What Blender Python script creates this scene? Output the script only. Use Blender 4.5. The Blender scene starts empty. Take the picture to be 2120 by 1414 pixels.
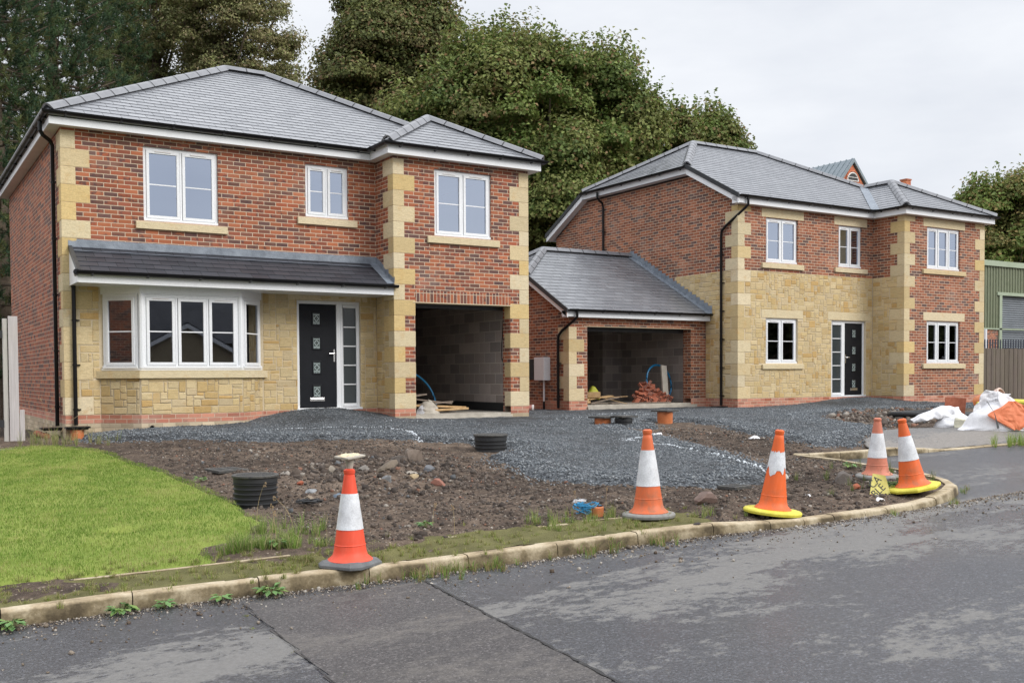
import bpy, bmesh, math, random
import numpy as np
from mathutils import Vector, Matrix
random.seed(7); RNG = np.random.default_rng(11)
R = math.radians
sc = bpy.context.scene
COL = sc.collection
# ------------------------------------------------------------------ camera
# site frame: x runs along the house fronts, y goes back from them, z=0 is the damp course of the houses
TH = 0.5581; PITCH = 0.0299; ROLL = 0.0057; FPX = 2094.6; PPY = 839.45
CAM = Vector((-2.651, -18.522, 0.637))
def to_site(v):
    ct, st = math.cos(TH), math.sin(TH)
    return Vector((v[0]*ct+v[1]*st, -v[0]*st+v[1]*ct, v[2]))
cp, sp = math.cos(PITCH), math.sin(PITCH)
fwd = Vector((0, cp, -sp)); upv = Vector((0, sp, cp)); rt = Vector((1, 0, 0))
cr, sr = math.cos(ROLL), math.sin(ROLL)
right = to_site(rt*cr-upv*sr); up = to_site(rt*sr+upv*cr); back = -to_site(fwd)
cam = bpy.data.cameras.new('camera'); camo = bpy.data.objects.new('camera', cam); COL.objects.link(camo)
m = Matrix.Identity(4)
for i in range(3):
    m[i][0], m[i][1], m[i][2], m[i][3] = right[i], up[i], back[i], CAM[i]
camo.matrix_world = m
cam.sensor_width = 36; cam.lens = FPX/2120*36; cam.shift_y = (PPY-707)/2120
cam.clip_end = 3000; cam.clip_start = .05
sc.camera = camo
# ------------------------------------------------------------------ world and sun (overcast)
SUN_EL, SUN_AZ = 34.0, 148.0    # azimuth: degrees from +y (north of the site frame) clockwise
w = bpy.data.worlds.new('World'); sc.world = w; w.use_nodes = True
nt = w.node_tree; nt.nodes.clear()
def N(nt, t, **k):
    n = nt.nodes.new(t)
    for a, b in k.items():
        if a == 'inp':
            for i, v in b.items(): n.inputs[i].default_value = v
        else: setattr(n, a, b)
    return n
def L(nt, a, b): nt.links.new(a, b)
sky = N(nt, 'ShaderNodeTexSky', sky_type='NISHITA', sun_disc=False, sun_elevation=R(SUN_EL), sun_rotation=R(SUN_AZ), dust_density=3.0)
tc = N(nt, 'ShaderNodeTexCoord'); sx = N(nt, 'ShaderNodeSeparateXYZ'); L(nt, tc.outputs['Generated'], sx.inputs[0])
mp = N(nt, 'ShaderNodeMapping', inp={3: (1.0, 1.0, 3.2)}); L(nt, tc.outputs['Generated'], mp.inputs[0])
nz = N(nt, 'ShaderNodeTexNoise', inp={'Scale': 1.9, 'Detail': 6.0, 'Roughness': .55}); L(nt, mp.outputs[0], nz.inputs['Vector'])
cloud = N(nt, 'ShaderNodeValToRGB'); cr_ = cloud.color_ramp
cr_.elements[0].position = .33; cr_.elements[0].color = (.71, .74, .80, 1)
cr_.elements[1].position = .66; cr_.elements[1].color = (.95, .965, .99, 1)
L(nt, nz.outputs['Fac'], cloud.inputs[0])
ele = N(nt, 'ShaderNodeMapRange', inp={1: .32, 2: .75, 3: 7.9, 4: 16.5}); ele.interpolation_type = 'SMOOTHSTEP'
L(nt, sx.outputs['Z'], ele.inputs[0])
vm = N(nt, 'ShaderNodeVectorMath', operation='SCALE'); L(nt, cloud.outputs[0], vm.inputs[0]); L(nt, ele.outputs[0], vm.inputs['Scale'])
mx = N(nt, 'ShaderNodeMixRGB', inp={0: .93}); L(nt, sky.outputs[0], mx.inputs[1]); L(nt, vm.outputs[0], mx.inputs[2])
bg = N(nt, 'ShaderNodeBackground', inp={'Strength': .1}); L(nt, mx.outputs[0], bg.inputs[0])
wo = N(nt, 'ShaderNodeOutputWorld'); L(nt, bg.outputs[0], wo.inputs[0])
sun = bpy.data.lights.new('sun', 'SUN'); sun.energy = 1.5; sun.angle = R(28); sun.color = (1, .965, .91)
suno = bpy.data.objects.new('sun', sun); COL.objects.link(suno)
az = R(SUN_AZ); el = R(SUN_EL)
sdir = Vector((math.sin(az)*math.cos(el), math.cos(az)*math.cos(el), math.sin(el)))
suno.rotation_euler = sdir.to_track_quat('Z', 'Y').to_euler()
sc.view_settings.view_transform = 'Standard'; sc.view_settings.look = 'None'
sc.view_settings.gamma = 1; sc.view_settings.exposure = 0.52
try: sc.cycles.max_bounces = 8; sc.cycles.transparent_max_bounces = 12
except Exception: pass
# ------------------------------------------------------------------ materials
def newmat(name, rough=.8, col=(.5, .5, .5), metal=0, spec=.5):
    m = bpy.data.materials.new(name); m.use_nodes = True
    b = m.node_tree.nodes['Principled BSDF']
    b.inputs['Base Color'].default_value = (*col, 1); b.inputs['Roughness'].default_value = rough
    b.inputs['Metallic'].default_value = metal; b.inputs['Specular IOR Level'].default_value = spec
    return m, m.node_tree, b
def math_(nt, op, a, b=None, c=None):
    n = N(nt, 'ShaderNodeMath', operation=op)
    for i, v in enumerate((a, b, c)):
        if v is None: continue
        if isinstance(v, (int, float)): n.inputs[i].default_value = v
        else: L(nt, v, n.inputs[i])
    return n.outputs[0]
def ramp(nt, fac, stops, const=False):
    n = N(nt, 'ShaderNodeValToRGB'); cr = n.color_ramp
    if const: cr.interpolation = 'CONSTANT'
    while len(cr.elements) < len(stops): cr.elements.new(.5)
    for e, (p, c) in zip(cr.elements, stops):
        e.position = p; e.color = (*c, 1) if len(c) == 3 else c
    L(nt, fac, n.inputs[0]); return n.outputs[0]
def noise(nt, vec, scale, detail=4, rough=.55, dist=0):
    n = N(nt, 'ShaderNodeTexNoise', inp={'Scale': scale, 'Detail': detail, 'Roughness': rough, 'Distortion': dist})
    if vec is not None: L(nt, vec, n.inputs['Vector'])
    return n.outputs['Fac']
def mixc(nt, f, a, b, mode='MIX'):
    n = N(nt, 'ShaderNodeMixRGB', blend_type=mode)
    for i, v in enumerate((f, a, b)):
        if isinstance(v, (int, float)): n.inputs[i].default_value = v
        elif isinstance(v, tuple): n.inputs[i].default_value = (*v, 1)
        else: L(nt, v, n.inputs[i])
    return n.outputs[0]
def mrange(nt, v, a, b, c=0, d=1):
    n = N(nt, 'ShaderNodeMapRange', inp={1: a, 2: b, 3: c, 4: d}); L(nt, v, n.inputs[0]); return n.outputs[0]
def bump(nt, b, h, strength=.5, dist=.01):
    n = N(nt, 'ShaderNodeBump', inp={'Strength': strength, 'Distance': dist}); L(nt, h, n.inputs['Height']); L(nt, n.outputs[0], b.inputs['Normal'])
def objco(nt): return N(nt, 'ShaderNodeTexCoord').outputs['Object']
def geopos(nt): return N(nt, 'ShaderNodeNewGeometry').outputs['Position']
def mapping(nt, vec, scale=(1, 1, 1), rot=(0, 0, 0)):
    n = N(nt, 'ShaderNodeMapping', inp={2: rot, 3: scale}); L(nt, vec, n.inputs[0]); return n.outputs[0]

def brick_mat(name, stops, mortar=(.62, .50, .37), bw=.225, bh=.075, joint=.010, stagger=.5, soil=0, dark=.5, bumpd=.004, vertical=False, rough=.85):
    m, nt, b = newmat(name, rough)
    uv = N(nt, 'ShaderNodeUVMap').outputs[0]; s = N(nt, 'ShaderNodeSeparateXYZ'); L(nt, uv, s.inputs[0])
    u, v = (s.outputs[1], s.outputs[0]) if vertical else (s.outputs[0], s.outputs[1])
    wob = noise(nt, uv, 30, 2)
    v = math_(nt, 'ADD', v, math_(nt, 'MULTIPLY', math_(nt, 'SUBTRACT', wob, .5), .005))
    vr = math_(nt, 'DIVIDE', v, bh); row = math_(nt, 'FLOOR', vr); fv = math_(nt, 'SUBTRACT', vr, row)
    par = math_(nt, 'MODULO', math_(nt, 'ABSOLUTE', row), 2.0)
    ub = math_(nt, 'ADD', math_(nt, 'DIVIDE', u, bw), math_(nt, 'MULTIPLY', par, stagger))
    ub = math_(nt, 'ADD', ub, math_(nt, 'MULTIPLY', math_(nt, 'SUBTRACT', wob, .5), .02))
    col = math_(nt, 'FLOOR', ub); fu = math_(nt, 'SUBTRACT', ub, col)
    cv = N(nt, 'ShaderNodeCombineXYZ'); L(nt, col, cv.inputs[0]); L(nt, row, cv.inputs[1])
    wn = N(nt, 'ShaderNodeTexWhiteNoise', noise_dimensions='3D'); L(nt, cv.outputs[0], wn.inputs[0])
    ju, jv = joint/bw, joint/bh
    def edge(f, j):   # 1 inside the brick
        a = mrange(nt, f, j*.35, j*.75); c = mrange(nt, f, 1-j*.35, 1-j*.75); return math_(nt, 'MULTIPLY', a, c)
    mask = math_(nt, 'MULTIPLY', edge(fu, ju), edge(fv, jv))
    base = ramp(nt, wn.outputs['Value'], stops, True)
    # streaks of darker firing inside a brick
    n1 = noise(nt, uv, 9, 3, .6); wn2 = N(nt, 'ShaderNodeSeparateColor'); L(nt, wn.outputs['Color'], wn2.inputs[0])
    f = math_(nt, 'MULTIPLY', mrange(nt, n1, .5, .62), mrange(nt, wn2.outputs[1], 1-dark, 1-dark+.1))
    base = mixc(nt, math_(nt, 'MULTIPLY', f, .8), base, (.085, .045, .045))
    tint = math_(nt, 'ADD', .82, math_(nt, 'MULTIPLY', wn2.outputs[2], .36))
    hs = N(nt, 'ShaderNodeHueSaturation'); L(nt, base, hs.inputs['Color']); L(nt, tint, hs.inputs['Value'])
    sp_ = mrange(nt, noise(nt, uv, 140, 3, .7), .3, .7, .78, 1.2)
    bc = mixc(nt, 1.0, hs.outputs[0], sp_, 'MULTIPLY')
    big = noise(nt, uv, 1.3, 4, .6)
    if soil:   # lime bloom and splashed patches on fresh brickwork
        bc = mixc(nt, math_(nt, 'MULTIPLY', mrange(nt, big, .56, .75), soil), bc, (.55, .45, .38))
    bc = mixc(nt, 1.0, bc, mrange(nt, noise(nt, uv, .7, 5, .65), .3, .7, .84, 1.12), 'MULTIPLY')
    mc = mixc(nt, noise(nt, uv, 60, 3), tuple(c*.72 for c in mortar), tuple(min(1, c*1.2) for c in mortar))
    out = mixc(nt, mask, mc, bc)
    L(nt, out, b.inputs['Base Color'])
    h = math_(nt, 'ADD', mask, math_(nt, 'MULTIPLY', noise(nt, uv, 120, 3), .35))
    bump(nt, b, h, .8, bumpd)
    return m
RED = [(0, (.32, .088, .040)), (.20, (.38, .125, .058)), (.38, (.27, .082, .045)), (.55, (.20, .078, .050)), (.67, (.135, .066, .055)), (.78, (.36, .115, .050)), (.91, (.16, .070, .050))]
REDR = [(0, (.29, .095, .046)), (.22, (.36, .135, .070)), (.44, (.17, .078, .055)), (.58, (.26, .090, .048)), (.76, (.13, .072, .060)), (.86, (.32, .11, .052))]
M = {}
M['brick'] = brick_mat('red_brick', RED, soil=.18)
M['brick_b'] = brick_mat('red_brick_rustic', REDR, soil=.25)
M['brick_side'] = brick_mat('red_brick_side', RED, mortar=(.52, .38, .27), soil=.15)
M['soldier'] = brick_mat('soldier_brick', RED, soil=.3, vertical=True, bw=.225, bh=.075, stagger=0)
M['plinth'] = brick_mat('engineering_brick', [(0, (.47, .19, .12)), (.3, (.53, .23, .155)), (.6, (.42, .165, .11)), (.85, (.50, .24, .17))], mortar=(.58, .46, .34), soil=.5, dark=.05)
M['footing'] = brick_mat('footing_brick', [(0, (.46, .37, .25)), (.5, (.52, .43, .30)), (.8, (.40, .32, .21))], mortar=(.38, .31, .22), soil=.2, dark=.05)
M['block'] = brick_mat('concrete_block', [(0, (.35, .30, .275)), (.4, (.39, .335, .31)), (.7, (.31, .275, .26))], mortar=(.55, .50, .44), bw=.45, bh=.225, joint=.012, dark=0, bumpd=.003)
def stone_mat(name, streak=True):
    m, nt, b = newmat(name, .9, spec=.25)
    at = N(nt, 'ShaderNodeAttribute', attribute_name='Col').outputs['Color']; p = geopos(nt)
    n1 = noise(nt, mapping(nt, p, (3, 3, 26), (.12, .1, 0)), 3.0, 6, .65, .6)
    n2 = noise(nt, p, 60, 4, .7); n3 = noise(nt, p, 5, 4, .6)
    c = mixc(nt, 1, at, ramp(nt, n1, [(.3, (.80, .74, .66)), (.5, (1.0, 1.0, 1.0)), (.7, (1.12, 1.08, 1.04))]), 'MULTIPLY')
    c = mixc(nt, mrange(nt, n3, .55, .75, 0, .35), c, (.55, .30, .08))
    c = mixc(nt, 1, c, mrange(nt, n2, .25, .75, .8, 1.18), 'MULTIPLY')
    L(nt, c, b.inputs['Base Color']); bump(nt, b, math_(nt, 'ADD', n1, math_(nt, 'MULTIPLY', n2, .7)), .6, .006 if not streak else .003)
    return m
M['quoin'] = stone_mat('dressed_sandstone'); M['rubble'] = stone_mat('rubble_sandstone', False)
def mottled(name, a, b_, scale=8, rough=.8, bs=.3, bd=.004, spec=.4, fine=80):
    m, nt, b = newmat(name, rough, spec=spec); p = objco(nt)
    n = noise(nt, p, scale, 6, .6); n2 = noise(nt, p, fine, 3, .6)
    c = ramp(nt, n, [(.3, a), (.7, b_)]); c = mixc(nt, 1, c, mrange(nt, n2, .2, .8, .85, 1.15), 'MULTIPLY')
    L(nt, c, b.inputs['Base Color']); bump(nt, b, math_(nt, 'ADD', n, n2), bs, bd); return m
M['mortar'] = mottled('lime_mortar', (.53, .44, .30), (.62, .52, .37), 20, .95)
M['white'] = mottled('white_upvc', (.76, .78, .80), (.80, .81, .83), 2, .28, .02, .001)
M['white_dirty'] = mottled('white_boarding', (.66, .62, .60), (.76, .74, .73), 3, .4, .03, .001)
M['black'] = newmat('black_upvc', .28, (.006, .006, .007), spec=.35)[0]
M['blackm'] = newmat('black_rubber', .6, (.02, .021, .023))[0]
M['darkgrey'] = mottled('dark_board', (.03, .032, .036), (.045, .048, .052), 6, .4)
M['lead'] = mottled('lead_flashing', (.12, .145, .18), (.23, .265, .31), 7, .46, .5, .02, .7)
M['ridge'] = mottled('ridge_tile', (.15, .155, .17), (.20, .205, .22), 5, .42, .1, .002, .6)
M['alu'] = newmat('chrome', .25, (.75, .75, .76), 1)[0]
M['conc'] = mottled('concrete', (.34, .31, .26), (.48, .44, .38), 5, .9, .5, .004)
M['timber'] = mottled('sawn_timber', (.38, .23, .10), (.55, .38, .20), 9, .8)
M['oldtimber'] = mottled('weathered_timber', (.17, .13, .10), (.27, .22, .18), 7, .9)
M['orange_clay'] = mottled('orange_plastic', (.50, .15, .05), (.62, .22, .09), 6, .5)
M['red_clay'] = mottled('red_clay', (.30, .085, .045), (.42, .15, .09), 10, .85)
M['blue'] = newmat('blue_pipe', .35, (.008, .19, .40))[0]
M['bluerope'] = newmat('blue_rope', .6, (.02, .22, .42))[0]
M['lead_came'] = newmat('white_glass_came', .4, (.42, .50, .50))[0]
def slate_mat(name, c1, c2, rough=.42, spec=.6):
    m, nt, b = newmat(name, rough, spec=spec)
    uv = N(nt, 'ShaderNodeUVMap').outputs[0]; s = N(nt, 'ShaderNodeSeparateXYZ'); L(nt, uv, s.inputs[0])
    row = math_(nt, 'FLOOR', math_(nt, 'ADD', math_(nt, 'DIVIDE', s.outputs[1], .2), .001))
    par = math_(nt, 'MODULO', math_(nt, 'ABSOLUTE', row), 2.0)
    ub = math_(nt, 'ADD', math_(nt, 'DIVIDE', s.outputs[0], .3), math_(nt, 'MULTIPLY', par, .5))
    col = math_(nt, 'FLOOR', ub); fu = math_(nt, 'SUBTRACT', ub, col)
    cv = N(nt, 'ShaderNodeCombineXYZ'); L(nt, col, cv.inputs[0]); L(nt, row, cv.inputs[1])
    wn = N(nt, 'ShaderNodeTexWhiteNoise', noise_dimensions='3D'); L(nt, cv.outputs[0], wn.inputs[0])
    mask = math_(nt, 'MULTIPLY', mrange(nt, fu, .008, .016), mrange(nt, fu, .992, .984))
    c = mixc(nt, wn.outputs['Value'], c1, c2)
    c = mixc(nt, 1, c, mrange(nt, noise(nt, uv, 30, 5, .6), .3, .7, .85, 1.15), 'MULTIPLY')
    c = mixc(nt, mask, (.012, .012, .014), c); L(nt, c, b.inputs['Base Color'])
    sc_ = N(nt, 'ShaderNodeSeparateColor'); L(nt, wn.outputs['Color'], sc_.inputs[0])
    rr = math_(nt, 'ADD', mrange(nt, sc_.outputs[1], 0, 1, rough-.05, rough+.08), math_(nt, 'MULTIPLY', math_(nt, 'SUBTRACT', 1.0, mask), .4))
    L(nt, rr, b.inputs['Roughness'])
    bump(nt, b, math_(nt, 'ADD', mask, math_(nt, 'MULTIPLY', noise(nt, uv, 25, 4), .25)), .5, .004)
    return m
M['slate'] = slate_mat('slate_sky_lightened', (.135, .142, .158), (.185, .193, .21), .31, .8)  # same slate as the canopy; sky reflection lightened into its base colour
M['slate_no_sky'] = slate_mat('slate_darkened', (.032, .034, .042), (.052, .055, .066), .46, .35)  # same slate again, coloured darker where the canopy mirrors no sky
def glass_mat(name, refl=.46, tint=(.70, .80, 1.0), thru=(.55, .60, .62)):
    m = bpy.data.materials.new(name); m.use_nodes = True; nt = m.node_tree; nt.nodes.clear()
    lw = N(nt, 'ShaderNodeLayerWeight', inp={0: .35}); f = mrange(nt, lw.outputs['Fresnel'], 0, 1, refl, 1)
    g = N(nt, 'ShaderNodeBsdfGlossy', inp={'Color': (*tint, 1), 'Roughness': .015}); t = N(nt, 'ShaderNodeBsdfTransparent', inp={0: (*thru, 1)})
    x = N(nt, 'ShaderNodeMixShader'); L(nt, f, x.inputs[0]); L(nt, t.outputs[0], x.inputs[1]); L(nt, g.outputs[0], x.inputs[2])
    o = N(nt, 'ShaderNodeOutputMaterial'); L(nt, x.outputs[0], o.inputs[0]); return m
M['glass'] = glass_mat('glass_sky_boosted'); M['obscure'] = newmat('obscure_glass', .18, (.035, .045, .05), spec=.9)[0]  # upstairs panes: sky brightness and blue put into reflection strength and tint
M['glass_low'] = glass_mat('glass_sky_subdued', .14, (.85, .9, 1), (.5, .5, .5))  # same glass downstairs, reflection cut so the panes read dark
M['room'] = mottled('plasterboard', (.30, .30, .32), (.36, .36, .38), 2, .9)
def attr_mat(name, rough=.9, spec=.3, bsc=60, bd=.004, tint=None, transl=0):
    m, nt, b = newmat(name, rough, spec=spec); c = N(nt, 'ShaderNodeAttribute', attribute_name='Col').outputs['Color']
    if bsc:
        n = noise(nt, geopos(nt), bsc, 3, .6); c = mixc(nt, 1, c, mrange(nt, n, .25, .75, .78, 1.22), 'MULTIPLY'); bump(nt, b, n, .5, bd)
    L(nt, c, b.inputs['Base Color'])
    if transl:
        tr = N(nt, 'ShaderNodeBsdfTranslucent'); L(nt, c, tr.inputs[0]); x = N(nt, 'ShaderNodeMixShader', inp={0: transl})
        L(nt, b.outputs[0], x.inputs[1]); L(nt, tr.outputs[0], x.inputs[2]); L(nt, x.outputs[0], nt.nodes['Material Output'].inputs[0])
    return m
M['leaf'] = attr_mat('foliage', .6, .25, 0, transl=.3); M['grass'] = attr_mat('grass_blades', .7, .2, 0, transl=.3)
M['stone'] = attr_mat('loose_stone', .85, .3, 45); M['bark'] = mottled('bark', (.10, .075, .055), (.17, .135, .10), 12, .95, .8, .02)
# ground kinds
def dirt_mat():
    m, nt, b = newmat('bare_soil', .95, spec=.2); p = geopos(nt)
    n1 = noise(nt, p, .55, 5, .6); n2 = noise(nt, p, 6, 6, .65); n3 = noise(nt, p, 55, 4, .7)
    c = ramp(nt, math_(nt, 'ADD', math_(nt, 'MULTIPLY', n1, .5), math_(nt, 'MULTIPLY', n2, .5)), [(.36, (.036, .027, .021)), (.46, (.072, .053, .041)), (.56, (.135, .100, .075)), (.66, (.21, .16, .122))])
    c = mixc(nt, 1, c, mrange(nt, n3, .25, .75, .62, 1.35), 'MULTIPLY')
    v = N(nt, 'ShaderNodeTexVoronoi', inp={'Scale': 38}); L(nt, p, v.inputs['Vector'])
    sc_ = N(nt, 'ShaderNodeSeparateColor'); L(nt, v.outputs['Color'], sc_.inputs[0])
    c = mixc(nt, math_(nt, 'MULTIPLY', mrange(nt, sc_.outputs[0], .86, .9), mrange(nt, v.outputs['Distance'], .45, .3)), c, (.30, .25, .20))
    L(nt, c, b.inputs['Base Color']); bump(nt, b, math_(nt, 'ADD', n2, math_(nt, 'MULTIPLY', n3, .6)), .9, .03); return m
M['dirt'] = dirt_mat()
def gravel_mat():
    m, nt, b = newmat('crushed_stone', .8, spec=.35); p = geopos(nt)
    v = N(nt, 'ShaderNodeTexVoronoi', inp={'Scale': 30}); L(nt, p, v.inputs['Vector'])
    v2 = N(nt, 'ShaderNodeTexVoronoi', inp={'Scale': 75}); L(nt, p, v2.inputs['Vector'])
    sc_ = N(nt, 'ShaderNodeSeparateColor'); L(nt, v.outputs['Color'], sc_.inputs[0])
    c = ramp(nt, sc_.outputs[0], [(0, (.055, .062, .070)), (.5, (.115, .128, .142)), (1, (.22, .235, .25))])
    n1 = noise(nt, p, .9, 4, .6)
    c = mixc(nt, mrange(nt, n1, .40, .56, .85, 0), c, mixc(nt, noise(nt, p, 60, 3, .7), (.028, .030, .034), (.085, .088, .092)))
    c = mixc(nt, 1, c, mrange(nt, v.outputs['Distance'], .2, .6, 1.1, .55), 'MULTIPLY')
    L(nt, c, b.inputs['Base Color'])
    bump(nt, b, math_(nt, 'ADD', math_(nt, 'MULTIPLY', v.outputs['Distance'], -1.0), math_(nt, 'MULTIPLY', v2.outputs['Distance'], -.5)), .9, .022); return m
M['gravel'] = gravel_mat()
def asphalt_mat(name, lo, hi, patch=(.30, .295, .285), amt=.8, wet=.3, rot=.0, thr=(.53, .60), band=.0):
    m, nt, b = newmat(name, .6, spec=.5); p = geopos(nt)
    v = N(nt, 'ShaderNodeTexVoronoi', inp={'Scale': 95}); L(nt, p, v.inputs['Vector'])
    sc_ = N(nt, 'ShaderNodeSeparateColor'); L(nt, v.outputs['Color'], sc_.inputs[0])
    c = ramp(nt, sc_.outputs[0], [(0, lo), (.75, hi), (.93, tuple(x*1.5 for x in hi)), (1, tuple(x*2.2 for x in hi))])
    big = noise(nt, mapping(nt, p, (.38, 1.0, 1), (0, 0, rot)), .95, 9, .68, .3); fine = noise(nt, p, 26, 4, .7)
    sy_ = N(nt, 'ShaderNodeSeparateXYZ'); L(nt, p, sy_.inputs[0])      # silt dries out in a worn lane a metre or so off the kerb
    lane = math_(nt, 'MULTIPLY', mrange(nt, sy_.outputs[1], -11.75, -12.35, 0, 1), mrange(nt, sy_.outputs[1], -14.3, -13.0, 0, 1))
    big = math_(nt, 'ADD', big, math_(nt, 'MULTIPLY', math_(nt, 'SUBTRACT', lane, .6), band))
    f = mrange(nt, math_(nt, 'ADD', big, math_(nt, 'MULTIPLY', math_(nt, 'SUBTRACT', noise(nt, mapping(nt, p, (.7, 1, 1)), 11, 8, .78), .5), .75)), thr[0], thr[1], 0, amt)
    c = mixc(nt, f, c, patch)
    c = mixc(nt, 1, c, mrange(nt, fine, .2, .8, .78, 1.2), 'MULTIPLY')
    L(nt, c, b.inputs['Base Color'])
    wetn = noise(nt, p, .35, 3, .5)
    L(nt, mixc(nt, f, mrange(nt, wetn, .35, .65, wet, wet+.25), (.85, .85, .85)), b.inputs['Roughness'])
    bump(nt, b, math_(nt, 'ADD', math_(nt, 'MULTIPLY', v.outputs['Distance'], -.6), fine), .45, .006); return m
M['road'] = asphalt_mat('asphalt', (.027, .027, .031), (.052, .053, .060), (.19, .182, .17), .70, .24, band=.10, thr=(.52, .60))
M['patch'] = asphalt_mat('asphalt_reinstatement', (.034, .030, .030), (.064, .058, .057), (.15, .135, .12), .55, .5, thr=(.50, .68), band=.05)
M['tarmac'] = asphalt_mat('drive_tarmac', (.10, .098, .098), (.15, .145, .14), (.24, .215, .19), .6, .7)
M['seam'] = newmat('tar_seam', .6, (.018, .017, .017))[0]
def kerb_mat():
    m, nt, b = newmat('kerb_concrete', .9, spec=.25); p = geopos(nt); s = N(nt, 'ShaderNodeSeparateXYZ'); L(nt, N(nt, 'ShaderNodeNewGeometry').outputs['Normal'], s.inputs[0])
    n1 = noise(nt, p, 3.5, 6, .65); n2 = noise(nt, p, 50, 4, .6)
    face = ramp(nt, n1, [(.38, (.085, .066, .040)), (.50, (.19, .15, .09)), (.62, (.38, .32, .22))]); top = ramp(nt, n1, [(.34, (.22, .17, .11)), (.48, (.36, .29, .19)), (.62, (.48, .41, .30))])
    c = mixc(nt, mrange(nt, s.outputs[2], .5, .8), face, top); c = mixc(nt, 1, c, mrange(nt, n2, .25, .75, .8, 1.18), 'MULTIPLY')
    L(nt, c, b.inputs['Base Color']); bump(nt, b, math_(nt, 'ADD', n1, n2), .5, .006); return m
M['kerb'] = kerb_mat()
M['lawn'] = mottled('turf_base', (.16, .22, .04), (.25, .29, .07), 1.5, .95, .6, .02, .2, 50)
M['moss'] = mottled('mossy_verge', (.08, .075, .03), (.16, .15, .06), 4, .95, .7, .02, .2, 60)
M['flag'] = mottled('grey_flagstone', (.12, .12, .12), (.19, .185, .175), 6, .85)
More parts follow.
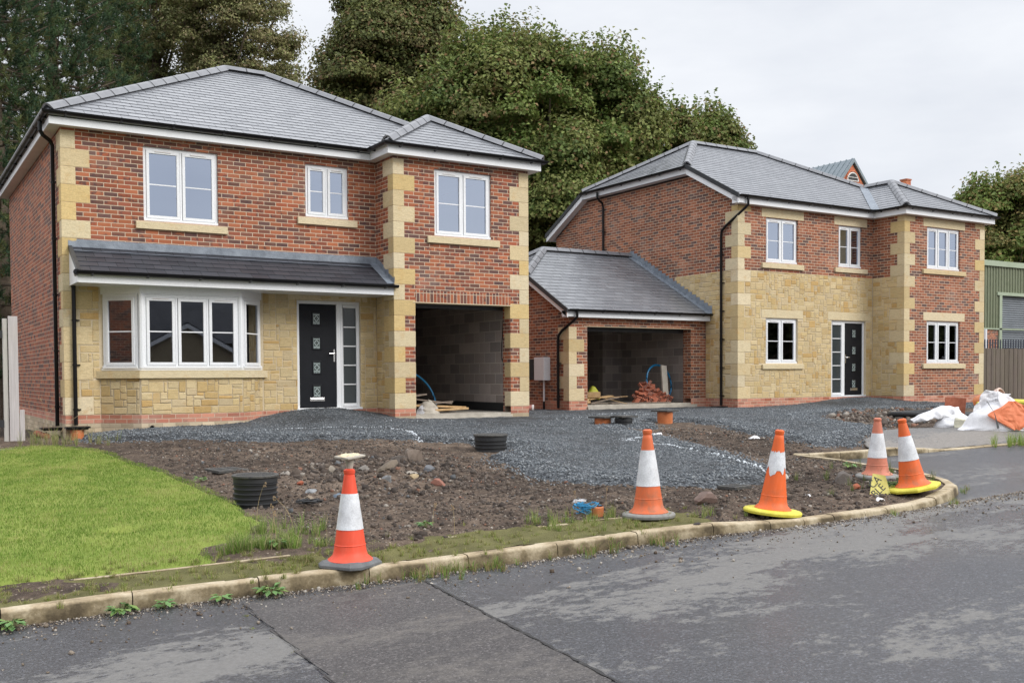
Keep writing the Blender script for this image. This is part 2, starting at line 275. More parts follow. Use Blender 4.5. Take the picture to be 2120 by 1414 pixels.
# ------------------------------------------------------------------ mesh helpers
def tag(o, label=None, cat=None, group=None, kind=None):
    if label: o['label'] = label
    if cat: o['category'] = cat
    if group: o['group'] = group
    if kind: o['kind'] = kind
    return o
def thing(name, label, cat, loc=(0, 0, 0), group=None, rot=None):
    o = bpy.data.objects.new(name, None); COL.objects.link(o); o.location = loc; o.empty_display_size = .1
    if rot: o.rotation_euler = rot
    return tag(o, label, cat, group)
def origin(p):
    v = Vector((0, 0, 0))
    while p is not None: v += Vector(p.location); p = p.parent
    return v
def rot_of(p):
    return p is not None
class MB:
    def __init__(s, local=False): s.v = []; s.f = []; s.c = []; s.uv = []; s.local = local
    def face(s, pts, col=None, uv=None):
        i = len(s.v); s.v += [tuple(p) for p in pts]; s.f.append(tuple(range(i, i+len(pts)))); s.c.append(col); s.uv.append(uv)
    def box(s, x0, x1, y0, y1, z0, z1, col=None, cham=0):
        P = [(x0, y0, z0), (x1, y0, z0), (x1, y1, z0), (x0, y1, z0), (x0, y0, z1), (x1, y0, z1), (x1, y1, z1), (x0, y1, z1)]
        for q in ((0, 3, 2, 1), (4, 5, 6, 7), (0, 1, 5, 4), (1, 2, 6, 5), (2, 3, 7, 6), (3, 0, 4, 7)): s.face([P[i] for i in q], col)
    def obox(s, c, ax, half, col=None):      # oriented box: centre, three axis vectors, half sizes
        c = Vector(c); a = [Vector(v).normalized()*h for v, h in zip(ax, half)]
        P = [c+a[0]*i+a[1]*j+a[2]*k for k in (-1, 1) for j in (-1, 1) for i in (-1, 1)]
        for q in ((0, 2, 3, 1), (4, 5, 7, 6), (0, 1, 5, 4), (1, 3, 7, 5), (3, 2, 6, 7), (2, 0, 4, 6)): s.face([P[i] for i in q], col)
    def prism(s, poly, d, col=None):         # closed polygon (3-D points) swept by the vector d
        d = Vector(d); P = [Vector(p) for p in poly]; Q = [p+d for p in P]; n = len(P)
        s.face(P[::-1], col); s.face(Q, col)
        for i in range(n): s.face([P[i], P[(i+1) % n], Q[(i+1) % n], Q[i]], col)
    def sweep(s, path, prof, col=None, upv=(0, 0, 1), closed=False, caps=True, scale=None):   # profile (side, up) points swept along a path
        path = [Vector(p) for p in path]; rings = []; n = len(path)
        for i, p in enumerate(path):
            a = path[max(i-1, 0)]; b = path[min(i+1, n-1)]
            d1 = (p-a).normalized() if i > 0 else (b-p).normalized(); d2 = (b-p).normalized() if i < n-1 else d1
            t = (d1+d2).normalized(); u = Vector(upv)
            if abs(t.dot(u)) > .95: u = Vector((0, 1, 0)) if abs(t.y) < .9 else Vector((1, 0, 0))
            side = t.cross(u).normalized(); uu = side.cross(t).normalized()
            k = 1/max(.5, math.sqrt(max(.05, (1+d1.dot(d2))/2))) if 0 < i < n-1 else 1
            sc_ = scale[i] if scale else 1
            rings.append([p+side*(x*k*sc_)+uu*(y*sc_) for x, y in prof])
        m = len(prof)
        for i in range(n-1):
            for j in range(m if closed else m-1):
                k = (j+1) % m; s.face([rings[i][j], rings[i][k], rings[i+1][k], rings[i+1][j]], col)
        if caps and closed: s.face(rings[0][::-1], col); s.face(rings[-1], col)
    def tube(s, path, r, n=10, col=None, scale=None): s.sweep(path, [(r*math.cos(2*math.pi*i/n), r*math.sin(2*math.pi*i/n)) for i in range(n)], col, closed=True, scale=scale)
    def lathe(s, prof, c=(0, 0, 0), n=28, col=None, jit=None):
        c = Vector(c); R_ = []
        for k, (r, z) in enumerate(prof):
            R_.append([c+Vector((r*math.cos(2*math.pi*i/n), r*math.sin(2*math.pi*i/n), z+(jit(k, i) if jit else 0))) for i in range(n)])
        for a, b in zip(R_[:-1], R_[1:]):
            for i in range(n): j = (i+1) % n; s.face([a[i], a[j], b[j], b[i]], col)
    def disc(s, c, r, n=28, z=0, col=None, up=True):
        P = [(c[0]+r*math.cos(2*math.pi*i/n), c[1]+r*math.sin(2*math.pi*i/n), c[2]+z) for i in range(n)]
        s.face(P if up else P[::-1], col)
    def build(s, name, mat, parent=None, smooth=False, bevel=0, sub=0):
        me = bpy.data.meshes.new(name); off = Vector((0, 0, 0)) if s.local else origin(parent)
        me.from_pydata([tuple(Vector(v)-off) for v in s.v], [], s.f)
        uvl = me.uv_layers.new(name='UVMap'); uvs = []
        for f, uv in zip(s.f, s.uv):
            if uv: uvs += [c for q in uv for c in q]; continue
            P = [Vector(s.v[i]) for i in f]; n = (P[1]-P[0]).cross(P[2]-P[1])
            if len(P) > 3 and n.length < 1e-9: n = (P[2]-P[0]).cross(P[3]-P[1])
            n = n.normalized() if n.length > 0 else Vector((0, 0, 1))
            if abs(n.z) > .9: uvs += [c for p in P for c in (p.x, p.y)]
            elif abs(n.x) > abs(n.y)+.3: uvs += [c for p in P for c in (p.y, p.z)]
            elif abs(n.y) > abs(n.x)+.3: uvs += [c for p in P for c in (p.x, p.z)]
            else:
                t = Vector((-n.y, n.x, 0)).normalized(); uvs += [c for p in P for c in (p.dot(t), p.z)]
        uvl.data.foreach_set('uv', uvs)
        if any(c is not None for c in s.c):
            ca = me.color_attributes.new('Col', 'FLOAT_COLOR', 'CORNER'); dat = []
            for f, c in zip(s.f, s.c): dat += [*(c or (.5, .5, .5)), 1.0]*len(f)
            ca.data.foreach_set('color', dat)
        me.materials.append(mat); o = bpy.data.objects.new(name, me); COL.objects.link(o)
        if parent is not None: o.parent = parent
        if smooth or bevel or sub:
            bm = bmesh.new(); bm.from_mesh(me); bmesh.ops.remove_doubles(bm, verts=bm.verts, dist=.0004); bm.to_mesh(me); bm.free()
            if smooth: me.polygons.foreach_set('use_smooth', [True]*len(me.polygons))
        if smooth:
            try: me.set_sharp_from_angle(angle=R(38))
            except Exception: pass
        if bevel: b = o.modifiers.new('bevel', 'BEVEL'); b.width = bevel; b.segments = 2; b.limit_method = 'ANGLE'; b.angle_limit = R(40)
        if sub: b = o.modifiers.new('sub', 'SUBSURF'); b.levels = b.render_levels = sub
        return o
def np_mesh(name, V, faces, mat, col=None, smooth=False, parent=None, uv=None):
    # V (n,3); faces: (m,k) array of equal-size faces
    me = bpy.data.meshes.new(name); V = np.asarray(V, np.float32); F = np.asarray(faces, np.int32); m_, k = F.shape
    me.vertices.add(len(V)); me.vertices.foreach_set('co', V.ravel())
    me.loops.add(m_*k); me.loops.foreach_set('vertex_index', F.ravel())
    me.polygons.add(m_); me.polygons.foreach_set('loop_start', np.arange(0, m_*k, k, dtype=np.int32))
    try: me.polygons.foreach_set('loop_total', np.full(m_, k, np.int32))
    except Exception: pass
    if col is not None:
        a = me.color_attributes.new('Col', 'FLOAT_COLOR', 'POINT'); c = np.ones((len(V), 4), np.float32); c[:, :3] = col; a.data.foreach_set('color', c.ravel())
    me.update(calc_edges=True)
    if smooth: me.polygons.foreach_set('use_smooth', np.ones(m_, bool))
    me.materials.append(mat); o = bpy.data.objects.new(name, me); COL.objects.link(o)
    if parent is not None: o.parent = parent
    return o
def rand_rot(n):
    q = RNG.normal(size=(n, 4)); q /= np.linalg.norm(q, axis=1)[:, None]; a, b, c, d = q.T
    return np.stack([1-2*(c*c+d*d), 2*(b*c-a*d), 2*(b*d+a*c), 2*(b*c+a*d), 1-2*(b*b+d*d), 2*(c*d-a*b), 2*(b*d-a*c), 2*(c*d+a*b), 1-2*(b*b+c*c)], 1).reshape(n, 3, 3)
def scatter(name, base, faces, pos, scl, rot, col, mat, parent=None):
    base = np.asarray(base, float); n = len(pos); k = len(base)
    B = base[None]*scl[:, None, :] if scl.ndim == 2 else base[None]*scl[:, None, None]
    V = np.einsum('nij,nkj->nki', rot, B)+pos[:, None, :]
    F = (np.asarray(faces)[None]+(np.arange(n)*k)[:, None, None]).reshape(-1, len(faces[0]))
    return np_mesh(name, V.reshape(-1, 3), F, mat, np.repeat(col, k, 0), parent=parent)
def hash2(ix, iy, seed=0):
    h = (ix.astype(np.int64)*374761393+iy.astype(np.int64)*668265263+seed*982451653) & 0x7fffffff
    h = (h ^ (h >> 13))*1274126177 & 0x7fffffff
    return ((h ^ (h >> 16)) & 0xffff)/65535.
def vnoise(x, y, seed=0):
    ix = np.floor(x); iy = np.floor(y); fx = x-ix; fy = y-iy; fx = fx*fx*(3-2*fx); fy = fy*fy*(3-2*fy)
    a = hash2(ix, iy, seed); b = hash2(ix+1, iy, seed); c = hash2(ix, iy+1, seed); d = hash2(ix+1, iy+1, seed)
    return (a*(1-fx)+b*fx)*(1-fy)+(c*(1-fx)+d*fx)*fy
def fbm(x, y, sc_, oct=4, seed=0):
    s = 0; a = .5; t = 0
    for o in range(oct): s = s+a*vnoise(x*sc_, y*sc_, seed+o); t += a; a *= .5; sc_ *= 2.03
    return s/t
def pip(x, y, poly):
    ins = np.zeros(np.shape(x), bool); n = len(poly)
    for i in range(n):
        x0, y0 = poly[i]; x1, y1 = poly[(i+1) % n]
        if y0 == y1: continue
        c = ((y0 > y) != (y1 > y)) & (x < (x1-x0)*(y-y0)/(y1-y0)+x0); ins ^= c
    return ins
def pdist(x, y, poly, closed=True):
    d = np.full(np.shape(x), 1e9); n = len(poly)
    for i in range(n if closed else n-1):
        x0, y0 = poly[i]; x1, y1 = poly[(i+1) % n]; L2 = (x1-x0)**2+(y1-y0)**2+1e-12
        t = np.clip(((x-x0)*(x1-x0)+(y-y0)*(y1-y0))/L2, 0, 1); d = np.minimum(d, np.hypot(x-x0-t*(x1-x0), y-y0-t*(y1-y0)))
    return d
def sm(t): t = np.clip(t, 0, 1); return t*t*(3-2*t)
def road_z(x, y): return -.935+.038*np.clip(x, -9, 17)+.004*np.clip(y+11, -30, 30)
KERB = [(-2.01, -11.12, .115), (-1.19, -11.18, .115), (-.34, -11.33, .115), (.46, -11.49, .115), (1.26, -11.6, .115), (2.06, -11.68, .115), (2.84, -11.76, .11), (3.62, -11.86, .10), (4.21, -11.98, .065), (4.59, -12.04, .055), (4.95, -12.08, .055), (5.34, -12.12, .055), (5.63, -12.15, .055), (5.97, -12.18, .06), (6.34, -12.18, .08), (6.8, -12.05, .1), (7.18, -11.85, .1), (7.5, -11.53, .1), (7.7, -11.2, .1), (7.88, -10.8, .1), (8.12, -10.0, .1), (8.27, -9.5, .1), (8.36, -8.9, .1), (8.40, -8.56, .1)]
KERB2 = [(8.33, -8.46, .115), (8.45, -8.66, .115), (8.89, -8.84, .115), (9.37, -9.0, .115), (9.77, -9.1, .11), (10.41, -9.17, .06), (10.72, -9.22, .025), (11.47, -9.38, .025), (12.23, -9.53, .025), (13.9, -9.85, .025), (16, -10.3, .025), (20, -11.4, .06), (28, -14, .1), (60, -24, .1)]
KERB0 = [(-60, -9.0, .115), (-30, -10.0, .115), (-12, -10.7, .115), (-4.6, -11.02, .115), (-2.9, -11.08, .115)]
ROADP = [p[:2] for p in KERB0+KERB+KERB2]+[(60, -60), (-60, -60)]
def ground_z(x, y):
    x = np.asarray(x, float); y = np.asarray(y, float); d = np.full(x.shape, 1e9); hk = np.zeros(x.shape); pl = KERB0+KERB+KERB2
    for (x0, y0, h0), (x1, y1, h1) in zip(pl[:-1], pl[1:]):
        L2 = (x1-x0)**2+(y1-y0)**2; t = np.clip(((x-x0)*(x1-x0)+(y-y0)*(y1-y0))/L2, 0, 1); q = np.hypot(x-x0-t*(x1-x0), y-y0-t*(y1-y0)); k = q < d
        d = np.where(k, q, d); hk = np.where(k, h0+(h1-h0)*t, hk)
    g = ground_z0(x, y); return road_z(x, y)+hk-.012+(g-road_z(x, y)-hk+.012)*sm((d-.12)/.9)
def ground_z0(x, y):
    x = np.asarray(x, float); y = np.asarray(y, float)
    k = -.825+.038*np.clip(x, -9, 15)
    h = -.27-.12*sm((1.5-x)/1.5)-.02*np.clip(y-2, 0, 20)*sm(1-x)
    t = np.clip((y+11.2)/9.6, 0, 1); z = k+(h-k)*(t*.85+.15*sm(t))
    z = z+.25*np.exp(-((x-4.6)/1.35)**2-((y)/.95)**2)+.19*np.exp(-((x-20.4)/1.9)**2-((y-.1)/1.1)**2)
    return z-.25*sm(y/6)*sm(1-x)*(x < 0)
def gz(x, y): return float(ground_z(x, y))
# ------------------------------------------------------------------ building helpers
QC = [(.59, .48, .29), (.62, .53, .35), (.64, .55, .38), (.56, .44, .24), (.60, .455, .22), (.60, .50, .32)]
def wall(mb, axis, plane, u0, u1, z0, z1, holes=(), thick=.3, din=1, inner=True):
    """upright wall: axis 'x' runs along x at y=plane, axis 'y' runs along y at x=plane; din: which way the inside lies"""
    def P(u, d, z): return (u, plane+d*din, z) if axis == 'x' else (plane+d*din, u, z)
    us = sorted({u0, u1, *[h[0] for h in holes], *[h[1] for h in holes]}); zs = sorted({z0, z1, *[h[2] for h in holes], *[h[3] for h in holes]})
    us = [u for u in us if u0 <= u <= u1]; zs = [z for z in zs if z0 <= z <= z1]
    for a, b in zip(us[:-1], us[1:]):
        for c, d in zip(zs[:-1], zs[1:]):
            if any(h[0]-1e-6 <= a and b <= h[1]+1e-6 and h[2]-1e-6 <= c and d <= h[3]+1e-6 for h in holes): continue
            mb.face([P(a, 0, c), P(b, 0, c), P(b, 0, d), P(a, 0, d)])
            if inner: mb.face([P(a, thick, d), P(b, thick, d), P(b, thick, c), P(a, thick, c)])
    for h in holes:
        a, b, c, d = max(h[0], u0), min(h[1], u1), max(h[2], z0), min(h[3], z1)
        mb.face([P(a, 0, c), P(a, thick, c), P(a, thick, d), P(a, 0, d)]); mb.face([P(b, 0, d), P(b, thick, d), P(b, thick, c), P(b, 0, c)])
        if d < z1-1e-6: mb.face([P(a, 0, d), P(a, thick, d), P(b, thick, d), P(b, 0, d)])
        if c > z0+1e-6: mb.face([P(a, 0, c), P(b, 0, c), P(b, thick, c), P(a, thick, c)])
    mb.face([P(u0, 0, z1), P(u1, 0, z1), P(u1, thick, z1), P(u0, thick, z1)])
def rubble(mb, P0, ud, u0, u1, v0, v1, nrm, holes=(), seed=1):
    """random squared rubble: each stone a raised block on the wall plane. point = P0 + ud*u + z*v"""
    rg = random.Random(seed); c = .0625; nu = int(round((u1-u0)/c)); nv = int(round((v1-v0)/c)); occ = [[False]*nv for _ in range(nu)]
    for i in range(nu):
        for j in range(nv):
            uc, vc = u0+(i+.5)*c, v0+(j+.5)*c
            if any(h[0] < uc < h[1] and h[2] < vc < h[3] for h in holes): occ[i][j] = True
    pal = [(.54, .42, .22), (.57, .45, .25), (.52, .38, .18), (.58, .47, .28), (.55, .43, .24), (.50, .34, .145), (.56, .44, .25), (.53, .40, .21), (.52, .42, .26), (.56, .44, .25), (.57, .46, .27)]
    P0 = Vector(P0); ud = Vector(ud); nrm = Vector(nrm)
    for j in range(nv):
        for i in range(nu):
            if occ[i][j]: continue
            hh = rg.choice([1, 2, 2, 2, 2, 3, 3]); ww = rg.choice([2, 2, 3, 3, 4, 4, 5, 6]) if hh < 3 else rg.choice([2, 3, 4])
            if hh == 1: ww = max(ww, 2)
            w_ = 0
            while w_ < ww and i+w_ < nu and not occ[i+w_][j]: w_ += 1
            k = 0
            while k < hh and j+k < nv and all(not occ[i+a][j+k] for a in range(w_)): k += 1
            for a in range(w_):
                for b in range(k): occ[i+a][j+b] = True
            a0, a1, b0, b1 = u0+i*c, min(u1, u0+(i+w_)*c), v0+j*c, min(v1, v0+(j+k)*c)
            for h in holes:
                ou = min(a1, h[1])-max(a0, h[0]); ov = min(b1, h[3])-max(b0, h[2])
                if ou > 0 and ov > 0:
                    if ou < ov:
                        if a0 < h[0]: a1 = h[0]
                        else: a0 = h[1]
                    else:
                        if b0 < h[2]: b1 = h[2]
                        else: b0 = h[3]
            if a1-a0 < .02 or b1-b0 < .02: continue
            g = .004+rg.random()*.003; col = rg.choice(pal); br = rg.uniform(.93, 1.07); col = tuple(x*br for x in col)
            J = lambda: rg.uniform(-.005, .005)
            cs = [(a0+g+J(), b0+g+J()), (a1-g+J(), b0+g+J()), (a1-g+J(), b1-g+J()), (a0+g+J(), b1-g+J())]
            d = rg.uniform(.003, .009); ins = .010
            ce = ((a0+a1)/2, (b0+b1)/2); inn = [(x+(ins if x < ce[0] else -ins), y+(ins if y < ce[1] else -ins)) for x, y in cs]
            out = [P0+ud*x+Vector((0, 0, y)) for x, y in cs]; top = [P0+ud*x+Vector((0, 0, y))+nrm*(d+rg.uniform(-.003, .003)) for x, y in inn]
            mb.face(top, col)
            for q in range(4): r = (q+1) % 4; mb.face([out[q], out[r], top[r], top[q]], col)
def quoins(mb, cx, cy, sx, sy, z0, n, flip=0, pr=.008, last=None):
    """corner stones; sx: direction the front face runs (+1/-1), sy: +1 the side runs to +y"""
    for k in range(n):
        wf, wsd = (.45, .225) if (k+flip) % 2 == 0 else (.225, .45)
        x0, x1 = sorted((cx-sx*pr, cx+sx*wf)); y0, y1 = sorted((cy-sy*pr, cy+sy*wsd))
        col = random.choice(QC); b_ = random.uniform(.9, 1.08); h = .3 if last is None or k < n-1 else last
        mb.box(x0, x1, y0, y1, z0+k*.3+.003, z0+k*.3+h-.003, tuple(c*b_ for c in col))
def slab_roof(mb, poly, ud, o, gauge=.2, lift=.009, z_uvshift=0):
    """slate courses. poly: 3-D points of a planar slope; ud: horizontal direction; o: a point on the eave"""
    ud = Vector(ud).normalized(); o = Vector(o); P = [Vector(p) for p in poly]
    n = (P[1]-P[0]).cross(P[2]-P[0]).normalized(); n = n if n.z > 0 else -n
    vd = n.cross(ud); vd = vd if vd.z > 0 else -vd
    Q = [((p-o).dot(ud), (p-o).dot(vd)) for p in P]
    def clip(Q, a, sgn):
        out = []
        for i in range(len(Q)):
            p, q = Q[i], Q[(i+1) % len(Q)]; dp, dq = (p[1]-a)*sgn, (q[1]-a)*sgn
            if dp >= 0: out.append(p)
            if (dp > 0 and dq < 0) or (dp < 0 and dq > 0): t = dp/(dp-dq); out.append((p[0]+(q[0]-p[0])*t, a))
        return out
    vmin = min(q[1] for q in Q); vmax = max(q[1] for q in Q); k = math.floor(vmin/gauge)
    while k*gauge < vmax-1e-4:
        a, b = k*gauge, (k+1)*gauge; C = clip(clip(Q, a, 1), b, -1); k += 1
        C2 = [c for i, c in enumerate(C) if math.dist(c, C[i-1]) > 1e-5]
        if len(C2) < 3: continue
        def pt(c, l): return o+ud*c[0]+vd*c[1]+n*l
        pts = [pt(c, lift*(1-(c[1]-a)/gauge)+.001) for c in C2]; nn = (pts[1]-pts[0]).cross(pts[2]-pts[0])
        uv = [(c[0]+z_uvshift, c[1]) for c in C2]
        if nn.dot(n) < 0: pts.reverse(); uv.reverse()
        mb.face(pts, uv=uv)
        lo = sorted([c for c in C2 if abs(c[1]-max(a, vmin)) < 1e-3], key=lambda c: c[0])
        if len(lo) >= 2: A, B = lo[0], lo[-1]; mb.face([pt(A, -.004), pt(B, -.004), pt(B, lift+.001), pt(A, lift+.001)], uv=[(A[0], 0), (B[0], 0), (B[0], .01), (A[0], .01)])
def ridge_run(mb, mbj, p0, p1, w=.125, h=.075, seg=.45, drop=.03):
    p0, p1 = Vector(p0), Vector(p1); n = max(1, round((p1-p0).length/seg)); d = (p1-p0)/n
    prof = [(-w, -drop), (-w*.92, -drop+.014), (-w*.45, h*.78), (-w*.15, h), (w*.15, h), (w*.45, h*.78), (w*.92, -drop+.014), (w, -drop), (w*.9, -drop), (0, h*.7), (-w*.9, -drop)]
    for i in range(n):
        a = p0+d*i+d*.012; b = p0+d*(i+1)-d*.012; mb.sweep([a, b], prof, closed=True)
        if i: mbj.sweep([p0+d*i-d*.022, p0+d*i+d*.022], [(x*1.03, y+.004) for x, y in prof], closed=True)
def eave(mbf, mbg, mbb, path, z, fh=.16, bdrop=.0, gut=True, first=0):
    """fascia and gutter following a horizontal path (list of xy), outside on the left-hand side given by walking direction -> right"""
    P = [Vector((x, y, z)) for x, y in path]
    mbf.sweep(P, [(0, 0), (0, fh), (-.022, fh), (-.022, 0)], closed=True)
    if gut:
        r = .060; cx, cz = .064, fh+.030
        prof = [(cx+r*math.cos(a), cz+r*math.sin(a)) for a in np.linspace(math.pi, 2*math.pi, 9)]+[(cx+(r-.005)*math.cos(a), cz+(r-.005)*math.sin(a)) for a in np.linspace(2*math.pi, math.pi, 9)]
        prof[0] = (.004, prof[0][1]+.01); prof[-1] = (.009, prof[-1][1]+.01)
        mbg.sweep(P, prof, closed=True)
        for a, b in zip(P[:-1], P[1:]):
            Ld = (b-a).length; d = (b-a).normalized(); s = d.cross(Vector((0, 0, 1)))
            k = int(Ld/.85)
            for i in range(k+1):
                t = .25+(Ld-.5)*i/max(k, 1)
                if Ld < .6: t = Ld/2
                c = a+d*t; mbb.append((c, d, s, cz, r))
def brackets(lst, parent, clipmat):
    for c, d, s, cz, r in lst:
        mb = MB(); mb.prism([c+d*.016+s*.001+Vector((0, 0, cz-.075)), c+d*.016+s*.001+Vector((0, 0, cz+.01)), c+d*.016+s*(.125)+Vector((0, 0, cz+.005)), c+d*.016+s*.115+Vector((0, 0, cz-.045)), c+d*.016+s*.05+Vector((0, 0, cz-.068))], -d*.032)
        mb.build('bracket', clipmat, parent)
def downpipe(path, parent, n_clips=3, r=.034, wall_dir=(0, 1, 0)):
    mb = MB(); mb.tube(path, r, 12); o = mb.build('downpipe', M['black'], parent, smooth=True)
    zt = [p[2] for p in path]; lo = Vector(path[-1]); hi = Vector(path[-2])
    for i in range(n_clips):
        p = lo.lerp(hi, (i+.35)/n_clips); c = MB(); c.tube([p+Vector((0, 0, -.018)), p+Vector((0, 0, .018))], r*1.22, 12)
        wd = Vector(wall_dir); sd = wd.cross(Vector((0, 0, 1))); c.obox(p+wd*r*.8+sd*.04, (wd, sd, (0, 0, 1)), (.012, .05, .012)); c.build('pipe_clip', M['black'], o, smooth=True)
    return o
def window(x0, x1, z0, z1, y, parent, n=2, vents=(0,), handle=(0,), glass='glass', sillproj=.03, xf=None, bars=True):
    """casement window set in the plane y (front towards -y); xf maps local points when the window is turned"""
    xf = xf or (lambda p: p)
    def bx(mb, a, b, c, d, e, f): 
        P = [(a, c, e), (b, c, e), (b, d, e), (a, d, e), (a, c, f), (b, c, f), (b, d, f), (a, d, f)]; P = [xf(p) for p in P]
        for q in ((0, 3, 2, 1), (4, 5, 6, 7), (0, 1, 5, 4), (1, 2, 6, 5), (2, 3, 7, 6), (3, 0, 4, 7)): mb.face([P[i] for i in q])
    yf, yb = y+.015, y+.085; fw = .055
    mb = MB(); bx(mb, x0, x1, yf, yb, z1-fw, z1); bx(mb, x0, x1, yf-sillproj, yb, z0, z0+.045); bx(mb, x0, x0+fw, yf, yb, z0+.045, z1-fw); bx(mb, x1-fw, x1, yf, yb, z0+.045, z1-fw)
    wd = (x1-x0-fw)/n
    for i in range(1, n): cx = x0+fw/2+wd*i; bx(mb, cx-.018, cx+.018, yf, yb, z0+.045, z1-fw)
    o = mb.build('window', M['white'], parent, bevel=.004)
    for i in range(n):
        a = x0+fw/2+wd*i+(.024 if i else .031); b = x0+fw/2+wd*(i+1)-(.024 if i < n-1 else .031); c, d = z0+.052, z1-fw-.004; s = .052
        mb = MB(); bx(mb, a, b, yf-.016, yf+.03, d-s, d); bx(mb, a, b, yf-.016, yf+.03, c, c+s); bx(mb, a, a+s, yf-.016, yf+.03, c+s, d-s); bx(mb, b-s, b, yf-.016, yf+.03, c+s, d-s)
        mb.build('sash', M['white'], o, bevel=.007)
        mb = MB(); mb.face([xf(p) for p in ((a+s, yf+.012, c+s), (b-s, yf+.012, c+s), (b-s, yf+.012, d-s), (a+s, yf+.012, d-s))]); mb.build('pane', M[glass], o)
        mb = MB(); q = .006; e = .007   # black edge gasket
        if bars: mb = MB(); zc = (c+d)/2; bx(mb, a+s, b-s, yf+.004, yf+.011, zc-.010, zc+.010); mb.build('glazing_bar', M['white'], o)
        if i in vents or vents == 'all': mb = MB(); cx = (a+b)/2; bx(mb, cx-.14 if b-a > .4 else cx-.1, cx+.14 if b-a > .4 else cx+.1, yf-.028, yf-.016, d-.026, d-.010); mb.build('trickle_vent', M['white_dirty'], o, bevel=.003)
        if i in handle: mb = MB(); bx(mb, b-s-.020, b-s-.006, yf+.02, yf+.03, zc_h(c, d), zc_h(c, d)+.12); mb.build('window_handle', M['white'], o)
    return o
def zc_h(c, d): return c+(d-c)*.34
def sill(x0, x1, z0, z1, y, parent, name='window_sill', proj=.055):
    mb = MB(); mb.prism([(x0, y-proj, z0), (x0, y-proj, z1-.018), (x0, y+.05, z1), (x0, y+.05, z0)], (x1-x0, 0, 0), random.choice(QC[:3])); mb.build(name, M['quoin'], parent, bevel=.004)
def lintel(x0, x1, z0, z1, y, parent):
    mb = MB(); mb.box(x0, x1, y-.007, y+.1, z0, z1, random.choice(QC[1:3])); mb.build('lintel', M['quoin'], parent, bevel=.004)
def front_door(x0, x1, z0, z1, y, parent, leaf, light, hside, label=None):
    yf = y+.02
    mb = MB(); mb.box(x0, x0+.06, yf, yf+.08, z0+.03, z1-.06); mb.box(x1-.06, x1, yf, yf+.08, z0+.03, z1-.06); mb.box(x0, x1, yf, yf+.08, z1-.06, z1); mb.box(x0-.01, x1+.03, yf-.06, yf+.08, z0-.012, z0+.03)
    mid = sorted((leaf, light))[0][1]; mid2 = sorted((leaf, light))[1][0]
    mb.box(mid+.003, mid2-.003, yf, yf+.08, z0+.03, z1-.06)
    fr = mb.build('door_frame', M['white'], parent, bevel=.004)
    sl0, sl1 = light
    mb = MB(); mb.face([(sl0-.01, yf+.03, z0+.1), (sl1+.01, yf+.03, z0+.1), (sl1+.01, yf+.03, z1-.1), (sl0-.01, yf+.03, z1-.1)]); mb.build('sidelight_pane', M['obscure'], fr)
    mb = MB(); mb.box(sl0-.045, sl0, yf-.008, yf+.04, z0+.04, z1-.07); mb.box(sl1, sl1+.045, yf-.008, yf+.04, z0+.04, z1-.07); mb.box(sl0, sl1, yf-.008, yf+.04, z0+.04, z0+.105); mb.box(sl0, sl1, yf-.008, yf+.04, z1-.12, z1-.07); mb.build('sidelight_sash', M['white'], fr, bevel=.006)
    for i in range(1, 5):
        zc = z0+.105+(z1-.12-z0-.105)*i/5; mb = MB(); mb.box(sl0, sl1, yf+.01, yf+.029, zc-.011, zc+.011); mb.build('glazing_bar', M['white'], fr)
    a, b = leaf; mb = MB(); mb.box(a, b, yf+.02, yf+.062, z0+.045, z1-.065); dr = mb.build('door', M['doorblack'], parent, bevel=.003)
    cx = (a+b)/2-.03*(1 if hside > 0 else -1)
    for zc in (1.745, 1.275, .805, .345):
        mb = MB(); q, t = .098, .135
        for (u0, u1, v0, v1) in ((-q, q, t-.028, t), (-q, q, -t, -t+.028), (-q, -q+.028, -t+.028, t-.028), (q-.028, q, -t+.028, t-.028)): mb.box(cx+u0, cx+u1, yf+.008, yf+.03, zc+v0, zc+v1)
        mb.build('moulding', M['doorblack'], dr, bevel=.008)
        mb = MB(); mb.face([(cx-.07, yf+.0185, zc-.107), (cx+.07, yf+.0185, zc-.107), (cx+.07, yf+.0185, zc+.107), (cx-.07, yf+.0185, zc+.107)]); mb.build('glass_panel', M['obscure2'], dr)
        mb = MB(); y_ = yf+.0155
        def ln(p, q_, wd=.0055):
            p, q_ = Vector(p), Vector(q_); d = (q_-p).normalized(); s = Vector((-d.z, 0, d.x))*wd; mb.prism([p+s, q_+s, q_-s, p-s], (0, .002, 0))
        dm = [(0, .055), (.05, 0), (0, -.055), (-.05, 0)]
        for i in range(4): (u, v), (u2, v2) = dm[i], dm[(i+1) % 4]; ln((cx+u, y_, zc+v+.005), (cx+u2, y_, zc+v2+.005))
        for zz in (.078, -.068): ln((cx-.06, y_, zc+zz), (cx+.06, y_, zc+zz))
        for uu in (-.045, -.015, .02, .045): ln((cx+uu, y_, zc-.1), (cx+uu, y_, zc-.085), .008)
        for uu in (-.06, .06): ln((cx+uu, y_, zc-.095), (cx+uu, y_, zc+.1), .002)
        mb.build('glass_leading', M['lead_came'], dr)
    mb = MB(); mb.box(cx-.15, cx+.15, yf+.006, yf+.02, .155, .225); mb.box(cx-.135, cx+.135, yf-.001, yf+.006, .168, .205); mb.build('letter_plate', M['alu'], dr, bevel=.004)
    hx = b-.045 if hside > 0 else a+.045
    mb = MB(); mb.box(hx-.014, hx+.014, yf+.008, yf+.02, .92, 1.16); mb.tube([(hx, yf+.01, 1.08), (hx, yf-.035, 1.08), (hx-hside*.02, yf-.04, 1.08), (hx-hside*.12, yf-.038, 1.078)], .009, 8); mb.build('door_handle', M['alu'], dr, smooth=True)
M['doorblack'] = mottled('black_grained_door', (.006, .007, .010), (.010, .011, .015), 5, .5, .35, .002, .2)
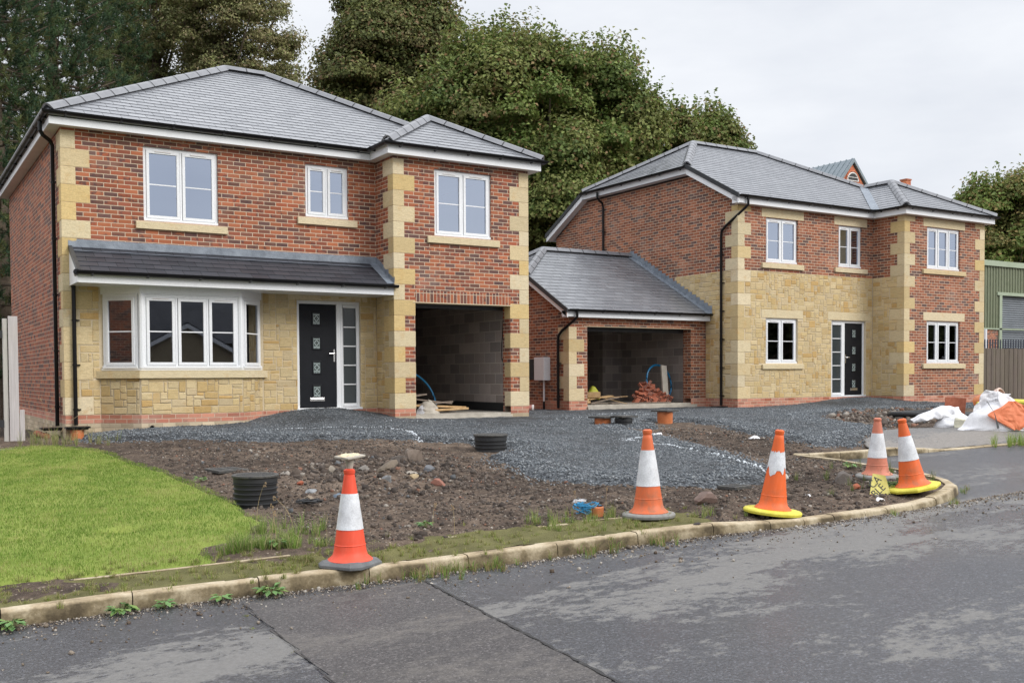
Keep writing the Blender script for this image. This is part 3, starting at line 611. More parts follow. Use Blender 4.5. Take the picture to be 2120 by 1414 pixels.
M['obscure2'] = mottled('patterned_glass', (.05, .065, .062), (.10, .125, .12), 60, .2, .3, .002, .8)
# ================================================================== HOUSE A (left)
EZ = 4.84; S = .56; OV = .25
def rz(v): return 5.03+.02+S*v     # roof height at plan distance v from the eave line
A = thing('detached_house', 'nearer brick and sandstone house with slate canopy over its bay window and front door', 'house', (0, 0, -.3))
W1 = 3.07; XR = 8.82; XW = 5.753; YW = -.812; YB = 7.9
mb = MB()
wall(mb, 'x', 0, 0, XW, 2.25, 4.98, [(1.33, 2.64, 3.385, 4.685), (4.30, 5.175, 3.685, 4.685)])
wall(mb, 'x', YW, XW, XR, 0, 4.98, [(6.2, 8.38, -.2, 2.295), (6.64, 7.935, 3.385, 4.685)])
wall(mb, 'y', XW, YW, 0, 2.25, 4.98)
wall(mb, 'x', YB, 0, XR, 0, 4.98, din=-1); wall(mb, 'y', XR, YW, YB, 0, 4.98, din=-1)
mb.build('brick_wall', M['brick'], A)
mb = MB(); wall(mb, 'y', 0, 0, YB, 0, 4.98); mb.build('gable_side_wall', M['brick_side'], A)
mb = MB(); mb.box(8.385, 8.52, YW+.012, YW+.25, 0, 2.07); mb.build('pier_return', M['brick'], A)
# plinth and footing
for nm, mat_, za, zb in (('plinth', 'plinth', -.152, 0), ('footing', 'footing', -1.0, -.152)):
    mb = MB(); e = .001 if nm == 'plinth' else -.001
    wall(mb, 'x', 0-e, 0, XW, za, zb); wall(mb, 'x', YW-e, XW, 6.2, za, zb); wall(mb, 'x', YW-e, 8.38, XR, za, zb)
    wall(mb, 'y', XW-e, YW, 0, za, zb); wall(mb, 'y', 0-e, 0, YB, za, zb); wall(mb, 'x', YB, 0, XR, za, zb, din=-1); wall(mb, 'y', XR, YW, YB, za, zb, din=-1)
    # bay base
    B = [(.57, 0), (1.12, -.55), (2.88, -.55), (3.43, 0)]
    for (a, b), (c, d) in zip(B[:-1], B[1:]): mb.face([(a, b, za), (c, d, za), (c, d, zb), (a, b, zb)])
    mb.build(nm, M[mat_], A)
mb = MB(); mb.box(6.2, 8.38, YW+.004, YW+.3, -.30, -.125); mb.box(6.0, 8.52, YW+.3, 5.2, -.30, -.125); mb.build('floor_slab', M['conc'], A)
mb = MB(); mb.box(6.2, 8.4, YW-.03, YW+.003, -.27, -.18); mb.build('threshold', M['conc'], A, bevel=.01)
# stone facing under the canopy, mortar backing with stones proud
HB = [(4.10, 5.40, -.1, 2.09), (.57, 3.43, -.1, 2.4)]
mb = MB(); wall(mb, 'x', .002, 0, XW, 0, 2.249, [(4.10, 5.40, 0, 2.09), (.66, 3.34, 0, 2.2)]); wall(mb, 'y', XW+.002, YW+.002, 0, 0, 2.249)
B = [(.575, .004), (1.122, -.545), (2.878, -.545), (3.425, .004)]
for (a, b), (c, d) in zip(B[:-1], B[1:]): mb.face([(a, b, 0), (c, d, 0), (c, d, .62), (a, b, .62)])
mb.build('mortar_backing', M['mortar'], A)
qh = lambda n, f0: [(0, .45 if k % 2 == 0 else .225, k*.3, k*.3+.3) for k in range(n)]
mb = MB()
rubble(mb, (0, 0, 0), (1, 0, 0), 0, 5.75, 0, 2.25, (0, -1, 0), HB+qh(8, 0), 3)
rubble(mb, (XW, 0, 0), (0, -1, 0), 0, .82, 0, 2.25, (-1, 0, 0), [(.812-(.225 if k % 2 == 0 else .45), .9, k*.3, k*.3+.3) for k in range(8)], 5)
q2 = .7071
rubble(mb, (.57, 0, 0), (q2, -q2, 0), 0, .775, 0, .62, (-q2, -q2, 0), [], 6)
rubble(mb, (1.12, -.55, 0), (1, 0, 0), 0, 1.76, 0, .62, (0, -1, 0), [], 7)
rubble(mb, (2.88, -.55, 0), (q2, q2, 0), 0, .775, 0, .62, (q2, -q2, 0), [], 8)
mb.build('stone_facing', M['rubble'], A)
for cx, cy, sx, sy in ((0, 0, 1, 1), (XW, YW, 1, 1), (XR, YW, -1, 1)):
    mb = MB(); quoins(mb, cx, cy, sx, sy, 0, 16); mb.build('quoin_stones', M['quoin'], A, bevel=.004)
mb = MB(); mb.box(6.2, 8.385, YW-.004, YW+.1, 2.072, 2.296); mb.build('soldier_course', M['soldier'], A)
mb = MB(); mb.box(6.15, 8.42, YW-.012, YW+.25, 2.055, 2.071); mb.build('steel_lintel', M['mortar'], A)
sill(1.19, 2.79, 3.235, 3.375, 0, A); sill(4.13, 5.34, 3.535, 3.675, 0, A); sill(6.47, 8.11, 3.235, 3.375, YW, A)
window(1.33, 2.64, 3.385, 4.685, .03, A, 2, (0, 1)); window(4.30, 5.175, 3.685, 4.685, .03, A, 2, (0, 1)); window(6.64, 7.935, 3.385, 4.685, YW+.03, A, 2, (0, 1))
lintel(3.93, 5.55, 2.093, 2.245, 0, A)
front_door(4.10, 5.40, 0, 2.09, .03, A, (4.175, 4.915), (5.05, 5.33), 1)
# bay window
mb = MB(); o3 = [(.49, .0), (1.09, -.60), (2.91, -.60), (3.52, 0)]; i3 = [(.7, .1), (1.2, -.4), (2.8, -.4), (3.3, .1)]
for k in range(3):
    a, b, c, d = o3[k], o3[k+1], i3[k+1], i3[k]; z0, z1 = .622, .752
    col = QC[k]; P = [(*a, z0), (*b, z0), (*c, z0), (*d, z0)]; mb.prism(P, (0, 0, z1-z0), col)
mb.build('bay_sill', M['quoin'], A)
mb = MB()
o3 = [(.585, .0), (1.125, -.54), (2.875, -.54), (3.415, 0)]; i3 = [(.70, .05), (1.17, -.42), (2.83, -.42), (3.30, .05)]
for k in range(3):
    a, b, c, d = o3[k], o3[k+1], i3[k+1], i3[k]; mb.prism([(*a, 2.06), (*b, 2.06), (*c, 2.06), (*d, 2.06)], (0, 0, .15)); mb.prism([(*a, .756), (*b, .756), (*c, .756), (*d, .756)], (0, 0, .035))
for (x, y) in ((1.135, -.53), (2.865, -.53)): mb.tube([(x+(.015 if x < 2 else -.015), y+.015, .79), (x+(.015 if x < 2 else -.015), y+.015, 2.07)], .05, 8)
bay = mb.build('bay_frame', M['white'], A, bevel=.004)
window(1.17, 2.83, .79, 2.06, -.545, A, 3, (0, 2), (0,), 'glass_low')
def turn(ox, oy, ang):
    c, s = math.cos(ang), math.sin(ang); return lambda p: (ox+p[0]*c-p[1]*s, oy+p[0]*s+p[1]*c, p[2])
window(.05, .72, .79, 2.06, 0, A, 1, (), (), 'glass_low', xf=turn(.57, 0, -math.pi/4)); window(.05, .72, .79, 2.06, 0, A, 1, (), (), 'glass_low', xf=turn(2.88, -.55, math.pi/4))
mb = MB(); mb.box(.31, 5.7, 2.8, 2.86, -.1, 4.9); mb.box(.31, 8.5, .31, 7.5, 2.32, 2.40); mb.box(3.72, 3.8, .31, 2.8, 0, 2.32); mb.box(5.76, 8.5, 2.8, 2.86, 2.42, 4.8); mb.box(.31, 8.5, .31, 7.5, 4.82, 4.84); mb.box(6.07, 6.10, -.48, 2.78, 2.42, 4.8); mb.box(8.48, 8.51, -.48, 2.78, 2.42, 4.8); mb.box(.305, .32, .33, 2.78, -.01, 4.8); mb.build('partition_wall', M['room'], A)
mb = MB(); mb.box(.31, 5.7, 0.31, 7.5, -.13, -.02); mb.build('ground_floor', M['conc'], A)
# canopy
CG = 2.19; cx0, cx1 = .12, XW-.012; cyf = -.80
mb = MB(); mb.box(cx0, cx1, cyf, -.002, CG, CG+.02); mb.box(cx0, cx1, cyf-.022, cyf-.001, CG-.004, CG+.155); mb.prism([(cx0-.02, -.012, CG), (cx0-.02, cyf-.02, CG), (cx0-.02, cyf-.02, CG+.15), (cx0-.02, -.3, 2.66), (cx0-.02, -.012, 2.8)], (.019, 0, 0)); cf = mb.build('canopy_fascia', M['white'], A)
mb = MB(); ze = CG+.155+.03; zt = ze+.555*(.86-.0); mbs = mb
slab_roof(mb, [(cx0, -.86, ze), (cx1, -.86, ze), (cx1, -.012, ze+.555*.848), (cx0, -.012, ze+.555*.848)], (1, 0, 0), (0, -.86, ze), .185)
mb.build('canopy_roof', M['slate_no_sky'], A)
mb = MB(); mb.prism([(cx0-.03, -.87, ze-.055), (cx0-.03, -.87, ze+.02), (cx0-.03, -.0, ze+.555*.87+.02), (cx0-.03, -.0, ze+.555*.87-.055)], (.06, 0, 0)); mb.build('verge_trim', M['darkgrey'], A)
mb = MB()   # lead flashing: upstand, apron and side abutment
nseg = 5; xs = np.linspace(cx0-.03, cx1, nseg+1)
for i in range(nseg):
    a, b = xs[i], xs[i+1]+(.0 if i == nseg-1 else .04); z1_, z2_ = 2.985, 2.86; o_ = .0015*i
    prof = [(-.010-o_, z1_), (-.014-o_, z2_-.02), (-.05-o_, z2_-.055), (-.19-o_, ze+.555*(.86-.19)+.022)]
    n_ = 14; us = np.linspace(a, b, n_)
    for u, v in zip(us[:-1], us[1:]):
        for (y1, zz1), (y2, zz2) in zip(prof[:-1], prof[1:]):
            w1 = .006*math.sin(u*9+zz1*20); w2 = .006*math.sin(v*9+zz1*20); w3 = .006*math.sin(u*9+zz2*20); w4 = .006*math.sin(v*9+zz2*20)
            mb.face([(u, y2-w3, zz2), (v, y2-w4, zz2), (v, y1-w2, zz1), (u, y1-w1, zz1)])
mb.build('lead_flashing', M['lead'], A, smooth=True)
mb = MB(); prof = []
for i in range(9):
    t = i/8; y = -.86+.85*t; z = ze+.555*(y+.86); mb_ = 1
    if i:
        mb.face([(XW-.006, py, pz+.15), (XW-.006, y, z+.15), (XW-.012, y, z+.03), (XW-.012, py, pz+.03)]); mb.face([(XW-.014, py, pz+.03), (XW-.014, y, z+.03), (XW-.16, y, z+.018), (XW-.16, py, pz+.018)])
    py, pz = y, z
mb.build('lead_flashing', M['lead'], A)
mf, mg, br = MB(), MB(), []
eave(mf, mg, br, [(cx0-.05, cyf-.024), (cx1+.06, cyf-.024)], CG, .15); gt = mg.build('gutter', M['black'], A, smooth=False); brackets(br, gt, M['black'])
mb = MB(); mb.tube([(cx0-.04, -.87, 2.35), (cx0+.03, -.5, 2.33), (cx0+.035, -.1, 2.30)], .05, 10); mb.build('gutter_return', M['black'], A, smooth=True)
downpipe([(.155, -.35, 2.33), (.155, -.12, 2.28), (.155, -.055, 2.2), (.155, -.055, 2.1), (.155, -.055, -.17)], A, 3)
# roof A
ez = rz(0); hd = (YB+2*OV)/2; X0, X1, Y0, Y1 = -OV, XR+OV, -OV, YB+OV; YM = (Y0+Y1)/2; rh = rz(hd)
wx0 = XW-OV; wh = (X1-wx0)/2; WX = wx0+wh; wy0 = YW-OV; wrz = rz(wh)
mb = MB()
slab_roof(mb, [(X0, Y0, ez), (wx0, Y0, ez), (WX, Y0+wh, wrz), (X1-hd, YM, rh), (X0+hd, YM, rh)], (1, 0, 0), (X0, Y0, ez))
slab_roof(mb, [(wx0, Y0, ez), (wx0, wy0, ez), (WX, wy0+wh, wrz), (WX, Y0+wh, wrz)], (0, 1, 0), (wx0, wy0, ez))
slab_roof(mb, [(wx0, wy0, ez), (X1, wy0, ez), (WX, wy0+wh, wrz)], (1, 0, 0), (wx0, wy0, ez), z_uvshift=.11)
slab_roof(mb, [(X1, wy0, ez), (X1, Y1, ez), (X1-hd, YM, rh), (WX, Y0+wh, wrz), (WX, wy0+wh, wrz)], (0, 1, 0), (X1, wy0, ez))
slab_roof(mb, [(X0, Y1, ez), (X0, Y0, ez), (X0+hd, YM, rh)], (0, -1, 0), (X0, Y1, ez))
slab_roof(mb, [(X1, Y1, ez), (X0, Y1, ez), (X0+hd, YM, rh), (X1-hd, YM, rh)], (-1, 0, 0), (X1, Y1, ez))
roof = mb.build('roof', M['slate'], A)
def ridges(lines, roof, off=(0, 0, .03)):
    a, b = MB(), MB()
    for p, q in lines: ridge_run(a, b, Vector(p)+Vector(off), Vector(q)+Vector(off))
    a.build('ridge_tiles', M['ridge'], roof); b.build('ridge_unions', M['black'], roof)
ridges([((X0+.02, Y0+.02, ez), (X0+hd, YM, rh)), ((X0+hd, YM, rh), (X1-hd, YM, rh)), ((WX, Y0+wh, wrz), (X1-hd, YM, rh)), ((X0, Y1, ez), (X0+hd, YM, rh)), ((X1, Y1, ez), (X1-hd, YM, rh)),
        ((wx0+.02, wy0+.02, ez), (WX, wy0+wh, wrz)), ((X1-.02, wy0+.02, ez), (WX, wy0+wh, wrz)), ((WX, wy0+wh, wrz), (WX, Y0+wh, wrz))], roof)
mf, mg, br = MB(), MB(), []
fo = .2
path = [(-fo, YB+fo), (-fo, -fo), (XW-fo, -fo), (XW-fo, YW-fo), (XR+fo, YW-fo), (XR+fo, YB+fo)]
eave(mf, mg, br, path, EZ, .17)
mf.box(-fo+.0, XR+fo, -fo+.0, YB+fo, EZ+.12, EZ+.14)
fa = mf.build('fascia', M['white'], A)
mb = MB(); z = EZ+.006
mb.box(-fo+.023, -.001, -fo+.023, YB+fo, z, z+.01); mb.box(-.001, XW-.001, -fo+.023, -.001, z, z+.01); mb.box(XW-fo+.023, XW-.001, YW-fo+.023, -fo+.023, z, z+.01); mb.box(XW-.001, XR+fo-.023, YW-fo+.023, YW-.001, z, z+.01); mb.box(XR+.001, XR+fo-.023, YW, YB+fo, z, z+.01)
mb.build('soffit', M['white_dirty'], A)
gt = mg.build('gutter', M['black'], A); brackets(br, gt, M['black'])
downpipe([(-.262, .36, 4.98), (-.262, .36, 4.83), (-.22, .38, 4.76), (-.09, .5, 4.70), (-.055, .53, 4.62), (-.055, .53, -.20)], A, 5, wall_dir=(1, 0, 0))
# integral garage interior
mb = MB(); mb.box(8.5, 8.6, YW+.3, 5.0, -.12, 2.2); mb.box(6.0, 6.05, YW+.3, 5.0, -.12, 2.2); mb.box(6.0, 8.6, 5.0, 5.1, -.12, 2.2); mb.build('blockwork', M['block'], A)
mb = MB(); mb.box(8.49, 8.499, YW+.31, 5.0, -.12, .06); mb.box(6.06, 6.07, YW+.31, 5, -.12, .06); mb.build('damp_membrane', M['blackm'], A)
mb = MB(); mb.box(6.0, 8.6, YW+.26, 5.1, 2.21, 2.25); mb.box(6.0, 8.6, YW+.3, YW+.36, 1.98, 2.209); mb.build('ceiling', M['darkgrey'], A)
mb = MB(); mb.box(8.41, 8.50, YW+.253, YW+.299, -.12, 2.05); mb.build('door_post', M['oldtimber'], A)
mb = MB(); mb.tube([(8.42, YW+.33, 2.0), (8.40, YW+.35, 1.5), (8.43, YW+.35, 1.25)], .012, 6); mb.tube([(8.40, YW+.35, 1.5), (8.37, YW+.35, 1.2), (8.38, YW+.35, .95)], .008, 6)
mb.tube([(8.44+.05*math.cos(a), YW+.34, .95+.06*math.sin(a)) for a in np.linspace(0, 6.28, 12)], .007, 5); mb.build('cable', M['black'], A)
# ================================================================== HOUSE B (right) with garage wing
DX, DY = 15.963, .381
H = thing('detached_house', 'further brick and stone house with an open single-storey garage wing on its side', 'house', (DX, DY, -.3))
bW = 3.63; bp = 1.04; bXR = DX+8.84; bXW = DX+5.213; bYW = DY-bp; bYB = DY+8.15; BZ = 4.95
def b_rz(v): return 5.15+.547*v
def hx(l, *h): return [(DX+a, DX+b, c, d) for a, b, c, d in h]
w1, w2, w3 = (1.0, 2.19, 3.54, 4.70), (3.785, 4.745, 3.56, 4.70), (1.0, 2.19, .905, 2.09); w4, w5 = (6.19, 7.69, 3.54, 4.70), (6.2, 7.71, .905, 2.09)
STB = 3.3
mb = MB()
wall(mb, 'x', DY, DX, bXW, STB, 5.08, hx(0, w1, w2)); wall(mb, 'x', bYW, bXW, bXR, 0, 5.08, hx(0, w4, w5)); wall(mb, 'y', bXW, bYW, DY, STB, 5.08)
wall(mb, 'x', bYB, DX, bXR, 0, 5.08, din=-1); wall(mb, 'y', bXR, bYW, bYB, 0, 5.08, din=-1)
mb.build('brick_wall', M['brick_b'], H)
# gable side: stone up to STB over the first 2.4 m then brick
mb = MB(); GT = 5.95; gy0, gy1 = DY+1.62, DY+8.15-1.62
wall(mb, 'y', DX, DY+1.18, bYB, 0, 5.08, [(DY+1.2, DY+7, -.2, 2.5)] , inner=True)
mb.v = []; mb.f = []; mb.c = []; mb.uv = []
wall(mb, 'y', DX, DY, bYB, STB, 5.0)
wall(mb, 'y', DX, DY+2.4, bYB, 0, STB)
mb.face([(DX, DY, 5.0), (DX, bYB, 5.0), (DX, gy1, GT), (DX, gy0, GT)])
mb.build('gable_side_wall', M['brick_b'], H)
mb = MB(); wall(mb, 'x', DY+.002, DX, bXW, 0, STB-.001, hx(0, w3, (3.52, 4.92, 0, 2.09))); wall(mb, 'y', bXW+.002, bYW+.002, DY, 0, STB-.001); wall(mb, 'y', DX+.002, DY, DY+2.4, 0, STB-.001); mb.build('mortar_backing', M['mortar'], H)
mb = MB()
hs = [(w3[0]-.0, w3[1], w3[2]-.145, w3[3]), (.84, 2.39, 2.09, 2.31), (3.52, 4.92, -.1, 2.09), (3.36, 5.13, 2.09, 2.32), (.85, 2.4, .76, .905)]
rubble(mb, (DX, DY, 0), (1, 0, 0), 0, 5.21, 0, STB, (0, -1, 0), hs+qh(11, 0), 13)
rubble(mb, (bXW, DY, 0), (0, -1, 0), 0, 1.04, 0, STB, (-1, 0, 0), [(1.04-(.225 if k % 2 == 0 else .45), 1.2, k*.3, k*.3+.3) for k in range(11)], 15)
rubble(mb, (DX, DY, 0), (0, 1, 0), 0, 2.4, 0, STB, (-1, 0, 0), [(0, .225 if k % 2 == 0 else .45, k*.3, k*.3+.3) for k in range(11)]+[(1.18, 2.5, -.1, 2.5)], 16)
mb.build('stone_facing', M['rubble'], H)
for cx, cy, sx, sy, n in ((DX, DY, 1, 1, 17), (bXW, bYW, 1, 1, 17), (bXR, bYW, -1, 1, 17)):
    mb = MB(); quoins(mb, cx, cy, sx, sy, 0, n, last=.14); mb.build('quoin_stones', M['quoin'], H, bevel=.004)
for nm, mat_, za, zb in (('plinth', 'plinth', -.227, 0), ('footing', 'footing', -1.0, -.227)):
    mb = MB(); e = .001 if nm == 'plinth' else -.001
    wall(mb, 'x', DY-e, DX, bXW, za, zb); wall(mb, 'x', bYW-e, bXW, bXR, za, zb); wall(mb, 'y', bXW-e, bYW, DY, za, zb); wall(mb, 'y', DX-e, DY, bYB, za, zb); wall(mb, 'x', bYB, DX, bXR, za, zb, din=-1); wall(mb, 'y', bXR+e, bYW, bYB, za, zb, din=-1)
    mb.build(nm, M[mat_], H)
for x, y in ((.98, DY), (1.85, DY), (3.2, DY), (5.9, bYW), (6.75, bYW), (7.95, bYW)):
    mb = MB(); mb.box(DX+x, DX+x+.215, y-.006, y+.05, -.07, -.005); mb.build('air_brick', M['red_clay'], H)
for a, b, c, d, y in ((.83, 2.38, 3.385, 3.53, DY), (3.61, 4.94, 3.41, 3.55, DY), (.85, 2.39, .76, .897, DY), (5.98, 7.91, 3.395, 3.53, bYW), (6.0, 7.91, .76, .897, bYW)): sill(DX+a, DX+b, c, d, y, H)
for a, b, c, d, y in ((.84, 2.41, 4.705, 4.93, DY), (3.61, 4.96, 4.705, 4.93, DY), (.84, 2.39, 2.10, 2.31, DY), (3.36, 5.13, 2.10, 2.32, DY), (6.02, 7.91, 4.705, 4.93, bYW), (6.04, 7.92, 2.10, 2.33, bYW)): lintel(DX+a, DX+b, c, d, y, H)
for wv, n, y, vs in ((w1, 2, DY, (0, 1)), (w2, 2, DY, (0, 1)), (w4, 3, bYW, (0, 2))): window(DX+wv[0], DX+wv[1], wv[2], wv[3], y+.035, H, n, vs)
for wv, n, y, vs in ((w3, 2, DY, (0, 1)), (w5, 3, bYW, (0, 2))): window(DX+wv[0], DX+wv[1], wv[2], wv[3], y+.035, H, n, vs, glass='glass_low')
front_door(DX+3.52, DX+4.92, 0, 2.09, DY+.035, H, (DX+4.12, DX+4.855), (DX+3.60, DX+3.98), -1)
mb = MB(); mb.box(DX+.35, bXR-.35, DY+2.8, DY+2.86, -.1, 4.9); mb.box(DX+.31, bXR-.31, DY+.31, bYB-.3, 2.4, 2.48); mb.box(DX+.31, bXR-.31, DY+.31, bYB-.3, -.2, -.1); mb.box(DX+3.2, DX+3.28, DY+.31, DY+2.8, 0, 4.9); mb.box(DX+.305, DX+.32, DY+.33, DY+2.78, 0, 4.9); mb.box(bXR-.32, bXR-.305, bYW+.33, DY+2.78, 0, 4.9); mb.box(bXW+.305, bXW+.32, bYW+.33, DY+2.78, 0, 4.9); mb.build('partition_wall', M['room'], H)
# roof B: half-hipped on the left
X0, X1, Y0, Y1 = DX-.2, bXR+.25, DY-.25, bYB+.25; YM = (Y0+Y1)/2; hd = (Y1-Y0)/2; ez = b_rz(0); rh = b_rz(hd)
wx0 = bXW-.25; wh = (X1-wx0)/2; WX = wx0+wh; wy0 = bYW-.25; wrz = b_rz(wh); hz = 6.22; hv = (hz-ez)/.547; hy0, hy1 = Y0+hv, Y1-hv; hl = (rh-hz)/.547
mb = MB()
slab_roof(mb, [(X0, Y0, ez), (wx0, Y0, ez), (WX, Y0+wh, wrz), (X1-hd, YM, rh), (X0+hl, YM, rh), (X0, hy0, hz)], (1, 0, 0), (X0, Y0, ez))
slab_roof(mb, [(X0, hy1, hz), (X0, hy0, hz), (X0+hl, YM, rh)], (0, -1, 0), (X0, hy1, hz))
slab_roof(mb, [(wx0, Y0, ez), (wx0, wy0, ez), (WX, wy0+wh, wrz), (WX, Y0+wh, wrz)], (0, 1, 0), (wx0, wy0, ez))
slab_roof(mb, [(wx0, wy0, ez), (X1, wy0, ez), (WX, wy0+wh, wrz)], (1, 0, 0), (wx0, wy0, ez), z_uvshift=.1)
slab_roof(mb, [(X1, wy0, ez), (X1, Y1, ez), (X1-hd, YM, rh), (WX, Y0+wh, wrz), (WX, wy0+wh, wrz)], (0, 1, 0), (X1, wy0, ez))
slab_roof(mb, [(X1, Y1, ez), (X0, Y1, ez), (X0, hy1, hz), (X0+hl, YM, rh), (X1-hd, YM, rh)], (-1, 0, 0), (X1, Y1, ez))
roof = mb.build('roof', M['slate'], H)
ridges([((X0, hy0, hz), (X0+hl, YM, rh)), ((X0, hy1, hz), (X0+hl, YM, rh)), ((X0+hl, YM, rh), (X1-hd, YM, rh)), ((WX, Y0+wh, wrz), (X1-hd, YM, rh)), ((X1, Y1, ez), (X1-hd, YM, rh)),
        ((wx0+.02, wy0+.02, ez), (WX, wy0+wh, wrz)), ((X1-.02, wy0+.02, ez), (WX, wy0+wh, wrz)), ((WX, wy0+wh, wrz), (WX, Y0+wh-.1, wrz))], roof)
mb = MB(); a = Vector((wx0, Y0, ez+.02)); b = Vector((WX, Y0+wh, wrz+.02)); s_ = Vector((.13, 0, .0))
mb.face([a+Vector((-.15, .0, .0)), a+Vector((.02, -.15, .0)), b+Vector((.02, -.15, .005)), b+Vector((-.15, .0, .005))]); mb.build('valley_lead', M['lead'], roof)
mf, mg, br = MB(), MB(), []; fo = .2
path = [(DX-.2, DY-fo), (bXW-fo, DY-fo), (bXW-fo, bYW-fo), (bXR+fo, bYW-fo), (bXR+fo, bYB+fo), (DX-.2, bYB+fo)]
eave(mf, mg, br, path, BZ, .175); mf.box(DX+.1, bXR+fo, DY-fo, bYB+fo, BZ+.14, BZ+.155)
# half-hip eave and barge boards
eave(mf, mg, br, [(DX-.2, hy1+.02), (DX-.2, hy0-.02)], hz-.23, .17)
def barge(mb, x, y0, z0, y1, z1, d=.19, t=.022):
    a, b = Vector((x, y0, z0)), Vector((x, y1, z1)); mb.prism([a, b, b-Vector((0, 0, d)), a-Vector((0, 0, d))], (-t, 0, 0))
bz = ez-.03
barge(mf, DX-.2, Y0, bz, hy0, hz-.06); barge(mf, DX-.2, Y1, bz, hy1, hz-.06); 
mf.box(DX-.222, DX-.0, Y0+.053, DY-.02, BZ-.001, BZ+.168)
mf.build('fascia', M['white'], H)
mb = MB(); barge(mb, DX-.223, Y0-.03, bz+.06, hy0, hz+.03, .125, .03); mb.build('verge_trim', M['darkgrey'], H); mb = MB(); barge(mb, DX-.223, Y1+.03, bz+.06, hy1, hz+.03, .125, .03); mb.build('verge_trim', M['darkgrey'], H)
mb = MB()
for ya, za, yb, zb in ((Y0+.05, bz-.19, hy0, hz-.25), (hy0, hz-.25, hy1, hz-.25), (hy1, hz-.25, Y1-.05, bz-.19)): mb.prism([(DX-.2, ya, za+.02), (DX-.2, yb, zb+.02), (DX-.2, yb, zb+.03), (DX-.2, ya, za+.03)], (.2, 0, 0))
z = BZ+.006; mb.box(DX, bXW-.001, DY-fo+.023, DY-.001, z, z+.01); mb.box(bXW-fo+.023, bXW-.001, bYW-fo+.023, DY-fo+.023, z, z+.01); mb.box(bXW-.001, bXR+fo-.023, bYW-fo+.023, bYW-.001, z, z+.01); mb.box(bXR+.001, bXR+fo-.023, bYW, bYB+fo, z, z+.01)
mb.build('soffit', M['white_dirty'], H)
gt = mg.build('gutter', M['black'], H); brackets(br, gt, M['black'])
downpipe([(DX+.10, DY-.262, 5.1), (DX+.10, DY-.262, 4.92), (DX+.06, DY-.2, 4.84), (DX-.06, DY+.35, 4.46), (DX-.06, DY+.52, 4.34), (DX-.055, DY+.55, 4.2), (DX-.055, DY+.55, -.18)], H, 6, wall_dir=(1, 0, 0))
downpipe([(DX-.262, DY+5.6, 6.1), (DX-.262, DY+5.6, 5.95), (DX-.2, DY+5.6, 5.86), (DX-.08, DY+5.59, 5.78), (DX-.055, DY+5.59, 5.65), (DX-.055, DY+5.59, 3.4)], H, 2, wall_dir=(1, 0, 0))
# garage wing
GX0 = DX-4.44; GY = DY+1.18; GD = 7.05; gez = 2.2; GZ = 2.03
def g_rz(v): return gez+.547*v
mb = MB(); wall(mb, 'x', GY, GX0, DX-.004, 0, 2.2, [(DX-3.89, DX-.525, -.2, 1.83)]); wall(mb, 'y', GX0, GY, GY+6.3, 0, 2.2); wall(mb, 'x', GY+6.3, GX0, DX-.004, 0, 2.2, din=-1)
mb.face([(GX0, GY, 2.2), (GX0, GY+6.3, 2.2), (GX0, GY+4.55, 3.05), (GX0, GY+1.75, 3.05)])
mb.build('garage_brick_wall', M['brick_b'], H)
mb = MB(); wall(mb, 'x', GY-.001, GX0, DX-3.89, -.3, 0); wall(mb, 'y', GX0-.001, GY, GY+6.3, -.3, 0); mb.build('plinth', M['plinth'], H); mb = MB(); wall(mb, 'x', GY-.001, DX-.525, DX-.002, -.3, 0); mb.build('plinth', M['plinth'], H)
mb = MB(); quoins(mb, GX0, GY, 1, 1, 0, 6); mb.build('quoin_stones', M['quoin'], H, bevel=.004)
mb = MB(); mb.box(DX-4.0, DX-.42, GY-.012, GY+.2, 1.815, 1.829); mb.build('steel_lintel', M['mortar'], H)
mb = MB(); mb.box(DX-3.89, DX-.525, GY+.004, GY+6.0, -.3, -.11); mb.box(DX-3.9, DX-.35, GY-.05, GY+.003, -.3, -.15); mb.build('floor_slab', M['conc'], H)
mb = MB(); mb.box(DX-.33, DX-.30, GY+.31, GY+5.9, -.1, 2.1); mb.box(DX-4.13, DX-4.1, GY+.31, GY+5.9, -.1, 2.1); mb.box(DX-4.1, DX-1.9, GY+5.5, GY+5.6, -.1, 2.1); mb.box(DX-1.0, DX-.33, GY+3.2, GY+5.9, -.1, 2.1); mb.build('blockwork', M['block'], H)
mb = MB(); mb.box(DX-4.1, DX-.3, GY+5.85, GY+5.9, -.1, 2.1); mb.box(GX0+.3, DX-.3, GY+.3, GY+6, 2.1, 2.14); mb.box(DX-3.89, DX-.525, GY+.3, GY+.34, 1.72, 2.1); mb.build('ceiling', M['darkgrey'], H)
mb = MB(); gx0 = GX0-.22; gY0 = GY-.25; gY1 = GY+6.3+.25; gYM = (gY0+gY1)/2; grh = g_rz((gY1-gY0)/2); ghz = 3.2; ghv = (ghz-gez)/.547; ghl = (grh-ghz)/.547
slab_roof(mb, [(gx0, gY0, gez), (DX-.01, gY0, gez), (DX-.01, gYM, grh), (gx0+ghl, gYM, grh), (gx0, gY0+ghv, ghz)], (1, 0, 0), (gx0, gY0, gez), z_uvshift=.07)
slab_roof(mb, [(gx0, gY1-ghv, ghz), (gx0, gY0+ghv, ghz), (gx0+ghl, gYM, grh)], (0, -1, 0), (gx0, gY1-ghv, ghz))
slab_roof(mb, [(DX-.01, gY1, gez), (gx0, gY1, gez), (gx0, gY1-ghv, ghz), (gx0+ghl, gYM, grh), (DX-.01, gYM, grh)], (-1, 0, 0), (DX, gY1, gez))
groof = mb.build('garage_roof', M['slate'], H)
ridges([((gx0, gY0+ghv, ghz), (gx0+ghl, gYM, grh)), ((gx0, gY1-ghv, ghz), (gx0+ghl, gYM, grh)), ((gx0+ghl, gYM, grh), (DX-.05, gYM, grh))], groof)
mb = MB()   # stepped lead up the wall
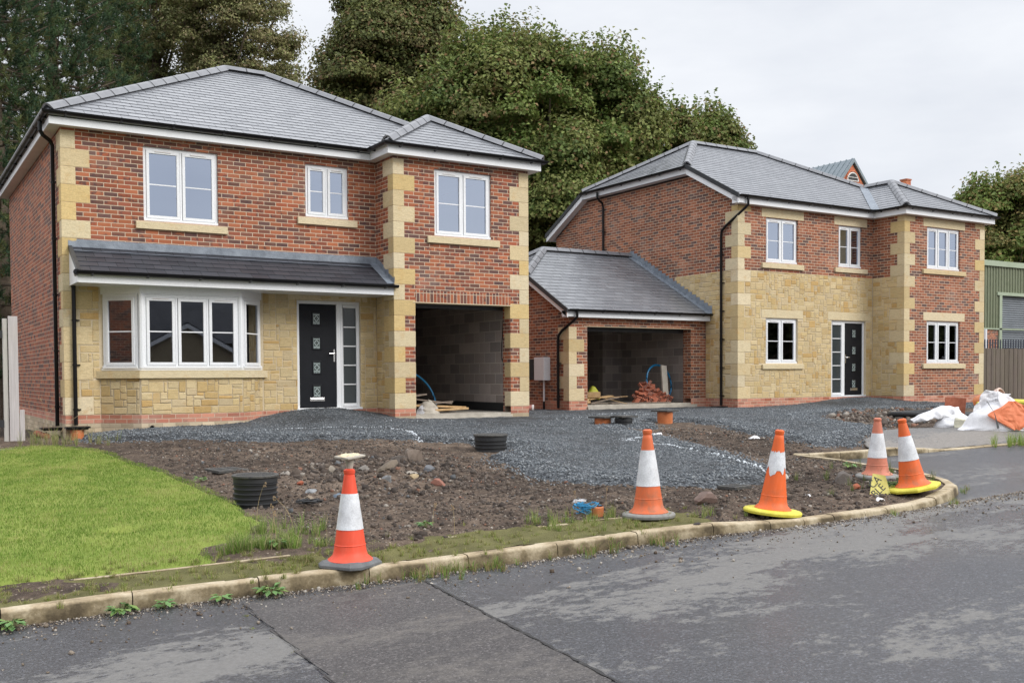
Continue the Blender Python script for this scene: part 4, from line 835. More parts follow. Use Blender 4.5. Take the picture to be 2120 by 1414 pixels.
n_ = 22
for i in range(n_):
    t0, t1 = i/n_, (i+1)/n_; ya, yb = gY0+(gYM-gY0)*t0, gY0+(gYM-gY0)*t1; za, zb = g_rz(ya-gY0), g_rz(yb-gY0)
    mb.face([(DX-.018, ya, za+.02), (DX-.018, yb+.02, zb+.03), (DX-.014, yb+.02, zb+.16), (DX-.014, ya, zb+.15)]); mb.face([(DX-.02, ya, za+.03), (DX-.17, ya, za+.016), (DX-.17, yb, zb+.016), (DX-.02, yb, zb+.03)])
mb.build('stepped_flashing', M['lead'], H)
mf, mg, br = MB(), MB(), []
eave(mf, mg, br, [(GX0-.2, GY-.2), (DX-.03, GY-.2)], GZ, .155); eave(mf, mg, br, [(GX0-.2, gY1-ghv), (GX0-.2, gY0+ghv)], ghz-.22, .16)
gb = gez-.03; barge(mf, GX0-.2, gY0, gb, gY0+ghv, ghz-.04, .16); barge(mf, GX0-.2, gY1, gb, gY1-ghv, ghz-.04, .16); mf.box(GX0-.222, GX0, gY0+.053, GY-.02, GZ-.001, GZ+.148)
mf.build('garage_fascia', M['white'], H)
mb = MB(); barge(mb, GX0-.223, gY0-.03, gb+.06, gY0+ghv, ghz+.04, .115, .03); mb.build('verge_trim', M['darkgrey'], H)
mb = MB(); mb.box(GX0, DX-.01, GY-.178, GY-.001, GZ+.006, GZ+.016); mb.prism([(GX0-.2, gY0+.05, gb-.14), (GX0-.2, gY0+ghv, ghz-.18), (GX0-.2, gY0+ghv, ghz-.17), (GX0-.2, gY0+.05, gb-.13)], (.2, 0, 0)); mb.build('soffit', M['white_dirty'], H)
gt = mg.build('gutter', M['black'], H); brackets(br, gt, M['black'])
downpipe([(GX0+.06, GY-.262, 2.2), (GX0+.06, GY-.262, 2.03), (GX0+.0, GY-.18, 1.93), (GX0-.06, GY+.2, 1.72), (GX0-.06, GY+.36, 1.6), (GX0-.06, GY+.38, 1.45), (GX0-.06, GY+.38, -.18)], H, 2, wall_dir=(1, 0, 0))
mb = MB(); mb.tube([(DX-.03, bYB-.1, 4.6), (DX-.4, bYB-.2, 4.35), (DX-.1, bYB-1.2, 3.9), (DX-.06, bYB-1.3, 3.7)], .03, 8); mb.build('waste_pipe', M['black'], H, smooth=True)
# meter box on the garage side
mbx = MB(); yb0, yb1 = GY+.80, GY+1.25
mbx.box(GX0-.20, GX0-.003, yb0, yb1, .50, 1.08); o = mbx.build('meter_box', M['white'], H, bevel=.012)
mbx = MB(); mbx.tube([(GX0-.10, yb0+.15, .5), (GX0-.10, yb0+.15, -.1)], .022, 8); mbx.build('conduit', M['white'], o, smooth=True)
mbx = MB(); mbx.tube([(GX0-.10, yb0+.15, -.02), (GX0-.10, yb0+.15, -.25)], .03, 8); mbx.build('conduit_sleeve', M['black'], o, smooth=True)
mbx = MB(); mbx.box(GX0-.012, GX0-.002, GY+1.55, GY+2.1, .52, 1.04); mbx.build('wall_recess', M['blackm'], H)
# ================================================================== the ground
kl = KERB0+KERB; k2 = KERB2
def axis(segs):
    out = []
    for a, b, s in segs: out += list(np.arange(a, b-1e-6, s))
    out.append(segs[-1][1]); return np.array(sorted(set(np.round(out, 4))))
def sheet(name, xs, ys, zf, mask, mat, colf=None):
    X, Y = np.meshgrid(xs, ys, indexing='ij'); Z = zf(X, Y); nx, ny = X.shape
    idx = np.arange(nx*ny).reshape(nx, ny); q = np.stack([idx[:-1, :-1], idx[1:, :-1], idx[1:, 1:], idx[:-1, 1:]], -1).reshape(-1, 4)
    cx = (X[:-1, :-1]+X[1:, 1:])/2; cy = (Y[:-1, :-1]+Y[1:, 1:])/2
    if mask is not None: q = q[mask(cx, cy).ravel()]
    used, inv = np.unique(q, return_inverse=True); V = np.stack([X.ravel(), Y.ravel(), Z.ravel()], 1)[used]
    return np_mesh(name, V, inv.reshape(-1, 4), mat, smooth=True)
LAWN = [(-6, -2.5), (-2.2, -2.45), (-1.25, -2.3), (-.8, -1.95), (-.4, -2.05), (-.1, -2.35), (.08, -2.9), (.2, -4.2), (.35, -5.6), (.40, -6.5), (.43, -7.3), (.45, -8.1), (.38, -8.8), (.42, -9.1), (.1, -9.75), (-.1, -9.95), (-.33, -9.9), (-.42, -10.1), (-.35, -10.55), (-.8, -10.55), (-1.5, -10.45), (-2.4, -10.35), (-6, -10.1)]
TAR = [(9.62, -9.0), (9.6, -8.7), (10.2, -8.2), (11.0, -7.75), (11.6, -7.3), (12.6, -7.45), (14.5, -8.1), (20, -8.6), (40, -12), (60, -22), (30, -14.4), (20, -11.2), (16, -10.1), (12.2, -9.38), (10.7, -9.06), (10.3, -9.0)]
def soil_z(X, Y):
    z = ground_z(X, Y); near = np.clip(1-np.hypot(X-5, Y+5)/60, 0, 1)
    z = z+near*((fbm(X, Y, 1.1, 3, 3)-.5)*.09+(fbm(X, Y, 5, 4, 9)-.5)*.075*sm((1+Y+11)/1.2))
    d = pdist(X, Y, ROADP); ins = pip(X, Y, ROADP) | (d < .07); edge = sm((d-.1)/.5); g = ground_z(X, Y)
    z = np.where(ins, road_z(X, Y)-.15, g-.006+(z-g)*edge)
    z = z-.14*np.exp(-((X-.72)/.42)**2-((Y+7.95)/.42)**2)        # pit round the inspection chamber
    z = z-.25*np.exp(-(np.maximum(0, np.abs(X-4.4)-9))**2)*0
    z = z-.09*pip(X, Y, LAWN)*sm(pdist(X, Y, LAWN)/.15)-.05*pip(X, Y, TAR)
    m = pip(X, Y, HEAP); return z+m*(np.maximum(0, fbm(X, Y, 2.4, 3, 5)-.35)*.30)*sm(pdist(X, Y, HEAP)/.7)
HEAP = [(1.3, -8.7), (1.5, -6.4), (3.0, -5.4), (3.7, -6.6), (3.4, -8.6), (2.3, -9.0)]
gxs = axis([(-400, -60, 40), (-60, -6, 4), (-6, -2.5, .5), (-2.5, 9.5, .05), (9.5, 28, .15), (28, 60, 4), (60, 500, 40)])
gys = axis([(-400, -60, 40), (-60, -14, 4), (-14, -12.4, .2), (-12.4, -.6, .05), (-.6, 3, .12), (3, 20, .8), (20, 60, 4), (60, 600, 40)])
tag(sheet('ground', gxs, gys, soil_z, None, M['dirt']), kind='structure')
rxs = axis([(-60, -4, 4), (-4, -2.2, .2), (-2.2, 13, .05), (13, 60, 1)]); rys = axis([(-32, -16, 2), (-16, -12.6, .2), (-12.6, -8.4, .05)])
E_ = .07
def near_in(X, Y): return pip(X, Y, ROADP) | (pdist(X, Y, ROADP) < E_)
def roadz(X, Y): return road_z(X, Y)+(fbm(X, Y, .6, 3, 21)-.5)*.02
rys = axis([(-32, -16, 2), (-16, -12.6, .2), (-12.6, -8.4, .05)])
tag(sheet('road', rxs, rys, roadz, near_in, M['road']), kind='structure')
def rz_(x, y): return float(roadz(np.array(x), np.array(y)))
def ribbon(pl, wds, dz, zf, step=.06, jit=0, sides=None):
    """flat strip along a polyline"""
    V = []; F = []; n = 0; P = [Vector((x, y, 0)) for x, y in pl]; pts = []
    for a, b in zip(P[:-1], P[1:]):
        k = max(1, int((b-a).length/step)); pts += [a.lerp(b, i/k) for i in range(k)]
    pts.append(P[-1]); m_ = len(pts)
    for i, p in enumerate(pts):
        d = (pts[min(i+1, m_-1)]-pts[max(i-1, 0)]).normalized(); s = Vector((-d.y, d.x, 0))
        for sg in (-1, 1):
            q = p+s*sg*(wds/2+random.uniform(-jit, jit)); V.append((q.x, q.y, zf(q.x, q.y)+dz))
        if i: F.append((2*i-2, 2*i-1, 2*i+1, 2*i))
    return V, F
J1 = [(.80, -11.75), (.66, -12.9), (.50, -14.45), (.30, -17), (.1, -24)]; J2 = [(-.52, -11.5), (-.60, -12.6), (-.67, -13.56), (-.75, -17), (-.9, -24)]
def pmask(X, Y): return pip(X, Y, [(x, y) for x, y in J1]+[(x, y) for x, y in J2[::-1]])
tag(sheet('road_patch', axis([(-1, 1, .04)]), axis([(-24, -16, .5), (-16, -11.4, .04)]), lambda X, Y: roadz(X, Y)+.004, lambda X, Y: pmask(X, Y) & near_in(X, Y), M['patch']), kind='structure')
V, F = ribbon([(x+.0, y) for x, y in J1], .018, .009, rz_, .05, .007); tag(np_mesh('road_seam', V, F, M['seam']), kind='structure')
V, F = ribbon(J2, .006, .009, rz_, .05, .004); tag(np_mesh('road_seam', V, F, M['seam']), kind='structure')
# kerbs: one stone between every two joints, all one structure
def kerbs(name, pts, inside=-1, wid=.125, gap=.004):
    mb = MB(); P = [Vector((x, y, rz_(x, y)+h)) for x, y, h in pts]
    nrm = []
    for i in range(len(P)):
        d = (P[min(i+1, len(P)-1)]-P[max(i-1, 0)]); d.z = 0; d.normalize(); nrm.append(Vector((-d.y, d.x, 0))*(-inside))
    for i in range(len(P)-1):
        a, b = P[i], P[i+1]; d = (b-a).normalized(); na, nb = nrm[i], nrm[i+1]; L_ = (b-a).length
        nst = max(1, round(L_/.92)) if L_ > 1.3 else 1
        for s in range(nst):
            t0, t1 = s/nst, (s+1)/nst; p, q = a.lerp(b, t0)+d*gap, a.lerp(b, t1)-d*gap; n0, n1 = na.lerp(nb, t0).normalized(), na.lerp(nb, t1).normalized(); j = Vector((0, 0, random.uniform(-.006, .004)))
            def ring(p, n): return [p-Vector((0, 0, .32)), p-Vector((0, 0, .10))+n*.0, p-Vector((0, 0, .028))+n*.008, p-Vector((0, 0, .006))+n*.024, p+n*.04, p+n*wid, p+n*wid-Vector((0, 0, .32))]
            r0, r1 = [v+j for v in ring(p, n0)], [v+j for v in ring(q, n1)]
            for k in range(6): mb.face([r0[k], r1[k], r1[k+1], r0[k+1]])
            mb.face(r0); mb.face(r1[::-1])
    return tag(mb.build(name, M['kerb'], smooth=True), kind='structure')
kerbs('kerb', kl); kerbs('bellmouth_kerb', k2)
def edging(name, pts, wd=.05, h=.03, up=.012):
    mb = MB(); 
    for (a, b), (c, d) in zip(pts[:-1], pts[1:]):
        p, q = Vector((a, b, gz(a, b)+up)), Vector((c, d, gz(c, d)+up)); t = (q-p).normalized(); s = Vector((-t.y, t.x, 0))*wd/2
        mb.prism([p-s-Vector((0, 0, .1)), p+s-Vector((0, 0, .1)), p+s, p-s], q-p)
    return tag(mb.build(name, M['kerb'], bevel=.006), kind='structure')
edging('verge_edging', [(-1.47, -10.5), (-.7, -10.6), (.12, -10.70)]); edging('verge_edging', [(.62, -10.76), (1.4, -10.80), (2.28, -10.93)], .045, up=-.004); edging('verge_edging', [(2.33, -10.97), (2.62, -11.02)], .04); edging('verge_edging', [(2.8, -11.0), (3.2, -11.08)], .04)
# sheets laid on the soil: crushed stone, footway tarmac, lawn, flags
GRAV1 = [(.1, .3), (.15, -1.0), (.45, -1.75), (.95, -2.3), (1.9, -3.0), (3.3, -3.45), (4.2, -3.75), (4.6, -4.5), (5.0, -5.3), (5.2, -5.9), (4.95, -6.35), (4.35, -6.7), (4.08, -7.3), (3.95, -8.3), (4.02, -9.2), (4.55, -9.95), (5.2, -10.35), (5.85, -10.35), (6.35, -9.95), (6.85, -9.4), (7.2, -8.5), (7.6, -7.4), (7.95, -6.4), (8.2, -5.5), (8.4, -4.7), (8.75, -4.3), (9.3, -4.4), (9.6, -3.6), (10.2, -3.2), (10.9, -3.6), (10.45, -4.6), (9.75, -6.0), (9.2, -7.2), (8.95, -8.3), (9.6, -8.55), (10.6, -7.9), (11.9, -7.3), (12.4, -6.4), (12.9, -5.2), (13.9, -4.0), (15.2, -3.2), (16.5, -2.6), (18.4, -2.4), (21, -2.6), (25.5, -3.0), (26, 1), (20, 3), (15.9, 6), (11, 7), (9.0, 7), (8.85, 2), (5, 2), (2, 1)]
def lump(X, Y, poly, t=.055, edge=.30, seed=1, amp=.02):
    d = pdist(X, Y, poly); d = d+(fbm(X, Y, 2.2, 3, seed)-.5)*.35
    ins = pip(X, Y, poly); d = np.where(ins, d, -d)
    return ground_z(X, Y)-.09+(t+.09)*sm((d+.12)/edge)+(fbm(X, Y, 7, 4, seed+3)-.5)*amp
tag(sheet('gravel_drive', axis([(0, 9, .05), (9, 26, .1)]), axis([(-10.9, -3, .05), (-3, 2, .08), (2, 7, .3)]), lambda X, Y: lump(X, Y, GRAV1, .05, .3, 31, .035), lambda X, Y: pip(X, Y, GRAV1) | (pdist(X, Y, GRAV1) < .35), M['gravel']), kind='structure')
tag(sheet('footway', axis([(9.3, 17, .05), (17, 60, .5)]), axis([(-24, -11, .5), (-11, -7, .05)]), lambda X, Y: np.where(pdist(X, Y, ROADP) < .11, ground_z(X, Y)-.03, ground_z(X, Y)+.010), lambda X, Y: pip(X, Y, TAR), M['tarmac']), kind='structure')
def lawn_z(X, Y): return ground_z(X, Y)+.02+(fbm(X, Y, .9, 3, 41)-.5)*.06-.10*np.exp(-((X+.85)/.12)**2-((Y+9.0)/.10)**2)
tag(sheet('lawn', axis([(-6, -2.6, .3), (-2.6, .7, .05)]), axis([(-10.7, -1.7, .05)]), lambda X, Y: lawn_z(X, Y)-.05*(1-sm(pdist(X, Y, LAWN)/.12)), lambda X, Y: pip(X, Y, LAWN), M['lawn']), kind='structure')
VERGE = [(-6, -10.2), (-2.4, -10.38), (-1.5, -10.5), (.1, -10.70), (.6, -10.72), (1.4, -10.76), (2.9, -10.95), (3.9, -11.2), (3.75, -11.72), (2.84, -11.65), (1.26, -11.48), (.46, -11.38), (-.34, -11.22), (-1.2, -11.06), (-6, -10.9)]
tag(sheet('verge', axis([(-6, -2.6, .3), (-2.6, 4, .05)]), axis([(-11.8, -10.1, .04)]), lambda X, Y: ground_z(X, Y)+.004+(fbm(X, Y, 6, 3, 44)-.5)*.03, lambda X, Y: pip(X, Y, VERGE), M['moss']), kind='structure')
mb = MB()
for i in range(4):
    for j in range(2):
        x0, y0 = -.93-.46*(i+1), -2.32+.0+.95*j; mb.box(x0+.004, x0+.452, y0+.1*0, y0+.94, -.55, -.40)
mb.box(-.92, -.87, -2.15, -.45, -.5, -.392)
tag(mb.build('path', M['flag'], bevel=.005), kind='structure')
# ---- loose stone, pebbles
OCT = [(1, 0, 0), (-1, 0, 0), (0, 1, 0), (0, -1, 0), (0, 0, 1), (0, 0, -1)]; OF = [(0, 2, 4), (2, 1, 4), (1, 3, 4), (3, 0, 4), (2, 0, 5), (1, 2, 5), (3, 1, 5), (0, 3, 5)]
CUB = [(-.7, -.7, -.6), (.8, -.6, -.7), (.7, .75, -.5), (-.6, .6, -.7), (-.75, -.55, .6), (.55, -.7, .7), (.75, .6, .55), (-.65, .7, .7)]; CFc = [(0, 3, 2, 1), (4, 5, 6, 7), (0, 1, 5, 4), (1, 2, 6, 5), (2, 3, 7, 6), (3, 0, 4, 7)]
def pick(pal, n, var=.18):
    pal = np.array(pal); c = pal[RNG.integers(0, len(pal), n)]; return c*(1+RNG.uniform(-var, var, (n, 1)))
def rnd_in(poly, n, seed=0):
    p = np.array(poly); lo, hi = p.min(0), p.max(0); X = np.zeros(0); Y = np.zeros(0)
    while len(X) < n:
        x = RNG.uniform(lo[0], hi[0], n*3); y = RNG.uniform(lo[1], hi[1], n*3); k = pip(x, y, poly); X = np.append(X, x[k]); Y = np.append(Y, y[k])
    return X[:n], Y[:n]
GP = [(.09, .10, .11), (.12, .134, .148), (.155, .172, .186), (.20, .215, .23), (.11, .12, .13), (.25, .265, .275)]
x, y = rnd_in(GRAV1, 150000); d = pdist(x, y, GRAV1); dc = np.hypot(x+2.65, y+18.5)
keep = (RNG.random(len(x)) < np.clip(1.35-d/1.6, .0, 1)+.55*(fbm(x, y, .8, 3, 77) > .47)) & (y < 1.2) & ~((x > 5.75) & (x < 8.85) & (y > -.85)) & ~((x < 5.75) & (y > -.02)) & ~((x > DX) & (y > DY-.02))
x, y, d, dc = x[keep], y[keep], d[keep], dc[keep]; n = len(x)
s = RNG.uniform(.005, .0125, n)*(1+.5*(d < .6))
sc3 = s[:, None]*RNG.uniform(.55, 1.15, (n, 3)); x = x+RNG.normal(0, .12, n)*(d < .5); y = y+RNG.normal(0, .12, n)*(d < .5)
z = lump(x, y, GRAV1, .05, .3, 31, .035); z = np.maximum(z, soil_z(x, y)) + s*.35
spray = [[(2.65, -2.2), (4.04, -2.14), (4.75, -2.5), (4.8, -3.3), (4.5, -4.3), (4.37, -5.6)], [(7.01, -6.2), (7.03, -7.3), (6.85, -8.4), (6.45, -9.5), (6.2, -10.05)], [(8.68, -1.99), (9.64, -1.98), (11.51, -1.57)], [(6.9, -6.4), (8.0, -5.9), (9.3, -6.2)], [(5.0, -1.3), (8.7, -2.2)], [(10.5, -.9), (12.5, -.6)]]
c = pick(GP, n)
for sp_, wdt in zip(spray, (.035, .035, .03, .05, .02, .03)):
    ds = pdist(x, y, sp_, False); k = (ds < wdt) & (RNG.random(n) < .75); c[k] = (.62, .66, .70)
tag(scatter('loose_gravel', CUB, CFc, np.stack([x, y, z], 1), sc3, rand_rot(n), c, M['stone']), 'dark blue-grey crushed stone lying loose over the drives', 'gravel', kind='stuff')
DIRTP = [(.5, -10.4), (.5, -2.5), (1.9, -3.4), (4.3, -4.2), (4.0, -8.5), (4.2, -9.8), (5.6, -10.6), (7.2, -9.4), (8.5, -5), (9.5, -4.6), (10, -6), (8.9, -8.5), (8.2, -9.8), (7.3, -11.5), (6.3, -12), (4, -11.8), (3.2, -11.1), (.6, -10.75)]
x, y = rnd_in(DIRTP, 11000); n = len(x); s = RNG.gamma(1.1, .0045, n)+.0025; hp = pip(x, y, HEAP); s = np.where(hp, s*1.5, s); s = np.minimum(s, .05); z = soil_z(x, y)+s*.3
PP = [(.12, .097, .08), (.16, .135, .11), (.08, .065, .054), (.10, .08, .066), (.20, .175, .15), (.13, .10, .08), (.11, .115, .12), (.07, .055, .046), (.09, .072, .06), (.09, .072, .058), (.12, .095, .075), (.19, .10, .068), (.30, .27, .235)]
tag(scatter('loose_stones', CUB, CFc, np.stack([x, y, z], 1), s[:, None]*RNG.uniform(.55, 1.2, (n, 3)), rand_rot(n), pick(PP, n), M['stone']), 'small stones and crumbs of rubble scattered over the bare soil', 'rubble', kind='stuff')
x, y = rnd_in(DIRTP, 9000); n = len(x); s = RNG.gamma(1.8, .0065, n)+.004; s = np.minimum(s, .06)*np.where(pip(x, y, HEAP), 1.35, .8); z = soil_z(x, y)
tag(scatter('soil_clods', CUB, CFc, np.stack([x, y, z], 1), s[:, None]*RNG.uniform(.6, 1.2, (n, 3)), rand_rot(n), pick([(.055, .042, .034), (.08, .062, .05), (.042, .033, .027), (.11, .085, .068)], n), M['stone']), 'dark crumbly clods of earth over the churned-up plot', 'soil', kind='stuff')
# dirt patch with stones in front of the far house, grit on the road
DP2 = [(14.3, -4.0), (16.8, -2.6), (20, -2.7), (17, -5.2), (13.2, -7.2), (12.3, -6.8), (13, -5.3)]
x, y = rnd_in(DP2, 2500); n = len(x); s = RNG.gamma(1.8, .011, n)+.005; z = soil_z(x, y)+s*.3
tag(scatter('loose_stones', CUB, CFc, np.stack([x, y, z], 1), s[:, None]*RNG.uniform(.6, 1.2, (n, 3)), rand_rot(n), pick(PP, n), M['stone']), 'stones on the brown earth patch before the further house', 'rubble', kind='stuff')
x = RNG.uniform(-3, 14, 13000); tt = 0
kx = np.array([p[0] for p in kl]); ky = np.array([p[1] for p in kl]); y = np.interp(x, kx[:20], ky[:20])-np.where(RNG.random(13000) < .6, RNG.gamma(1.0, .05, 13000), RNG.gamma(1.1, .25, 13000))-.01
k = x < 8; x, y = x[k], y[k]; n = len(x); s = RNG.gamma(1.5, .0022, n)+.0015
tag(scatter('road_grit', CUB, CFc, np.stack([x, y, roadz(x, y)+s*.4], 1), s[:, None]*RNG.uniform(.6, 1.2, (n, 3)), rand_rot(n), pick([(.25, .21, .17), (.15, .12, .09), (.35, .32, .28), (.10, .075, .055)], n), M['stone']), 'fine grit and soil crumbs washed along the gutter', 'grit', kind='stuff')
# ---- grass
def blades(name, x, y, z, h, wd, cols, lean=.5, label=None, cat='grass', parent=None, curve=.5, kind='stuff', out=None):
    n = len(x); a = RNG.uniform(0, 2*math.pi, n); b = RNG.uniform(0, 2*math.pi, n) if out is None else out+RNG.normal(0, .5, n); le = np.abs(RNG.normal(0, lean, n))*h
    w = wd/2; P = np.stack([x, y, z], 1); side = np.stack([np.cos(a)*w, np.sin(a)*w, np.zeros(n)], 1); dr = np.stack([np.cos(b), np.sin(b), np.zeros(n)], 1)
    mid = P+dr*(le*curve*.4)[:, None]+np.stack([0*h, 0*h, h*.6], 1); tip = P+dr*le[:, None]+np.stack([0*h, 0*h, h*(1-.25*np.minimum(1, le/h))], 1)
    V = np.stack([P-side, P+side, mid+side*.7, mid-side*.7, tip], 1).reshape(-1, 3); i = np.arange(n)*5
    q = np.concatenate([np.stack([i, i+1, i+2], 1), np.stack([i, i+2, i+3], 1), np.stack([i+3, i+2, i+4], 1)])
    o = np_mesh(name, V, q, M['grass'], np.repeat(cols, 5, 0), parent=parent)
    return tag(o, label, cat, kind=kind) if label else o
x, y = rnd_in(LAWN, 230000); k = (x > -2.75) & (np.hypot(x+2.65, y+18.5) < 18.5); x, y = x[k], y[k]; n = len(x)
pt = .45*fbm(x, y, 1.1, 4, 51)+.55*fbm(x, y, 6, 3, 53); kk = pdist(x, y, LAWN)+(fbm(x, y, 8, 3, 57)-.5)*.16 > .015; x, y, pt = x[kk], y[kk], pt[kk]; n = len(x); g1 = np.array([.125, .215, .030]); g2 = np.array([.225, .30, .060]); g3 = np.array([.36, .34, .14])
cols = g1+(g2-g1)*np.clip((pt-.42)/.14, 0, 1)[:, None]; f = (RNG.random(n) < .10+.45*np.clip((pt-.53)*7, 0, 1))[:, None]; cols = np.where(f, g3, cols)*(1+RNG.uniform(-.22, .22, (n, 1)))
blades('lawn_grass', x, y, lawn_z(x, y), RNG.uniform(.016, .036, n), .0032+0*x, cols, .75, 'short bright green mown grass of the front lawn')
def tufts(name, spots, label, per=60, hh=(.06, .18), spread=.05, cols=((.14, .22, .05), (.22, .27, .08), (.33, .29, .14)), wd=.004, zf=None, lean=.6, kind='stuff', cat='grass', group=None):
    X = []; Y = []; H_ = []; O_ = []
    for (cx, cy, r, k) in spots:
        m_ = int(per*k); 
        nt_ = max(1, int(m_/22)); tx = RNG.normal(cx, r*spread*8, nt_); ty = RNG.normal(cy, r*spread*5, nt_); ti = RNG.integers(0, nt_, m_); rr_ = np.abs(RNG.normal(0, .016, m_)); aa = RNG.uniform(0, 6.28, m_); hs_ = RNG.uniform(.6, 1.15, nt_)
        X += list(tx[ti]+rr_*np.cos(aa)); Y += list(ty[ti]+rr_*np.sin(aa)); O_ += list(aa); H_ += list(RNG.uniform(hh[0], hh[1], m_)*(.6+.8*r)*hs_[ti])
    x = np.array(X); y = np.array(Y); h = np.array(H_); n = len(x); z = (zf or soil_z)(x, y)-.005
    o = blades(name, x, y, z, h, wd+0*x, pick(cols, n, .25), lean, label, cat, kind=kind, out=np.array(O_))
    if group: o['group'] = group
    return o
sp1 = [(random.uniform(-2.6, 3.6), 0, random.uniform(.2, .6), random.uniform(.4, 1)) for _ in range(210)]
def kerby(x): return float(np.interp(x, kx[:20], ky[:20]))
vt = [(x_, kerby(x_)+.13+random.random()**.8*.62, r*.6, k) for x_, _, r, k in sp1]
tufts('verge_grass', vt, 'rough grass and moss on the narrow strip behind the kerb', 90, (.025, .08), .12, zf=lambda X, Y: ground_z(X, Y), cols=((.19, .25, .06), (.28, .32, .09), (.40, .36, .18), (.22, .19, .085)))
tufts('verge_grass', [(2.75+random.uniform(-.25, .3), -10.98+random.uniform(-.18, .1), .5, 1) for _ in range(9)]+[(3.3, -11.45, .4, .7), (2.9, -11.4, .4, .7), (3.9, -11.45, .4, .9), (4.15, -11.5, .3, .7)], 'taller green tufts beside the blue rope and the second cone', 90, (.05, .17), .06, cols=((.16, .26, .05), (.25, .32, .09), (.36, .34, .16)))
tufts('gutter_weeds', [(x_, kerby(x_)-.05, .4, 1) for x_ in [.62, .75, .9, 1.05, 1.15, 1.3, 1.42, 1.5, 2.25, 2.4, 2.5, 2.95, 3.02, 1.0, 1.2, .8]]+[(5.6, -12.25, .2, .4), (6.6, -12.25, .2, .5), (7.3, -11.85, .25, .6), (6.3, -12.35, .2, .3)], 'clumps of wild grass growing between kerb and road', 110, (.04, .16), .05, zf=lambda X, Y: road_z(X, Y), cols=((.18, .27, .06), (.27, .23, .10), (.17, .31, .06), (.36, .27, .15)))
tufts('lawn_edge_grass', [(random.uniform(-.25, .7), random.uniform(-10.5, -9.5), random.uniform(.3, .7), 1) for _ in range(20)]+[(-.08, -10.15, .45, 4), (.02, -10.35, .4, 3), (-.15, -10.35, .4, 3), (.3, -9.6, .3, 1), (.45, -10.5, .3, 1)], 'long coarse grass clump at the corner of the lawn', 90, (.05, .19), .022, cols=((.19, .30, .06), (.26, .35, .09), (.42, .38, .20), (.14, .23, .05)), lean=.75)
tufts('gate_weeds', [(-.55, -.9, .8, 1), (-.35, -1.3, .8, 1.6), (-.15, -1.7, .8, 1.6), (-.5, -1.75, .7, 1.4), (-.2, -.5, .6, .7), (.2, -1.9, .4, .6), (-.6, -1.5, .6, 1)], 'straggly dry grass between the gate and the house corner', 80, (.08, .30), .05, cols=((.2, .27, .08), (.42, .36, .20), (.3, .3, .12)))
tufts('island_weeds', [(7.35, -10.95, .6, 1), (7.15, -11.3, .5, 1), (7.45, -10.5, .5, .8), (6.55, -11.45, .4, 1), (6.7, -11.3, .4, 1), (7.05, -10.6, .6, .8), (6.2, -10.5, .5, .5), (7.7, -9.9, .3, .3), (6.6, -10.5, .5, .5), (7.4, -11.25, .5, .7)], 'weedy grass on the soil island around the two right-hand cones', 80, (.04, .17), .09, cols=((.14, .2, .06), (.3, .27, .14), (.12, .18, .05)))
tufts('seam_weeds', [(float(np.interp(-y_, [11.5, 12.6, 13.56, 17], [-.52, -.60, -.67, -.75])), y_, .12, r_) for y_, r_ in ((-11.9, .5), (-12.2, .25), (-12.9, .4), (-13.3, .7), (-13.45, .8), (-13.9, .5), (-12.5, .2))], 'tiny grass growing out of the joint in the asphalt', 60, (.008, .03), .06, zf=lambda X, Y: road_z(X, Y), cols=((.2, .27, .05), (.3, .27, .09)))
# ---- leafy gutter weeds: each a plant
def leafy(name, x, y, z, r, n, label, cols, group=None, size=.035):
    mb = MB(local=True)
    for i in range(n):
        a = random.uniform(0, 6.28); l = r*random.uniform(.4, 1); h = random.uniform(.01, .05)+r*.15; s = size*random.uniform(.6, 1.2); c = random.choice(cols); d = Vector((math.cos(a), math.sin(a), 0)); t = Vector((-d.y, d.x, 0)); p = d*l*.5+Vector((0, 0, h)); q = d*(l*.5+s*2)+Vector((0, 0, h*random.uniform(.3, 1.2)))
        mb.face([p, p.lerp(q, .5)+t*s*.6+Vector((0, 0, .006)), q, p.lerp(q, .5)-t*s*.6+Vector((0, 0, .006))], c); mb.face([Vector((0, 0, 0)), d*.004+t*.003, p+t*.002, p-t*.002], (.2, .22, .1))
    o = mb.build(name, M['grass']); o.location = (x, y, z); return tag(o, label, 'weed', group)
GW = [(.13, .26, .09), (.18, .32, .12), (.22, .33, .10)]
for x_, r, n_, lb in ((-1.95, .10, 34, 'low leafy weed sprouting from the gutter at the left edge'), (-1.28, .12, 40, 'broad leafy weed against the foot of the kerb below the lawn'), (-1.0, .06, 18, 'small green weed at the foot of the kerb'), (-.62, .05, 16, 'tiny leafy weed in the gutter left of the wide clump'), (-.28, .13, 46, 'leafy weed clump in the gutter just left of the road joint')):
    leafy('gutter_weed', x_, kerby(x_)-.07, float(road_z(x_, -11.3)), r, n_, lb, GW, 'leafy weeds along the gutter')
for x_, y_, r, n_, lb in ((.12, -10.38, .12, 30, 'broad pale-leaved weed beside the long grass clump'), (6.35, -11.55, .22, 70, 'bushy green weed behind the yellow sign'), (.35, -7.2, .08, 22, 'small seedling weeds between lawn and ribbed chamber'), (.5, -6.6, .07, 18, 'seedling beside the square cover and the lawn edge'), (4.4, -8.6, .06, 14, 'single sprig of green weed at the gravel edge'), (1.5, -10.4, .07, 18, 'flat weed rosette behind the edging right of the first cone'), (7.3, -10.3, .1, 26, 'weed on the back edge of the soil island')):
    leafy('weed', x_, y_, float(soil_z(np.array([x_]), np.array([y_]))[0])+.005, r, n_, lb, GW)
